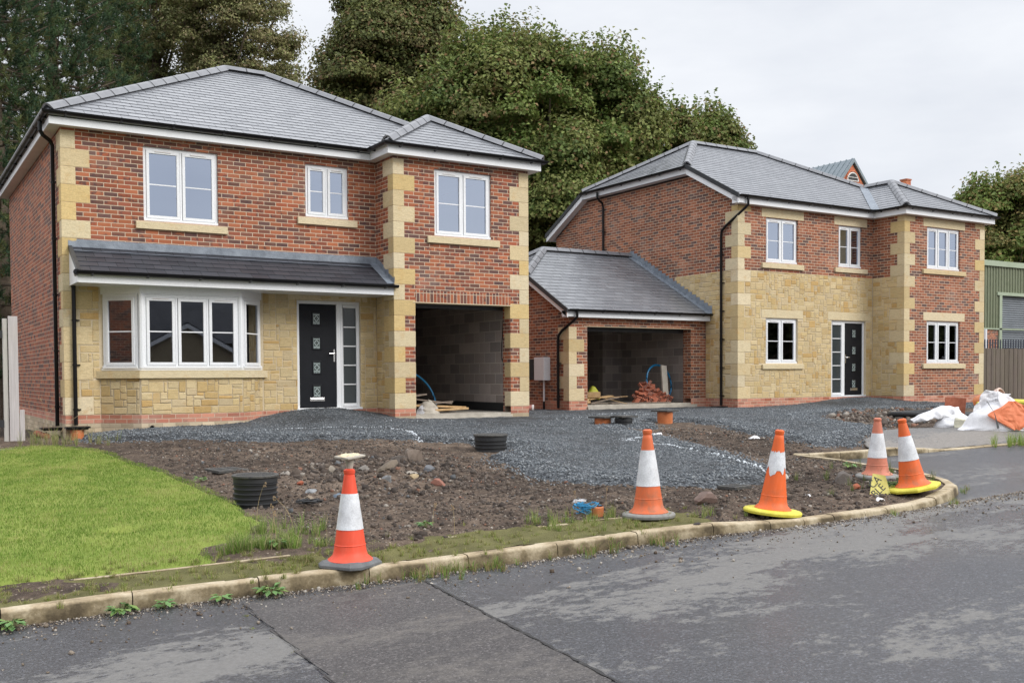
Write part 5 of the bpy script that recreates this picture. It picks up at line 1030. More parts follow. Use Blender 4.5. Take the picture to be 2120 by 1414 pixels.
# dry stalks
def stalk(x, y, h, lean, label, zf=gz, n=1, head=True):
    mb = MB(local=True)
    for k in range(n):
        a = random.uniform(0, 6.28); P = [(math.cos(a)*lean*h*t*t, math.sin(a)*lean*h*t*t, h*(1-.12*lean*t)*t*random.uniform(.97, 1)) for t in np.linspace(0, 1, 7)]; mb.tube(P, .0028, 4, (.50, .40, .24), scale=[1, .95, .9, .8, .7, .6, .4])
        if head:
            p = Vector(P[-1])
            for i in range(14): d = Vector((random.uniform(-1, 1), random.uniform(-1, 1), random.uniform(-3, .3)))*.013; mb.obox(p+d, ((1, 0, 0), (0, 1, 0), (0, 0, 1)), (.002, .002, .005), (.45, .33, .2))
    o = mb.build('dry_stalk', M['grass']); o.location = (x, y, zf(x, y)); return tag(o, label, 'weed', 'dry grass stalks')
for a in ((-.42, -1.35, .75, .35, 'tall dry stalk in front of the gate post'), (-.3, -1.25, .6, .9, 'bent straw stalk arching towards the two downpipes'), (-.5, -1.0, .6, .3, 'dry upright stalk next to the side wall'), (.05, -10.45, .33, .1, 'dry stalk standing in the long grass left of the first cone'), (.14, -10.3, .36, .1, 'second dry stalk in the lawn corner grass'), (.5, -9.7, .32, .5, 'leaning straw stalk above the bare soil by the first cone'), (.33, -9.2, .40, .3, 'thin seed stalk in front of the ribbed chamber'), (1.6, -10.75, .25, .1, 'single dry stalk right of the first cone'), (1.62, -10.3, .2, .1, 'short dry stem on bare soil right of the first cone'), (3.3, -10.7, .24, .05, 'dry stalk behind the blue rope'), (3.05, -10.55, .2, .05, 'lower dry stalk left of the blue rope'), (7.75, -10.35, .3, .2, 'dry seed head at the back of the soil island')): stalk(*a)
# ================================================================== trees
def leaves(name, P, dirs, size, cols, parent, mat='leaf', asp=.75, up=.35):
    n = len(P); nrm = dirs*.9+RNG.normal(0, .5, (n, 3)); nrm[:, 2] += up; nrm /= np.linalg.norm(nrm, axis=1)[:, None]+1e-9
    a = RNG.normal(size=(n, 3)); a -= (a*nrm).sum(1)[:, None]*nrm; a /= np.linalg.norm(a, axis=1)[:, None]+1e-9; b = np.cross(nrm, a)
    s = size*RNG.uniform(.6, 1.25, n); A = a*s[:, None]/2; B = b*(s*asp)[:, None]/2; Nn = nrm*(s*.18)[:, None]
    V = np.stack([P-A, P-B*.9+A*.1+Nn, P+A, P+B*.9+A*.1+Nn], 1).reshape(-1, 3); i = np.arange(n)*4
    F = np.concatenate([np.stack([i, i+1, i+2], 1), np.stack([i, i+2, i+3], 1)])
    return np_mesh(name, V, F, M[mat], np.repeat(cols, 4, 0), parent=parent)
def sphere_pts(n):
    v = RNG.normal(size=(n, 3)); return v/np.linalg.norm(v, axis=1)[:, None]
def tree(name, label, base, blobs, nclump, nleaf, size, pal, hot=None, clr=(.55, 1.0), trunk=.35, group=None, asp=.75, loose=.22, sprouts=0, cat='tree', view=None):
    """blobs: ellipsoids (x,y,z,rx,ry,rz); clumps of leaves sit over and inside them"""
    bx, by = base; bz = gz(bx, by)-.1; t = thing(name, label, cat, (bx, by, bz), group); o = np.array([bx, by, bz])
    C = []; D = []; W = np.array([b[3]*b[4]+b[4]*b[5]+b[3]*b[5] for b in blobs]); W = W/W.sum()
    for b, w_ in zip(blobs, W):
        m_ = int(nclump*w_)+1; d = sphere_pts(m_); r = np.where(RNG.random(m_) < .72, RNG.uniform(.86, 1.03, m_), RNG.uniform(.3, .86, m_)); c = np.array(b[:3])+d*np.array(b[3:])*r[:, None]
        if view is not None:  # thin out the far side
            pass
        C.append(c); D.append(d)
    C = np.concatenate(C); D = np.concatenate(D); nc = len(C); rad = RNG.uniform(clr[0], clr[1], nc)
    per = max(1, int(nleaf/nc)); idx = np.repeat(np.arange(nc), per); n = len(idx); d = sphere_pts(n); d[:, 2] = np.abs(d[:, 2])*.75+d[:, 2]*.25
    rr = rad[idx]*RNG.uniform(.35, 1.0, n)**.5*(1+RNG.normal(0, loose, n)*.5); lum = 1+.28*(fbm(C[idx][:, 0]*0+d[:, 0]*2+idx*7.3, d[:, 1]*2+d[:, 2]*2, 1.3, 2, 5)-.5); P = C[idx]+d*(rr*lum)[:, None]*np.array([.92, .92, 1.22])
    pal = np.array(pal); cc = pal[RNG.integers(0, len(pal), nc)]*(1+RNG.uniform(-.2, .2, (nc, 1))); col = cc[idx]*(1+RNG.uniform(-.25, .25, (n, 1)))
    mix = RNG.random(n) < .25; col[mix] = pal[RNG.integers(0, len(pal), mix.sum())]
    if hot is not None: k = RNG.random(n) < hot[1]; h = np.array(hot[0]); col[k] = h[RNG.integers(0, len(h), k.sum())]*(1+RNG.uniform(-.2, .2, (k.sum(), 1)))
    if sprouts:   # upright pale shoots on top
        top = np.argsort(-(C[:, 2]+C[:, 0]*0))[:max(4, int(nc*.35))]; sp_ = RNG.choice(top, sprouts); m_ = 14; ii = np.repeat(sp_, m_); f = np.tile(np.linspace(.2, 1, m_), sprouts)
        off = RNG.normal(0, .35, (sprouts, 3)); off[:, 2] = 0; hgt = RNG.uniform(.5, 1.15, sprouts)
        q = C[ii]+np.repeat(off, m_, 0)+np.stack([0*f, 0*f, rad[ii]*.7+f*np.repeat(hgt, m_)], 1)+RNG.normal(0, .07, (len(ii), 3)); P = np.concatenate([P, q]); d = np.concatenate([d, sphere_pts(len(q))]); col = np.concatenate([col, np.array([.15, .20, .055])*(1+RNG.uniform(-.25, .25, (len(q), 1)))])
    leaves('crown', P-o, d, size, col, t, asp=asp)
    mb = MB(local=True); top = max(b[2] for b in blobs); h = top-bz
    tr = [(0, 0, 0), (.05, .02, h*.15), (-.05, .05, h*.4), (.05, 0, h*.7), (0, 0, h*.98)]; mb.tube(tr, trunk, 10, scale=[1.25, 1, .8, .5, .2])
    for k in RNG.choice(nc, min(34, nc), replace=False):
        e = C[k]-o; z0 = min(max(.18*h, e[2]-1.8-np.hypot(e[0], e[1])*.35), h*.8); mb.tube([(0, 0, z0), (e[0]*.45, e[1]*.45, z0+(e[2]-z0)*.35), tuple(e)], trunk*.28, 6, scale=[1.2, .7, .2])
    mb.build('trunk', M['bark'], t, smooth=True); return t
def at(px, py, d):   # a point seen at pixel px,py at depth d (used for the distant setting only, gives real positions)
    X = px-1060; Y = PPY-py; c, s_ = math.cos(ROLL), math.sin(ROLL); a = c*X+s_*Y; b = -s_*X+c*Y
    y = cp*FPX+sp*b; z = -sp*FPX+cp*b; v = to_site((a, y, z)); return CAM+v*(d/y)
def blob(px, py, d, rpx, rpy, rd=None):
    p = at(px, py, d); k = d/FPX; return (p.x, p.y, p.z, rpx*k, (rd or rpx*k), rpy*k)
MAP = [(.130, .185, .046), (.165, .220, .056), (.108, .158, .040), (.20, .22, .068), (.155, .160, .052)]
dM = 42
tree('maple_tree', 'broad green sycamore-like tree towering between the two houses', (at(1130, 700, dM).x, at(1130, 700, dM).y),
     [blob(1120, 330, dM, 200, 200), blob(940, 285, dM-1, 100, 105), blob(1010, 180, dM, 90, 75), blob(1165, 170, dM, 100, 75), blob(1265, 250, dM, 75, 95), blob(1285, 370, dM, 65, 115), blob(890, 390, dM-1, 90, 110), blob(1170, 440, dM-2, 130, 130), blob(1030, 400, dM-2.5, 90, 110), blob(1130, 620, dM, 130, 110), blob(1200, 620, dM-1, 110, 90)],
     430, 400000, .175, MAP, ([(.27, .18, .085), (.25, .31, .095), (.24, .28, .08)], .20), (.75, 1.6), .45, sprouts=170)
tree('maple_tree', 'brownish-green tall tree rising behind the first house roof with its top cut by the frame', (at(800, 700, 47).x, at(800, 700, 47).y),
     [blob(800, 220, 47, 125, 170), blob(780, 115, 47, 80, 85), blob(870, 85, 47, 55, 60), blob(705, 250, 46, 40, 115), blob(770, 380, 47, 150, 120), blob(800, -10, 47, 90, 60)],
     360, 270000, .18, [(.14, .165, .056), (.17, .18, .064), (.12, .14, .05), (.18, .165, .070)], ([(.25, .17, .09), (.22, .24, .08)], .22), (.75, 1.55), .45, sprouts=60)
tree('maple_tree', 'lower bushy tree with upright shoots just left of the further house ridge', (at(1450, 700, 46).x, at(1450, 700, 46).y),
     [blob(1440, 370, 46, 85, 130), blob(1480, 330, 46, 60, 60), blob(1390, 330, 45, 50, 90), blob(1440, 520, 46, 90, 110)], 120, 85000, .17, MAP, ([(.27, .19, .085), (.25, .30, .09)], .2), (.55, 1.1), .3, sprouts=60)
tree('slender_tree', 'airy small-leaved olive-brown tree behind the first house roof, right of the pine', (at(470, 700, 36).x, at(470, 700, 36).y),
     [blob(500, 120, 36, 115, 150), blob(550, 190, 36, 55, 120), blob(420, 60, 36, 80, 100), blob(500, -20, 36, 70, 60), blob(500, 330, 36, 130, 130)], 300, 90000, .125, [(.24, .235, .10), (.20, .21, .09), (.26, .235, .11), (.18, .185, .078)], ([(.30, .24, .14), (.26, .28, .11)], .3), (.3, .75), .25, asp=.6, loose=.5)
tree('slender_tree', 'airy olive-brown tree between the dark pine and the roof ridge', (at(330, 700, 38).x, at(330, 700, 38).y),
     [blob(320, 130, 38, 90, 150), blob(270, 220, 38, 75, 120), blob(340, 20, 38, 80, 80), blob(300, 330, 38, 90, 110)], 220, 60000, .125, [(.21, .225, .09), (.18, .20, .08), (.24, .22, .10)], ([(.29, .23, .13), (.24, .26, .1)], .25), (.3, .75), .22, asp=.6, loose=.5)
tree('maple_tree', 'rounded tree rising above the green metal shed at the right edge', (at(2085, 700, 52).x, at(2085, 700, 52).y),
     [blob(2085, 480, 52, 80, 85), blob(2060, 540, 51, 65, 60), blob(2130, 460, 52, 60, 70), blob(2030, 450, 52, 30, 40), blob(2150, 560, 52, 90, 80)], 150, 95000, .20, MAP, ([(.30, .23, .09), (.26, .2, .08)], .22), (.65, 1.3), .35, sprouts=40)
# pines: whorled branches carrying tufts of long needles
def pine(label, base, z0, z1, r0, r1, nb=150, ntuft=2600, seedc=0, group='pines behind the first house'):
    bx, by = base; bz = gz(bx, by)-.1; t = thing('pine_tree', label, 'tree', (bx, by, bz), group)
    mb = MB(local=True); H_ = z1-bz; mb.tube([(0, 0, 0), (.08, .03, H_*.4), (0, 0, H_*.75), (0, 0, H_)], .26, 9, scale=[1.2, 1, .6, .15]); T = []
    for i in range(nb):
        f = (i+.5)/nb; z = z0-bz+(z1-z0)*f; a = i*2.399+random.uniform(-.3, .3); R_ = (r0+(r1-r0)*f)*random.uniform(.6, 1.1); d = Vector((math.cos(a), math.sin(a), 0))
        P = [Vector((0, 0, z)), d*R_*.5+Vector((0, 0, z-.05*R_)), d*R_+Vector((0, 0, z+.22*R_))]; mb.tube(P, .05, 5, scale=[1, .6, .25])
        for k in range(ntuft//nb):
            u = random.uniform(.3, 1.05)**.8; p = P[0].lerp(P[1], min(1, u*2)) if u < .5 else P[1].lerp(P[2], u*2-1); T.append(p+Vector((random.gauss(0, .28), random.gauss(0, .28), random.gauss(.04, .16))))
    mb.build('trunk', M['bark'], t, smooth=True)
    T = np.array([tuple(p) for p in T]); m_ = 34; n = len(T)*m_; ii = np.repeat(np.arange(len(T)), m_); ax = RNG.normal(0, .4, (len(T), 3)); ax[:, 2] += .9; rad_ = T.copy(); rad_[:, 2] = 0; ax += rad_/(np.linalg.norm(rad_, axis=1)[:, None]+.1)*.6; ax /= np.linalg.norm(ax, axis=1)[:, None]
    d = ax[ii]*.8+sphere_pts(n)*.8; d /= np.linalg.norm(d, axis=1)[:, None]; L_ = RNG.uniform(.12, .22, n); s0 = T[ii]+ax[ii]*RNG.uniform(-.12, .14, n)[:, None]
    a = np.cross(d, RNG.normal(size=(n, 3))); a /= np.linalg.norm(a, axis=1)[:, None]; w_ = .011
    V = np.stack([s0-a*w_, s0+a*w_, s0+d*L_[:, None]], 1).reshape(-1, 3); base_c = np.array([[.055, .100, .048], [.090, .150, .062], [.045, .080, .042], [.13, .155, .058]])[RNG.integers(0, 4, len(T))][ii]*(1+RNG.uniform(-.3, .3, (n, 1)))
    k = RNG.random(n) < .05; base_c[k] = (.12, .085, .035)
    np_mesh('crown', V, np.arange(n*3).reshape(-1, 3), M['leaf'], np.repeat(base_c, 3, 0), parent=t); return t
p = at(120, 700, 31); pine('dark blue-green pine with long needles filling the top left corner', (p.x, p.y), at(120, 560, 31).z, at(130, -120, 31).z, 2.6, 1.6, 170, 3200)
p = at(0, 700, 28); pine('dark pine reaching down behind the fence at the left edge', (p.x, p.y), .2, at(0, -60, 28).z, 2.3, 1.5, 170, 3000)
p = at(235, 700, 35); pine('pine half hidden between the dark pine and the airy trees', (p.x, p.y), at(230, 500, 35).z, at(235, -60, 35).z, 2.0, 1.0, 110, 1900)
p = at(-40, 700, 34)
tree('evergreen_shrub', 'dark evergreen shrub in the gap between side wall and timber fence', (p.x, p.y), [(p.x, p.y, 2.2, 2.6, 1.6, 2.6), (p.x+1.8, p.y, 1.6, 1.4, 1.2, 2.2)], 60, 22000, .14, [(.022, .035, .016), (.03, .045, .02)], None, (.4, .7), .12, cat='shrub')
# ================================================================== boundary things, left
def board_panel(name, label, cat, loc, rz_rot, w_, h, nb, mat, t_=.022, posts=(), cap=False, rails=2, top=0):
    t = thing(name, label, cat, loc, rot=(0, 0, rz_rot)); return t
M['fence'] = None
def fence_mat(name, a, b_, c_):
    m, nt, b = newmat(name, .85, spec=.25); p = objco(nt); n1 = noise(nt, mapping(nt, p, (30, 30, 1.2)), 2, 5, .6, .4); n2 = noise(nt, p, 1.3, 4, .6)
    at_ = N(nt, 'ShaderNodeAttribute', attribute_name='Col').outputs['Color']
    c = ramp(nt, n1, [(.3, a), (.7, b_)]); c = mixc(nt, mrange(nt, n2, .5, .75, 0, .5), c, c_); c = mixc(nt, 1, c, at_, 'MULTIPLY')
    v = N(nt, 'ShaderNodeTexVoronoi', inp={'Scale': 2.2}); L(nt, mapping(nt, p, (3, 1, 1)), v.inputs['Vector']); c = mixc(nt, mrange(nt, v.outputs['Distance'], .06, .10, .75, 0), c, (.07, .05, .035))
    L(nt, c, b.inputs['Base Color']); bump(nt, b, n1, .4, .004); return m
M['fgrey'] = fence_mat('grey_softwood', (.42, .40, .385), (.56, .535, .52), (.46, .39, .33)); M['fbrown'] = fence_mat('brown_softwood', (.11, .092, .075), (.185, .155, .13), (.13, .13, .08))
def shade(): k = random.uniform(.85, 1.1); return (k, k*random.uniform(.97, 1.01), k*random.uniform(.94, 1.01))
gt_ = thing('garden_gate', 'weathered grey boarded timber gate with black strap hinges by the side wall', 'gate', (-.8, -.25, -.42))
g0 = -.25
mb = MB()
for i in range(9): x0 = -1.03-.125*(i+1)+.004; mb.box(x0, x0+.118, g0-.012+random.uniform(-.002, .002), g0+.012, -.42+random.uniform(0, .01), 1.62, shade())
mb.build('board', M['fgrey'], gt_)
mb = MB(); mb.box(-2.2, -1.03, g0+.013, g0+.05, -.15, -.05, (.8, .8, .8)); mb.box(-2.2, -1.03, g0+.013, g0+.05, 1.3, 1.4, (.8, .8, .8)); mb.build('ledge', M['fgrey'], gt_)
for z in (1.345, -.10):
    mb = MB(); mb.prism([(-1.02, g0-.018, z-.06), (-.955, g0-.018, z-.06), (-.955, g0-.018, z+.06), (-1.02, g0-.018, z+.06)], (0, .006, 0)); mb.prism([(-1.45, g0-.019, z-.012), (-1.02, g0-.019, z-.028), (-1.02, g0-.019, z+.028), (-1.45, g0-.019, z+.012)], (0, .006, 0)); mb.tube([(-1.02, g0-.022, z-.05), (-1.02, g0-.022, z+.05)], .010, 8); mb.build('strap_hinge', M['blackm'], gt_)
pt_ = thing('gate_post', 'tall grey timber post and fixing board between gate and side wall', 'post', (-.8, -.25, -.42))
mb = MB(); mb.box(-.955, -.885, g0-.0, g0+.07, -.45, 1.60, shade()); mb.build('post', M['fgrey'], pt_, bevel=.003); mb = MB(); mb.box(-.875, -.735, g0-.03, g0-.008, -.40, 1.64, shade()); mb.box(-.725, -.655, g0-.03, g0-.006, -.40, .12, shade()); mb.build('board', M['fgrey'], pt_, bevel=.002)
mb = MB(); mb.tube([(-.35+.0, .9, -.33), (.0-.25, .35, -.36)], .05, 10); tag(mb.build('clay_pipe', M['red_clay'], None, smooth=True), 'short red clay pipe lying in the weeds beside the left wall', 'pipe')
# ================================================================== right: fence, palisade, shed, far buildings
fy = 3.1; f = thing('timber_fence', 'brown close-boarded fence running from behind the further house to the right edge', 'fence', (28, fy, -.3))
mb = MB()
for i in range(110):
    x0 = 27+i*.135; mb.box(x0, x0+.128, fy-.01+(.012 if i % 2 else 0), fy+.01+(.012 if i % 2 else 0), -.35, 1.50+random.uniform(-.012, .012), shade())
mb.build('board', M['fbrown'], f); mb = MB(); mb.box(27, 42, fy+.03, fy+.08, .9, 1.0, (.7, .7, .7)); mb.box(27, 42, fy+.03, fy+.08, 0, .1, (.7, .7, .7)); mb.build('rail', M['fbrown'], f)
M['pal'] = newmat('dark_blue_steel', .5, (.02, .026, .045))[0]
pf = thing('palisade_fence', 'dark blue steel palisade whose spiked tops show above the timber fence', 'fence', (28, fy+.7, -.3))
for i in range(62):
    x0 = 27+i*.155*1.05; mb = MB(); mb.prism([(x0, fy+.7, -.3), (x0+.065, fy+.7, -.3), (x0+.065, fy+.7, 1.78), (x0+.052, fy+.7, 1.86), (x0+.0325, fy+.7, 1.83), (x0+.013, fy+.7, 1.86), (x0, fy+.7, 1.78)], (0, .018, 0)); mb.build('pale', M['pal'], pf)
mb = MB(); mb.box(27, 37.5, fy+.72, fy+.76, 1.42, 1.48); mb.build('rail', M['pal'], pf)
sh = thing('industrial_shed', 'green ribbed metal shed with grey roller shutter beyond the right-hand fence', 'building', (38, 6.4, -.3)); sy = 6.4
M['green'] = mottled('green_cladding', (.15, .175, .105), (.19, .21, .135), 3, .45, .03, .001); M['greenl'] = mottled('pale_green_trim', (.30, .36, .25), (.36, .42, .31), 3, .4, .02, .001); M['shutter'] = mottled('grey_shutter', (.16, .18, .20), (.20, .22, .24), 3, .4, .02, .001)
def clad(mb, x0, x1, z0, z1, y):
    n = int((x1-x0)/.19); w_ = (x1-x0)/n
    for i in range(n):
        a = x0+i*w_; xs = [a, a+w_*.55, a+w_*.65, a+w_*.9, a+w_]; dd = [0, 0, -.035, -.035, 0]
        for k in range(4): mb.face([(xs[k], y+dd[k], z0), (xs[k+1], y+dd[k+1], z0), (xs[k+1], y+dd[k+1], z1), (xs[k], y+dd[k], z1)])
mb = MB(); clad(mb, 30, 36.72, 2.45, 5.0, sy); clad(mb, 36.72, 42.2, 3.9, 5.0, sy); clad(mb, 42.2, 60, 2.45, 5.0, sy); mb.build('cladding', M['green'], sh)
mb = MB(); mb.box(29.9, 60, sy-.10, sy+.05, 5.0, 5.22); mb.box(29.9, 60, sy-.06, sy-.04, 2.40, 2.46); mb.build('eaves_trim', M['greenl'], sh)
mb = MB(); mb.box(36.66, 36.84, sy-.06, sy+.1, -.3, 3.95); mb.box(36.5, 42.4, sy-.07, sy+.1, 3.82, 3.95); mb.build('door_trim', M['greenl'], sh)
mb = MB(); 
for i in range(45): z = -.3+i*.092; mb.prism([(36.85, sy+.10, z), (36.85, sy+.07, z+.046), (36.85, sy+.10, z+.09)], (5.3, 0, 0))
mb.build('roller_shutter', M['shutter'], sh)
mb = MB(); mb.box(30, 36.66, sy, sy+.2, -.4, 2.42); mb.box(42.3, 60, sy, sy+.2, -.4, 2.42); mb.build('brick_base', M['brick'], sh)
mb = MB(); mb.box(30, 60, sy+.2, sy+12, 4.9, 5.1); mb.box(30, 30.1, sy+.2, sy+12, -.4, 4.9); mb.box(59.9, 60, sy+.2, sy+12, -.4, 4.9); mb.box(30, 60, sy+11.9, sy+12, -.4, 4.9); mb.build('roof', M['greenl'], sh)
mb = MB(); mb.tube([(35.55, sy-.12, -.3), (35.55, sy-.12, 2.4)], .09, 10); mb.build('downpipe', M['white'], sh, smooth=True)
mb = MB(); q = at(2036.5, 605, 41); mb.box(q.x-.15, q.x+.17, sy-.09, sy-.04, 3.05, 4.05); mb.build('sign_panel', M['white'], sh)
# far brick gable
fg = thing('brick_gable_building', 'far brick gable with arched louvre and grey metal roof peeping over the slates', 'building', (46.2, 21.7, -.3))
ax_, ay_, az_ = 46.2, 21.7, 13.25; M['fbrick'] = brick_mat('far_red_brick', [(0, (.50, .13, .055)), (.4, (.58, .17, .075)), (.8, (.45, .11, .05))], mortar=(.52, .28, .18), dark=.05)
mb = MB(); sl = 1.12; wd_ = 3.6
mb.prism([(ax_-wd_, ay_, -.3), (ax_+wd_, ay_, -.3), (ax_+wd_, ay_, az_-.3-sl*wd_), (ax_, ay_, az_-.3), (ax_-wd_, ay_, az_-.3-sl*wd_)], (0, 12, 0)); mb.build('brick_wall', M['fbrick'], fg)
M['metalroof'] = mottled('grey_metal_roof', (.16, .20, .225), (.21, .25, .28), 3, .5, .02, .001)
for sg in (-1, 1):
    mb = MB(); n_ = 30
    a = Vector((ax_, ay_-.12, az_)); b = Vector((ax_+sg*(wd_+.5), ay_-.12, az_-sl*(wd_+.5))); mb.prism([a, b, b-Vector((0, 0, .12)), a-Vector((0, 0, .12))], (0, 12.8, 0))
    for i in range(n_): y_ = ay_-.0+i*.42; mb.prism([a+Vector((0, y_-ay_+.12, .05)), b+Vector((0, y_-ay_+.12, .05)), b+Vector((0, y_-ay_+.12, -.0)), a+Vector((0, y_-ay_+.12, -.0))], (0, .06, 0))
    mb.prism([a+Vector((0, -.02, .02)), b+Vector((0, -.02, .02)), b+Vector((0, -.02, -.2)), a+Vector((0, -.02, -.2))], (0, .08, 0)); mb.build('metal_roof', M['metalroof'], fg)
mb = MB(); cz_ = az_-1.30; rr = .47
P = [(ax_+rr*math.cos(a), ay_-.03, cz_+rr*math.sin(a)) for a in np.linspace(0, math.pi, 15)]; mb.prism(P, (0, .02, 0)); lv = mb.build('louvre', M['blackm'], fg)
mb = MB(); mb.tube(P, .045, 6); mb.tube([(ax_-rr, ay_-.05, cz_), (ax_+rr, ay_-.05, cz_)], .03, 6); mb.tube([(ax_-rr*.8, ay_-.05, cz_+.2), (ax_+rr*.8, ay_-.05, cz_+.2)], .02, 6); mb.build('arch_frame', M['white_dirty'], lv)
mb = MB(); mb.tube([(p_[0]+(p_[0]-ax_)*.22, ay_-.02, cz_+(p_[2]-cz_)*1.22) for p_ in P], .05, 6); mb.build('brick_arch', M['fbrick'], lv)
q = at(1875, 380, 50); ch = thing('chimney_stack', 'small red brick chimney top beyond the right wing of the further house', 'chimney', (q.x, q.y, -.3)); mb = MB(); mb.box(q.x-.17, q.x+.17, q.y-.17, q.y+.17, -.3, q.z+.12); mb.build('stack', M['fbrick'], ch); mb = MB(); mb.box(q.x-.20, q.x+.20, q.y-.20, q.y+.20, q.z+.12, q.z+.19); mb.build('capping', M['red_clay'], ch)
# house across the road, behind the camera: it is what the lower windows mirror
oh = thing('facing_house', 'stone bungalow with slate roof facing the plot from across the road', 'house', (6, -34, -.9))
mb = MB(); mb.box(-40, 24, -44, -33.2, -1, 2.3); mb.prism([(7.3, -30.2, -1), (11.5, -30.2, -1), (11.5, -30.2, 1.9), (9.4, -30.2, 3.0), (7.3, -30.2, 1.9)], (0, -3.2, 0)); mb.build('stone_wall', mottled('dull_stone', (.30, .24, .15), (.40, .33, .22), 5, .9), oh)
mb = MB(); slab_roof(mb, [(-40.4, -32.7, 2.3), (24.4, -32.7, 2.3), (20, -38.5, 6.6), (-36, -38.5, 6.6)], (1, 0, 0), (-10.4, -32.7, 2.3)); slab_roof(mb, [(24.4, -44.3, 2.3), (-40.4, -44.3, 2.3), (-36, -38.5, 6.6), (20, -38.5, 6.6)], (-1, 0, 0), (24.4, -44.3, 2.3)); slab_roof(mb, [(7.0, -30, 1.85), (7.0, -36, 1.85), (9.4, -36, 3.15), (9.4, -30, 3.15)], (0, 1, 0), (7, -30, 1.85)); slab_roof(mb, [(11.8, -30, 1.85), (11.8, -36, 1.85), (9.4, -36, 3.15), (9.4, -30, 3.15)], (0, 1, 0), (11.8, -30, 1.85)); mb.build('roof', M['slate_no_sky'], oh)
mb = MB(); 
for sg in (-1, 1): a, b = Vector((9.4, -30.0, 3.1)), Vector((9.4+sg*2.5, -30.0, 1.75)); mb.prism([a, b, b-Vector((0, 0, .2)), a-Vector((0, 0, .2))], (0, .03, 0))
mb.box(-10.4, 6.9, -32.75, -32.7, 2.15, 2.35); mb.build('bargeboard', M['white'], oh)
nb = thing('neighbouring_house', 'brick house on the left beyond the timber gate, outside the picture', 'house', (-17, -2, -.9))
mb = MB(); mb.box(-22, -12.5, -9, 4, -1, 4.9); mb.build('brick_wall', M['brick'], nb); mb = MB(); slab_roof(mb, [(-12.2, -9.3, 4.9), (-12.2, 4.3, 4.9), (-17.2, .5, 7.6), (-17.2, -5.5, 7.6)], (0, 1, 0), (-12.2, -9.3, 4.9)); slab_roof(mb, [(-22.3, -9.3, 4.9), (-12.2, -9.3, 4.9), (-17.2, -5.5, 7.6)], (1, 0, 0), (-22.3, -9.3, 4.9)); slab_roof(mb, [(-12.2, 4.3, 4.9), (-22.3, 4.3, 4.9), (-17.2, .5, 7.6)], (-1, 0, 0), (-12.2, 4.3, 4.9)); slab_roof(mb, [(-22.3, 4.3, 4.9), (-22.3, -9.3, 4.9), (-17.2, -5.5, 7.6), (-17.2, .5, 7.6)], (0, -1, 0), (-22.3, 4.3, 4.9)); mb.build('roof', M['slate'], nb)
TREEP = [(.06, .075, .022), (.08, .09, .03)]
for i, x_ in enumerate((34, 47, 60, 73)):
    tree('broad_tree', ['round tree across the road, nearest the bungalow', 'middle round tree across the road', 'third round tree across the road counted from the bungalow', 'furthest round tree across the road'][i], (x_, -30-i*2), [(x_, -30-i*2, 2.6, 7, 4, 4.0), (x_+3, -31-i*2, 3, 5, 4, 3.6)], 90, 14000, .5, TREEP, None, (1, 1.6), .35, group='trees across the road')
# ================================================================== site things
def cone_mat(name, col, dirt=.3):
    m, nt, b = newmat(name, .5, spec=.35); p = objco(nt); n1 = noise(nt, p, 9, 5, .65); n2 = noise(nt, mapping(nt, p, (14, 14, 2)), 3, 4, .6); s_ = N(nt, 'ShaderNodeSeparateXYZ'); L(nt, p, s_.inputs[0])
    low = mrange(nt, s_.outputs[2], .32, .02, 0, 1); c = mixc(nt, math_(nt, 'MULTIPLY', mrange(nt, n1, .45, .65), math_(nt, 'ADD', math_(nt, 'MULTIPLY', low, dirt), dirt*.25)), col, (.22, .13, .08))
    c = mixc(nt, mrange(nt, n2, .5, .8, 0, .25), c, tuple(min(1, x*1.25+.06) for x in col)); L(nt, c, b.inputs['Base Color']); return m
M['sleeve'] = mottled('reflective_sleeve', (.50, .51, .53), (.78, .80, .83), 7, .5, .6, .004)
M['rubber'] = mottled('grey_rubber', (.10, .105, .11), (.16, .165, .17), 9, .7, .3, .002); M['rubbl'] = mottled('pale_grey_rubber', (.20, .20, .19), (.27, .265, .25), 9, .8, .3, .002); M['yel'] = mottled('yellow_rubber', (.55, .50, .045), (.68, .62, .09), 8, .6, .3, .002)
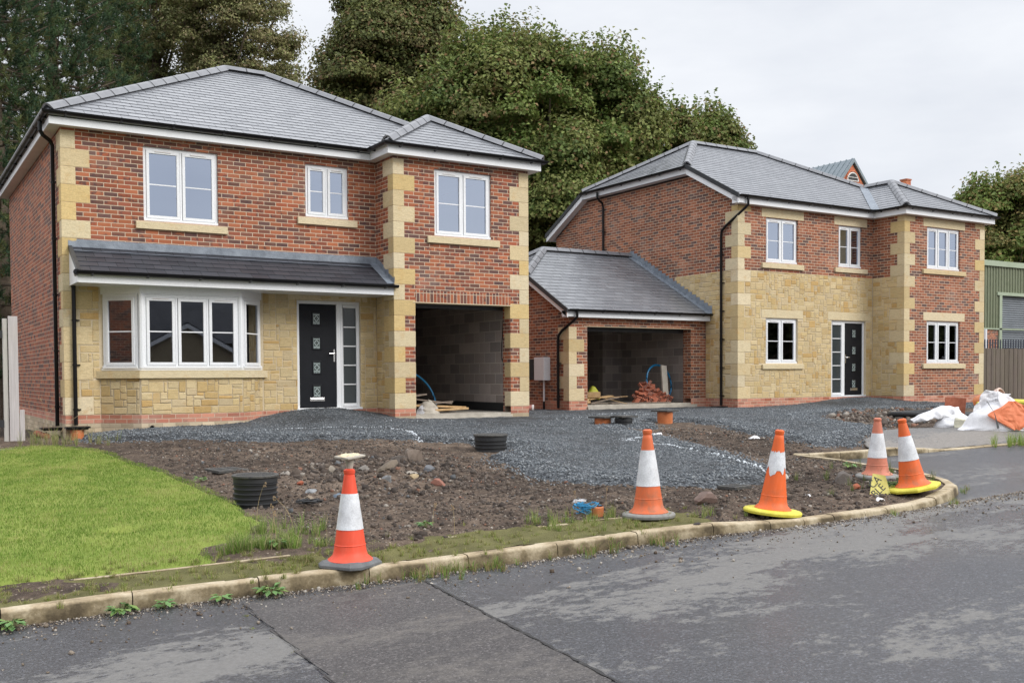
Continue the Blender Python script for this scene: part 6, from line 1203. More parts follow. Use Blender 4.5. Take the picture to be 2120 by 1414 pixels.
def cone(label, loc, col, h=.75, base='square', rot=(0, 0, 0), white=(.30, .66), torn=0, bcol='rubber', bw=.21, rb=.135, brot=0, dirt=.4, group='traffic cones along the kerb', btilt=None):
    t = thing('traffic_cone', label, 'cone', loc, group, rot); cm = cone_mat('cone_plastic', col, dirt)
    n = 4 if base == 'square' else 0; mb = MB(local=True); bh = .045
    if base == 'square':
        def octa(w_, c_, z): return [(w_, -c_, z), (w_, c_, z), (c_, w_, z), (-c_, w_, z), (-w_, c_, z), (-w_, -c_, z), (-c_, -w_, z), (c_, -w_, z)]
        A, B_, C_, D_ = octa(bw, bw*.68, 0), octa(bw, bw*.68, bh*.5), octa(bw*.88, bw*.60, bh), octa(bw*.70, bw*.5, bh*1.15)
    else:
        def ring(w_, z, q=20): return [(w_*math.cos(2*math.pi*i/q), w_*math.sin(2*math.pi*i/q), z) for i in range(q)]
        q = 8 if base == 'oct' else 24; A, B_, C_, D_ = ring(bw*1.0, 0, q), ring(bw*1.02, bh*.55, q), ring(bw*.97, bh*.9, q), ring(bw*.7, bh, q)
    k = len(A)
    for P, Q in ((A, B_), (B_, C_), (C_, D_)):
        for i in range(k): j = (i+1) % k; mb.face([P[i], P[j], Q[j], Q[i]])
    mb.face(D_); mb.face(A[::-1]); bo = mb.build('base', M[bcol], t, bevel=.004)
    bo.rotation_euler = btilt or (0, 0, brot)
    def rad(z): f_ = (z-bh)/(h-bh); return rb*(1-f_)+.034*f_+(.022*max(0, 1-f_/.11)**2)
    mb = MB(local=True); zs = [bh-.004]+list(np.linspace(bh+.004, h*.93, 20)); pr = [(rad(bh)+.016, bh-.006), (rad(bh)+.018, bh+.004)]+[(rad(z), z) for z in zs[2:]]
    pr += [(rad(h*.93)-.004, h*.935), (rad(h*.93)+.002, h*.95), (rad(h*.93)+.002, h*.985), (.026, h), (.018, h)]
    ringz = bh+(h-bh)*.17
    mb.lathe(pr, n=32); mb.lathe([(rad(ringz)+.0, ringz-.006), (rad(ringz)+.004, ringz), (rad(ringz), ringz+.006)], n=32); mb.build('cone_body', cm, t, smooth=True)
    z0, z1 = bh+(h-bh)*(1-white[1]), bh+(h-bh)*(1-white[0]); mb = MB(local=True); m_ = 14; rg = random.Random(int(loc[0]*100))
    J0 = [0]*48; J1_ = [0]*48
    if torn:
        v = 0
        for i in range(48): J0[i] = rg.uniform(0, torn); J1_[i] = rg.uniform(-torn*.25, .0)
        J0 = [(J0[i]+J0[(i+1) % 48]+J0[(i-1) % 48]*.6)/2 for i in range(48)]
    rows = []
    for kk in range(m_+1):
        f_ = kk/m_; row = []
        for i in range(48):
            z = (z0+J0[i])*(1-f_)+(z1+J1_[i])*f_; r = rad(z)+.0035+rg.uniform(-.0007, .0009); row.append((r*math.cos(2*math.pi*i/48), r*math.sin(2*math.pi*i/48), z))
        rows.append(row)
    for a, b in zip(rows[:-1], rows[1:]):
        for i in range(48): j = (i+1) % 48; mb.face([a[i], a[j], b[j], b[i]])
    mb.build('white_sleeve', M['sleeve'], t, smooth=True); return t
zk = lambda x, y: float(road_z(x, y))
c1 = cone('bright red cone on the kerb carrying a mortar hawk, nearest the camera', (.385, -11.30, zk(.4, -11.3)+.107), (.76, .085, .04), .745, 'square', (0, 0, .56), (.27, .66), dirt=.15, bw=.20)
c2 = cone('dirty orange cone on a wide grey disc beside the blue rope', (3.42, -11.20, gz(3.42, -11.2)+.01), (.62, .135, .045), .82, 'round', (R(-1), 0, .2), (.25, .68), bcol='rubbl', bw=.245, rb=.145, dirt=.7)
c3 = cone('orange cone with torn white sleeve on a yellow base, middle of the soil edge', (4.53, -11.69, gz(4.53, -11.69)+.02), (.72, .125, .025), .80, 'round', (R(1), R(1), 0), (.26, .60), torn=.10, bcol='yel', bw=.27, rb=.135)
c4 = cone('faded pink-orange cone on a grey disc behind the leaning one', (7.0, -10.94, gz(6.95, -10.97)), (.56, .19, .12), .69, 'round', (R(1), R(-1), 0), (.27, .70), bcol='rubbl', bw=.235, rb=.132)
c5 = cone('orange cone leaning left on a tilted yellow octagonal base at the kerb tip', (6.46, -11.82, gz(6.42, -11.84)+.01), (.70, .13, .03), .745, 'oct', (0, 0, 0), (.26, .62), bcol='yel', bw=.27, rb=.14, dirt=.6)
c5.rotation_mode = 'XYZ'; c5.rotation_euler = Matrix.Rotation(R(-10), 3, Vector((-math.sin(TH), -math.cos(TH), 0))*-1).to_euler(); c5.location.z += .035
c3.rotation_euler = Matrix.Rotation(R(5), 3, Vector((-math.sin(TH), -math.cos(TH), 0))*-1).to_euler()
mb = MB(local=True); zc_ = .40; rr_ = .092
for (a_, dz) in ((-2.15, 0),):
    P = [Vector((rr_*math.cos(TH+a_+u), rr_*math.sin(TH+a_+u), zc_+dz+v)) for u, v in ((-.16, .025), (.02, .045), (.26, -.01), (.14, -.045), (-.02, -.02))]; mb.face(P)
mb.build('torn_spot', cone_mat('bare_orange', (.58, .13, .04), .2), c2)
# mortar hawk stuck on the first cone
hk = thing('plasterers_hawk', 'mortar-caked plasterer\'s hawk balanced on the tip of the nearest cone', 'hawk', (.385, -11.30, zk(.4, -11.3)+.107+.742), rot=(R(5), R(-2), .6))
mb = MB(local=True); mb.lathe([(.020, -.03), (.026, .0), (.030, .04), (.034, .072), (.055, .092)], n=14); mb.build('handle', M['conc'], hk, smooth=True)
mb = MB(local=True); mb.box(-.122, .122, -.065, .065, .088, .104); mb.build('board', M['conc'], hk, bevel=.004)
mb = MB(local=True)
for i in range(26): a = random.uniform(0, 6.28); r_ = random.uniform(0, .1); mb.lathe([(0.001, .104), (.02*random.random()+.012, .106), (.001, .112+.006*random.random())], (r_*math.cos(a), r_*.5*math.sin(a), -.001), 7)
mb.build('mortar', M['mortar'], hk, smooth=True)
# inspection chambers
def chamber(label, x, y, r, ztop, zb, lid='round', group='inspection chambers'):
    t = thing('inspection_chamber', label, 'drain chamber', (x, y, zb), group); H_ = ztop-zb; pr = []; z = -.15
    while z < H_-.09: pr += [(r*.93, z), (r*.95, z+.032), (r, z+.036), (r, z+.044), (r*.95, z+.048)]; z += .052
    pr += [(r*.93, H_-.09), (r*.98, H_-.08), (r*.98, H_-.02)]
    mb = MB(local=True); mb.lathe(pr, n=40); mb.build('ribbed_riser', M['blackm'], t, smooth=True)
    mb = MB(local=True)
    if lid == 'round':
        mb.lathe([(r*1.03, H_-.028), (r*1.05, H_-.022), (r*1.05, H_-.004), (r*1.02, H_), (r*.92, H_), (r*.90, H_-.004), (.001, H_-.003)], n=40)
        for i in range(-9, 10):
            for j in range(-9, 10):
                if math.hypot(i, j)*.022 < r*.86: mb.box(i*.022-.006, i*.022+.006, j*.022-.006, j*.022+.006, H_-.004, H_)
    else: mb.box(-r*1.12, r*1.12, -r*1.12, r*1.12, H_-.005, H_+.022); mb.box(-r*.9, r*.9, -r*.9, r*.9, H_+.022, H_+.027)
    mb.build('lid', M['lidm'], t, bevel=.002); return t
M['lidm'] = mottled('dusty_black_plastic', (.035, .037, .04), (.095, .09, .08), 25, .6, .2, .002)
chamber('tall ribbed black chamber with dusty lid sunk in a pit beside the lawn', .72, -7.95, .235, -.40, -.80)
chamber('low ribbed black chamber with round lid on the near edge of the gravel', 4.86, -5.90, .24, -.215, -.45)
chamber('small ribbed black chamber with square lid next to an orange one', 8.85, -3.95, .165, -.135, -.36, 'square')
def rodding(label, x, y, r, ztop, zb):
    t = thing('drain_riser', label, 'drain pipe', (x, y, zb), 'orange drain risers'); mb = MB(local=True); H_ = ztop-zb; mb.lathe([(r, -.2), (r, H_*.5), (r*1.02, H_*.55), (r*1.02, H_)], n=30); mb.build('orange_pipe', M['orange_clay'], t, smooth=True)
    mb = MB(local=True); mb.box(-r*1.3, r*1.3, -r*1.3, r*1.3, H_, H_+.03); mb.build('lid', M['lidm'], t, bevel=.003); t.rotation_euler = (0, 0, .25); return t
rodding('orange drain riser under a black lid, left of the small ribbed chamber', 8.62, -3.62, .15, -.155, -.33); rodding('orange drain riser with square black lid standing alone on the gravel', 10.3, -3.40, .15, -.085, -.32)
def gully(label, x, y, z, orange):
    t = thing('gully', label, 'drain', (x, y, z)); mb = MB(local=True); mb.prism([(-.16, -.13, 0), (.16, -.13, 0), (.16, .13, 0), (-.16, .13, 0)], (0, 0, .022)); mb.prism([(-.19, -.15, .022), (.19, -.15, .022), (.19, .15, .022), (-.19, .15, .022)], (0, 0, .03)); mb.build('hopper', M['black'], t, bevel=.004)
    if orange: mb = MB(local=True); mb.lathe([(.105, -.18), (.105, -.03), (.112, -.03), (.112, 0)], n=24); mb.build('orange_pipe', M['orange_clay'], t, smooth=True)
    return t
gully('black gully hopper on an orange pipe under the canopy downpipe', .155, -.17, -.235, True); gully('black gully box under the side-wall downpipe', -.14, .52, -.27, False)
gully('flat black gully at the foot of the further house corner downpipe', DX-.13, DY+.5, -.245, False); gully('flat black gully under the garage downpipe', GX0-.16, GY+.38, -.265, False)
mb = MB(); mb.tube([(1.3, -.552, -.215), (1.27, -.64, -.22)], .035, 10); tag(mb.build('pipe_stub', M['black'], None, smooth=True), 'stub of black pipe poking from the wall base under the bay', 'pipe')
# covers lying about
def cover(label, x, y, w_, d_, rz_, tilt=0):
    z = float(soil_z(np.array([x]), np.array([y]))[0]); t = thing('access_cover', label, 'drain cover', (x, y, z+.005), 'loose square covers', (tilt, tilt*.5, rz_)); mb = MB(local=True); mb.box(-w_/2, w_/2, -d_/2, d_/2, 0, .035); mb.build('plate', M['lidm'], t, bevel=.004); mb = MB(local=True)
    for i in range(-3, 4):
        if i: mb.box(i*w_*.11-.008, i*w_*.11+.008, -d_*.36, d_*.36, .035, .039)
    mb.build('grip_ribs', M['lidm'], t); return t
cover('square black cover lying on the soil behind the tall ribbed chamber', .97, -6.02, .42, .36, .25, .03); cover('small black square cover flat on the soil left of the torn-sleeved cone', 5.18, -10.52, .30, .24, .15)
# rocks
def rock(label, x, y, s, col, seed, flat=.7, cat='stone', name='rock', group='larger stones on the soil'):
    bm = bmesh.new(); bmesh.ops.create_icosphere(bm, subdivisions=2, radius=1); rg = random.Random(seed); pl = [(Vector((rg.gauss(0, 1), rg.gauss(0, 1), rg.gauss(0, 1))).normalized(), rg.uniform(.45, .85)) for _ in range(9)]
    for v in bm.verts:
        for n_, d_ in pl:
            k = v.co.dot(n_)-d_
            if k > 0: v.co -= n_*k
        v.co = Vector((v.co.x*s[0], v.co.y*s[1], v.co.z*s[2]))*1.22
    me = bpy.data.meshes.new(name); bm.to_mesh(me); bm.free(); me.materials.append(mottled('rock_'+str(seed), tuple(c*.75 for c in col), tuple(c*1.2 for c in col), 9, .9, .6, .006)); o = bpy.data.objects.new(name, me); COL.objects.link(o)
    z = float(soil_z(np.array([x]), np.array([y]))[0]); o.location = (x, y, z+s[2]*.35); o.rotation_euler = (rg.uniform(-.3, .3), rg.uniform(-.3, .3), rg.uniform(0, 3)); return tag(o, label, cat, group)
for a in (('large brown-grey boulder at the right of the rubble heap', 3.28, -6.55, (.15, .12, .12), (.16, .125, .10), 1), ('dark slab-like rock leaning by the largest boulder', 3.05, -6.6, (.12, .08, .08), (.10, .085, .075), 2),
          ('flat brown slab of stone half buried in the heap', 2.5, -7.45, (.17, .11, .045), (.15, .12, .09), 3), ('pale rounded stone right of the heap slab', 2.66, -7.75, (.075, .06, .05), (.30, .27, .23), 4), ('grey angular stone in front of the heap slab', 2.15, -8.15, (.075, .06, .055), (.22, .225, .23), 5),
          ('grey angular stone right of the big boulder', 3.02, -7.5, (.07, .06, .065), (.14, .145, .155), 6), ('broken red sandstone wedge at the right edge of the heap', 2.62, -8.5, (.12, .06, .05), (.27, .12, .085), 7), ('tan knobbly stone left of the red wedge', 2.55, -8.05, (.05, .045, .045), (.46, .36, .22), 8),
          ('upright pale-brown stone on the left part of the heap', 2.02, -6.9, (.055, .05, .065), (.27, .235, .19), 9), ('dark reddish stone near the left of the heap', 2.3, -6.75, (.08, .055, .05), (.15, .10, .085), 10), ('grey-brown stone behind the tip of the nearest cone', 2.35, -7.1, (.075, .06, .06), (.22, .20, .18), 11),
          ('small red brick fragment by the ribbed chamber', 1.35, -7.6, (.045, .035, .035), (.36, .11, .06), 12), ('light stone below the ribbed chamber', 1.15, -8.4, (.05, .04, .035), (.25, .20, .15), 13), ('grey pebble between chamber and first cone', 1.32, -8.0, (.06, .045, .03), (.24, .25, .26), 14),
          ('brown rock on the soil beside the torn-sleeved cone', 4.30, -11.0, (.12, .09, .085), (.17, .12, .10), 15), ('dark rock by the pale cone base on the soil island', 6.45, -10.9, (.13, .10, .09), (.11, .095, .085), 16), ('round white stone on the soil island', 6.1, -10.35, (.07, .06, .045), (.45, .43, .38), 17), ('brown cobble left of the white stone', 5.5, -10.75, (.09, .07, .05), (.16, .125, .09), 18),
          ('orange brick lump among the island weeds', 6.2, -11.3, (.06, .05, .04), (.42, .13, .07), 19), ('dark clod of soil on the kerb right of the first cone', 1.62, -11.62, (.07, .05, .03), (.06, .05, .045), 20), ('lump of soil on the kerb near the second cone', 3.5, -11.76, (.05, .04, .03), (.05, .042, .038), 21)): rock(*a)
# sacks, rags and litter
def crumple(name, label, cat, verts_fn, mat, loc, nx=26, ny=18, amp=.05, seed=1, thick=0, smooth=True, parent=None, sub=1):
    V = np.array([[verts_fn(i/(nx-1), j/(ny-1)) for j in range(ny)] for i in range(nx)], float); U, W_ = np.meshgrid(np.linspace(0, 1, nx), np.linspace(0, 1, ny), indexing='ij')
    for k in range(3): V[:, :, k] += (fbm(U*5+seed, W_*5+k*7, 1.0, 4, seed+k)-.5)*amp*2+(np.abs(fbm(U*3+9, W_*4+k*3, 1.3, 2, seed+k+20)-.5))*amp
    cr2 = 1-np.abs(fbm(U*9+seed, W_*6-U*4, 1.0, 2, seed+50)-.5)*4; V[:, :, 2] += np.maximum(0, cr2)*amp*.7*np.sin(np.pi*W_); V[:, :, 1] -= np.maximum(0, 1-np.abs(fbm(U*7, W_*9+U*5, 1.0, 2, seed+60)-.5)*5)*amp*.8
    idx = np.arange(nx*ny).reshape(nx, ny); q = np.stack([idx[:-1, :-1], idx[1:, :-1], idx[1:, 1:], idx[:-1, 1:]], -1).reshape(-1, 4)
    o = np_mesh(name, V.reshape(-1, 3), q, mat, smooth=smooth, parent=parent)
    if loc is not None: o.location = loc
    if thick: b = o.modifiers.new('solid', 'SOLIDIFY'); b.thickness = thick
    if sub: b = o.modifiers.new('sub', 'SUBSURF'); b.levels = b.render_levels = sub
    return tag(o, label, cat) if label else o
M['sack'] = mottled('white_woven_sack', (.66, .66, .68), (.78, .78, .80), 14, .6, .35, .01); M['sackd'] = mottled('dusty_plastic', (.35, .35, .37), (.50, .50, .52), 14, .6, .35, .01); M['sackor'] = mottled('orange_print', (.62, .16, .06), (.72, .22, .10), 8, .6, .3, .01); M['cream'] = mottled('cream_paper', (.62, .60, .46), (.70, .68, .55), 8, .7, .3, .01)
def moundfn(rx, ry, h, p=1.4, sx_=0):
    def fn(u, v):
        a = 2*math.pi*u; r = math.sin(math.pi/2*min(1, v*1.0)); return (rx*r*math.cos(a)+sx_*(1-v), ry*r*math.sin(a), h*max(0, 1-r**p)-.02)
    return fn
VR = to_site(rt); VR = Vector((VR.x, VR.y, 0)).normalized(); VB = Vector((-VR.y, VR.x, 0))   # along / away as one stands on the road
def place(px, py, zf=None):
    p = at(px, py, 15)
    for i in range(60):
        z = gz(p.x, p.y); k = (z-CAM.z)/(p.z-CAM.z); p = CAM+(p-CAM)*k
    return p
rotv = math.atan2(VR.y, VR.x)
p = place(1975, 884); s1 = thing('white_sack', 'crumpled white woven sack slumped in front of the red clay sheet', 'sack', p); s1.rotation_euler = (0, 0, rotv); s1.scale = (.78, .8, .66)
crumple('lower_fold', None, None, moundfn(.50, .30, .42, 2.0, -.05), M['sack'], (0.02, 0, 0), 36, 14, .055, 3, parent=s1); crumple('upper_fold', None, None, lambda u, v: (-.95+1.05*u, -.05+.3*(v-.5), .08+.40*u+.22*math.sin(math.pi*v)*math.sin(math.pi*(.15+.8*u))-.25*abs(v-.5)*u), M['sack'], (0, .05, 0), 30, 14, .06, 8, parent=s1, thick=.006)
crumple('paper_flap', None, None, lambda u, v: (-.15+.5*u, -.33-.02*v, .26*v*(1-u*.4)+.01), M['cream'], (0, .0, 0), 14, 8, .02, 12, parent=s1, thick=.004)
p = place(2058, 889); s2 = thing('builders_bag', 'collapsed white bulk bag with a big orange diamond print and loose straps', 'bag', p); s2.rotation_euler = (0, 0, rotv); s2.scale = (.92, .9, .78)
crumple('bag_body', None, None, moundfn(.72, .42, .62, 2.2, .1), M['sack'], (.05, 0, 0), 40, 16, .06, 5, parent=s2)
crumple('bag_peak', None, None, lambda u, v: (-.48+.50*u+.28*v, .02, .22+.12*u+.62*v*(1-.35*u)), M['sack'], (0, -.02, 0), 16, 18, .045, 7, parent=s2, thick=.02)
crumple('bag_side', None, None, lambda u, v: (.0+1.0*u, -.10-.25*(1-v), (.80-.62*u)*v+.02), M['sack'], (-.0, -.02, 0), 22, 16, .035, 17, parent=s2, thick=.02)
crumple('orange_print', None, None, lambda u, v: (-.42+1.02*(u-.5)*(1-abs(2*v-1)*.9)+.55, -.50+.16*v+.04, .01+.60*v), M['sackor'], (.05, 0, 0), 26, 20, .028, 19, parent=s2, thick=.006)
for a, b in (((-.30, -.36, .62), (-.12, -.42, .05)), ((.95, -.2, .30), (.55, -.46, .02))):
    mb = MB(local=True); mb.sweep([Vector(a), Vector(a).lerp(Vector(b), .5)+Vector((0, -.07, .03)), Vector(b)], [(-.022, 0), (.022, 0), (.022, .004), (-.022, .004)], closed=True); mb.build('strap', M['rubber'], s2)
p = place(1985, 880); p = p+VB*.45
mb = MB(local=True); 
P = [(-.30+.62*t, .07*math.sin(t*3.1), 0) for t in np.linspace(0, 1, 12)]; mb.sweep([(x_, y_, .33) for x_, y_, _ in P], [(0, -.30), (0, .10), (.012, .10), (.012, -.30)], closed=True); o = mb.build('clay_sheet', M['red_clay'], None); o.scale = (.62, .62, 1); o.location = p+VR*.1+Vector((0, 0, .05)); o.rotation_euler = (R(4), R(3), rotv); tag(o, 'broken sheet of red-brown clay pipe standing behind the white sack', 'clay sheet')
p = place(2100, 878)+VB*.3
q0 = thing('orange_drain_fitting', 'orange and pale plastic drain fitting poking out of the bulk bag', 'pipe fitting', p+Vector((-.25, 0, .50)), rot=(R(68), R(12), rotv+.5))
mb = MB(local=True); mb.lathe([(.10, -.2), (.10, 0), (.125, .01), (.125, .07), (.10, .08), (.10, -.2)], n=26); mb.build('pale_socket', mottled('pale_pink_plastic', (.60, .42, .34), (.70, .52, .44), 6, .5), q0, smooth=True); mb = MB(local=True); mb.lathe([(.13, -.42), (.14, -.38), (.14, -.24), (.12, -.2), (.02, -.19)], n=26); mb.build('orange_cap', M['orange_clay'], q0, smooth=True)
p = place(2105, 884); crumple('black_sheeting', 'black plastic sheeting bunched at the right edge behind the bulk bag', 'sheeting', moundfn(.45, .3, .52, 2, .1), M['blackm'], tuple(p+VB*.55), 24, 10, .05, 23)
mb = MB(local=True); mb.tube([(-.35, 0, .36), (0, .02, .42), (.5, 0, .40)], .05, 8); o = mb.build('yellow_pipe', M['yel'], None, smooth=True); o.location = p+VB*.7; o.rotation_euler = (0, 0, rotv); tag(o, 'short yellow pipe lying over the black sheeting at the right edge', 'pipe')
p = place(2112, 895); tufts('edge_weeds', [(p.x+.1*i, p.y+.05*i, .6, 2) for i in range(4)], 'bright weeds at the right edge below the bulk bag', 90, (.08, .28), .05, zf=ground_z, cols=((.22, .33, .06), (.30, .36, .10)))
q = place(1925, 866); mb = MB(local=True); R1 = .62; P = [(R1*math.cos(a)*1.0+.12*a/6*0, R1*.95*math.sin(a), .07+.02*math.sin(a*2)) for a in np.linspace(.3, 6.0, 40)]+[(1.15, -.15, .06), (1.6, .1, .05)]
mb.tube(P, .062, 10); o = mb.build('corrugated_hose', mottled('ribbed_black_hose', (.018, .02, .022), (.035, .037, .04), 40, .5, .3, .004), None, smooth=True); o.location = q+VB*.25-VR*.05; o.rotation_euler = (0, 0, rotv); tag(o, 'loop of thick black land-drain hose on the earth behind the white sack', 'hose')
q = place(1840, 846); mb = MB(local=True); mb.tube([(-.5, 0, .03), (0, .06, .035), (.75, -.04, .03)], .028, 8); o = mb.build('black_pipe', M['black'], None, smooth=True); o.location = q+VR*.45+VB*.2; o.rotation_euler = (0, 0, rotv); tag(o, 'thin black pipe lying on the gravel left of the hose loop', 'pipe')
p0_ = (GX0-1.9, GY+1.05); mb = MB(); mb.tube([(GX0-2.4, GY+2.1, gz(GX0-2.4, GY+2.1)+.10), (GX0-.55, GY+.75, gz(GX0-.6, GY+.8)+.09)], .085, 18); rp = mb.build('dusty_red_pipe', mottled('dusty_pink_pipe', (.36, .12, .10), (.50, .24, .20), 7, .6), None, smooth=True); tag(rp, 'dusty pink-red drain pipe lying beside the garage side wall', 'pipe')
mb = MB(); a, b = Vector((GX0-1.15, GY+1.19, gz(GX0-1.1, GY+1.2)+.095)), Vector((GX0-1.0, GY+1.08, gz(GX0-1.1, GY+1.2)+.095)); mb.tube([a, b], .089, 18); mb.tube([Vector((GX0-.58, GY+.77, gz(GX0-.6, GY+.8)+.09)), Vector((GX0-.535, GY+.74, gz(GX0-.6, GY+.8)+.09))], .092, 18); mb.build('tape_band', M['white_dirty'], rp, smooth=True)
# yellow sign half buried in the island weeds
sg = thing('warning_sign', 'cut piece of yellow sign with black capitals lying against the leaning cone', 'sign', (6.13, -11.62, gz(6.13, -11.62)+.08), rot=(R(62), R(0), rotv+.1)); sg.scale = (.66, .66, .66)
mb = MB(local=True); mb.prism([(-.17, -.20, 0), (.20, -.17, 0), (.18, .18, 0), (-.02, .22, 0)], (0, 0, .004)); mb.build('plate', mottled('dirty_yellow', (.50, .45, .10), (.62, .56, .18), 9, .6), sg)
for txt, x_, y_ in (('CA', -.045, .06), ('BLE', -.02, -.085)):
    cu = bpy.data.curves.new('lettering', 'FONT'); cu.body = txt; cu.size = .17; cu.extrude = .001; cu.align_x = 'CENTER'; tmp = bpy.data.objects.new('lettering', cu); me = bpy.data.meshes.new_from_object(tmp); bpy.data.objects.remove(tmp); me.materials.append(M['blackm']); o = bpy.data.objects.new('lettering', me); COL.objects.link(o); o.parent = sg; o.location = (x_+.06, y_-.03, .0062); o.rotation_euler = (0, 0, R(38))
# blue rope tangle, rags, litter
def tangle(label, x, y, r, n_, mat, name='rope', h=.09, t_=.004, cat='rope'):
    mb = MB(local=True); rg = random.Random(4)
    for k in range(n_): ph = rg.uniform(0, 6.28); rx, ry = r*rg.uniform(.6, 1.1), r*rg.uniform(.3, .7); mb.tube([(rx*math.cos(a+ph), ry*math.sin(a+ph)*1.0, .02+h*abs(math.sin(a*.5+ph))*rg.uniform(.85, 1.15)) for a in np.linspace(0, rg.uniform(3, 6), 12)], t_, 5)
    o = mb.build(name, M[mat], None, smooth=True); o.location = (x, y, gz(x, y)); return tag(o, label, cat)
tangle('tangle of bright blue rope on the verge left of the second cone', 3.02, -10.78, .15, 16, 'bluerope'); tangle('small black rag of netting on the soil in front of the ribbed chamber', 1.02, -8.75, .13, 14, 'blackm', 'netting', .035, .006, 'rag'); 
mb = MB(local=True); mb.lathe([(.06, 0), (.06, .09), (.05, .1)], n=14); o = mb.build('clay_pipe_end', M['orange_clay'], None, smooth=True); o.location = (3.08, -10.86, gz(3.08, -10.86)-.01); tag(o, 'stub of orange pipe inside the blue rope tangle', 'pipe')
M['rag'] = mottled('blue_grey_cloth', (.09, .12, .16), (.17, .21, .26), 9, .8)
for nm, lb, x_, y_, r_, mt, h_ in (('glove', 'crumpled blue-grey glove on the soil right of the ribbed chamber', 1.45, -8.45, .09, 'rag', .04), ('plastic_scrap', 'scrap of clear white plastic left of the second cone on the soil', 3.35, -10.2, .10, 'sackd', .02), ('paper_scrap', 'white paper scrap on the far side of the drive by the gravel', 8.2, -5.6, .16, 'sack', .03), ('plastic_scrap', 'white litter scrap against the edge of the second gravel drive', 8.95, -7.1, .11, 'sack', .05), ('paper_scrap', 'white paper scrap beside the yellow sign piece', 5.95, -11.8, .07, 'sack', .03), ('plastic_scrap', 'pale scrap by the torn-sleeved cone on the soil', 5.55, -11.2, .06, 'sack', .02), ('plastic_scrap', 'pale plastic strip on the soil at the tip of the gravel', 5.75, -9.9, .1, 'sack', .02)):
    crumple(nm, lb, 'litter', moundfn(r_, r_*.6, h_, 2), M[mt], (x_, y_, float(soil_z(np.array([x_]), np.array([y_]))[0])+.01), 16, 6, r_*.25, int(x_*10))
# ================================================================== things inside the two garages
def plank(label, c, ax, L_, w_=.10, t_=.03, mat='timber', name='timber_plank', group='timber offcuts in the first garage', roll=0):
    mb = MB(local=True); mb.box(-L_/2, L_/2, -w_/2, w_/2, -t_/2, t_/2); o = mb.build(name, M[mat], None, bevel=.002); o.location = c; v = Vector(ax).normalized(); o.rotation_euler = v.to_track_quat('X', 'Z').to_euler(); return tag(o, label, 'timber', group)
ga = -.12
for a in (('long orange plank end lying low at the front of the first garage', (7.05, -.18, ga+.13), (1, .02, -.05), 1.2, .12, .04), ('pale plank sticking out furthest right on the first garage pile', (7.25, -.3, ga+.07), (1, .15, .02), .85, .10, .04), ('dark weathered board at the bottom of the first garage pile', (7.0, -.05, ga+.03), (1, .3, 0), 1.1, .16, .04, 'oldtimber'),
          ('raised brown board at the back of the first garage pile', (6.9, .25, ga+.25), (1, -.1, -.12), 1.25, .14, .03, 'oldtimber'), ('dark board crossing the first garage pile', (7.1, .1, ga+.19), (1, .35, .04), 1.0, .1, .03, 'oldtimber'), ('brown board leaning over the first garage pile', (6.65, .35, ga+.33), (1, .2, .1), .8, .12, .03, 'oldtimber')): plank(*a)
crumple('plastic_bag', 'white plastic bag stuffed beside the left pier inside the first garage', 'bag', moundfn(.24, .13, .15, 1.8, -.05), M['sackd'], (6.66, -.30, ga), 24, 10, .05, 31); crumple('rubble_sack', 'grey-brown sack behind the white bag in the first garage', 'sack', moundfn(.26, .2, .27, 2, 0), M['conc'], (6.75, -.25, ga), 24, 10, .05, 33)
tubeA = MB(local=True); tubeA.tube([(1.05*math.sin(a)-.55, .12*math.sin(2*a), 1.0*max(0.0, math.cos(a))**.8*.9) for a in np.linspace(-1.5, 1.55, 34)], .020, 9); o = tubeA.build('water_pipe', M['blue'], None, smooth=True); o.location = (7.05, .9, ga+.02); tag(o, 'arch of blue plastic water pipe inside the first garage', 'pipe')
gb_ = -.11; gy_ = GY+.55
tubeB = MB(local=True); tubeB.tube([(.42*math.cos(a)+.0, .10*math.sin(a), .50+.48*math.sin(a)) for a in np.linspace(-1.35, 3.6, 34)], .026, 9); o = tubeB.build('water_pipe', M['blue'], None, smooth=True); o.location = (DX-.85, GY+.9, gb_+.02); tag(o, 'coil of blue water pipe behind the grey plank in the second garage', 'pipe')
mb = MB(local=True); mb.box(-.10, .10, -.025, .025, 0, 1.0); o = mb.build('leaning_board', M['fgrey'] if False else M['conc'], None, bevel=.004); o.location = (DX-1.02, GY+.42, gb_); o.rotation_euler = (R(-10), R(5), .1); tag(o, 'grey board leaning upright among the hollow clay blocks', 'board')
def clayblock(c, rot, k):
    mb = MB(local=True); mb.box(-.10, .10, -.05, .05, -.033, .033)
    b = mb.build('hollow_brick', M['red_clay'], None, bevel=.003); b.location = c; b.rotation_euler = rot; mb = MB(local=True)
    for i in range(4):
        for j in range(2): mb.box(-.10+.02+i*.045, -.10+.05+i*.045, -.0515, -.049, -.026+.028*j, -.004+.028*j)
    mb.build('brick_holes', M['blackm'], b)
    return tag(b, 'hollow red clay brick tipped in the heap inside the second garage', 'brick', 'hollow bricks heaped in the second garage')
rg = random.Random(9); k_ = 0
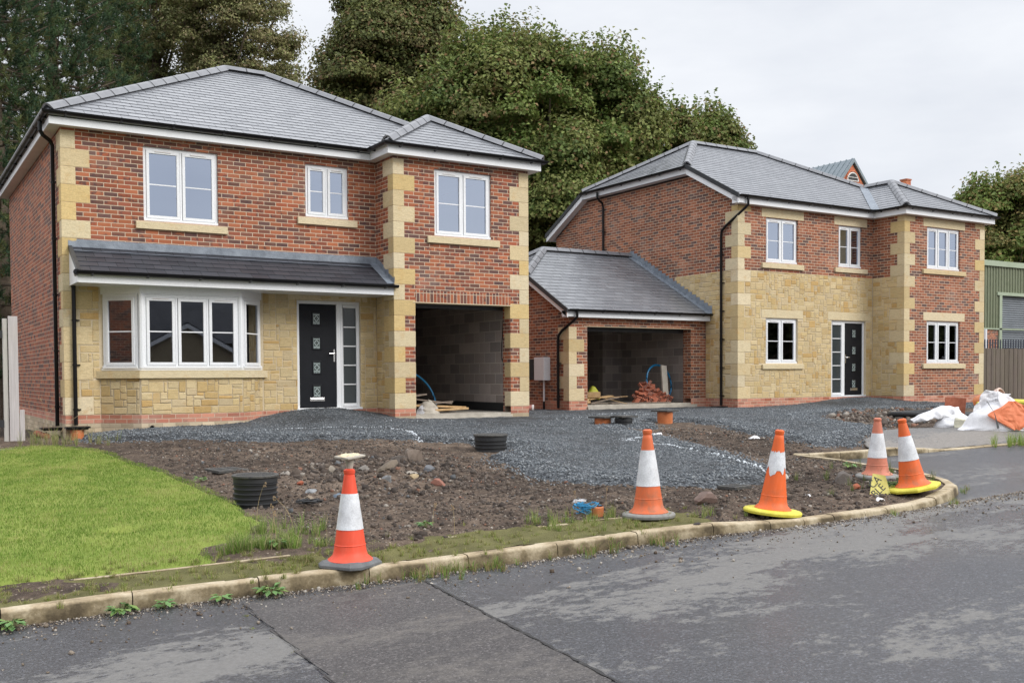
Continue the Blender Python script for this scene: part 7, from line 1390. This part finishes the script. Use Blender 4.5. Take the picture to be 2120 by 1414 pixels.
for lay in range(6):
    for i in range(11-lay*2):
        for j in range(2): clayblock((DX-2.05+lay*.11+i*.115+rg.uniform(-.03, .03), GY+.35+j*.14+lay*.05+rg.uniform(-.03, .03), gb_+.05+lay*.09+rg.uniform(-.01, .02)), (rg.uniform(-.9, .9), rg.uniform(-.9, .9), rg.uniform(-1.2, 1.2)), k_); k_ += 1
for lb, c, ax, L_, w_, t_, mt in (('thick orange sawn beam end at the left of the second garage', (DX-3.62, GY+.5, gb_+.24), (.9, -.6, .02), .8, .16, .14, 'timber'), ('short block of timber under the sawn beam end', (DX-3.75, GY+.36, gb_+.09), (1, .3, 0), .4, .14, .12, 'timber'),
      ('wide pale board sloping down from the beam', (DX-3.2, GY+.45, gb_+.17), (1, .1, .10), .8, .24, .02, 'timber'), ('second pale board under the sloping one', (DX-3.15, GY+.35, gb_+.10), (1, -.15, .18), .85, .2, .02, 'oldtimber'), ('olive board at the bottom of the second garage pile', (DX-3.1, GY+.42, gb_+.03), (1, .2, 0), 1.1, .2, .02, 'oldtimber'),
      ('thin white batten poking right from the pile', (DX-2.85, GY+.25, gb_+.18), (1, -.3, .05), .7, .02, .015, 'timber'), ('thin batten angled to the floor', (DX-2.85, GY+.2, gb_+.08), (1, -.4, -.25), .6, .02, .012, 'timber'), ('long flat grey board before the clay bricks', (DX-2.0, GY+.3, gb_+.02), (1, -.02, 0), 1.9, .16, .02, 'oldtimber')): plank(lb, c, ax, L_, w_, t_, mt, group='timber offcuts in the second garage')
crumple('yellow_tarpaulin', 'crumpled yellow-green bag behind the timber in the second garage', 'bag', moundfn(.22, .15, .34, 2, 0), mottled('yellow_green', (.35, .36, .03), (.45, .45, .05), 5, .6), (DX-3.0, GY+1.0, gb_+.12), 22, 9, .05, 51); crumple('dark_tool_bag', 'dark blue tool bag behind the sawn beam', 'bag', moundfn(.25, .16, .42, 2, .08), mottled('navy_cloth', (.01, .02, .045), (.02, .05, .09), 5, .7), (DX-3.45, GY+1.1, gb_+.14), 22, 9, .06, 53)
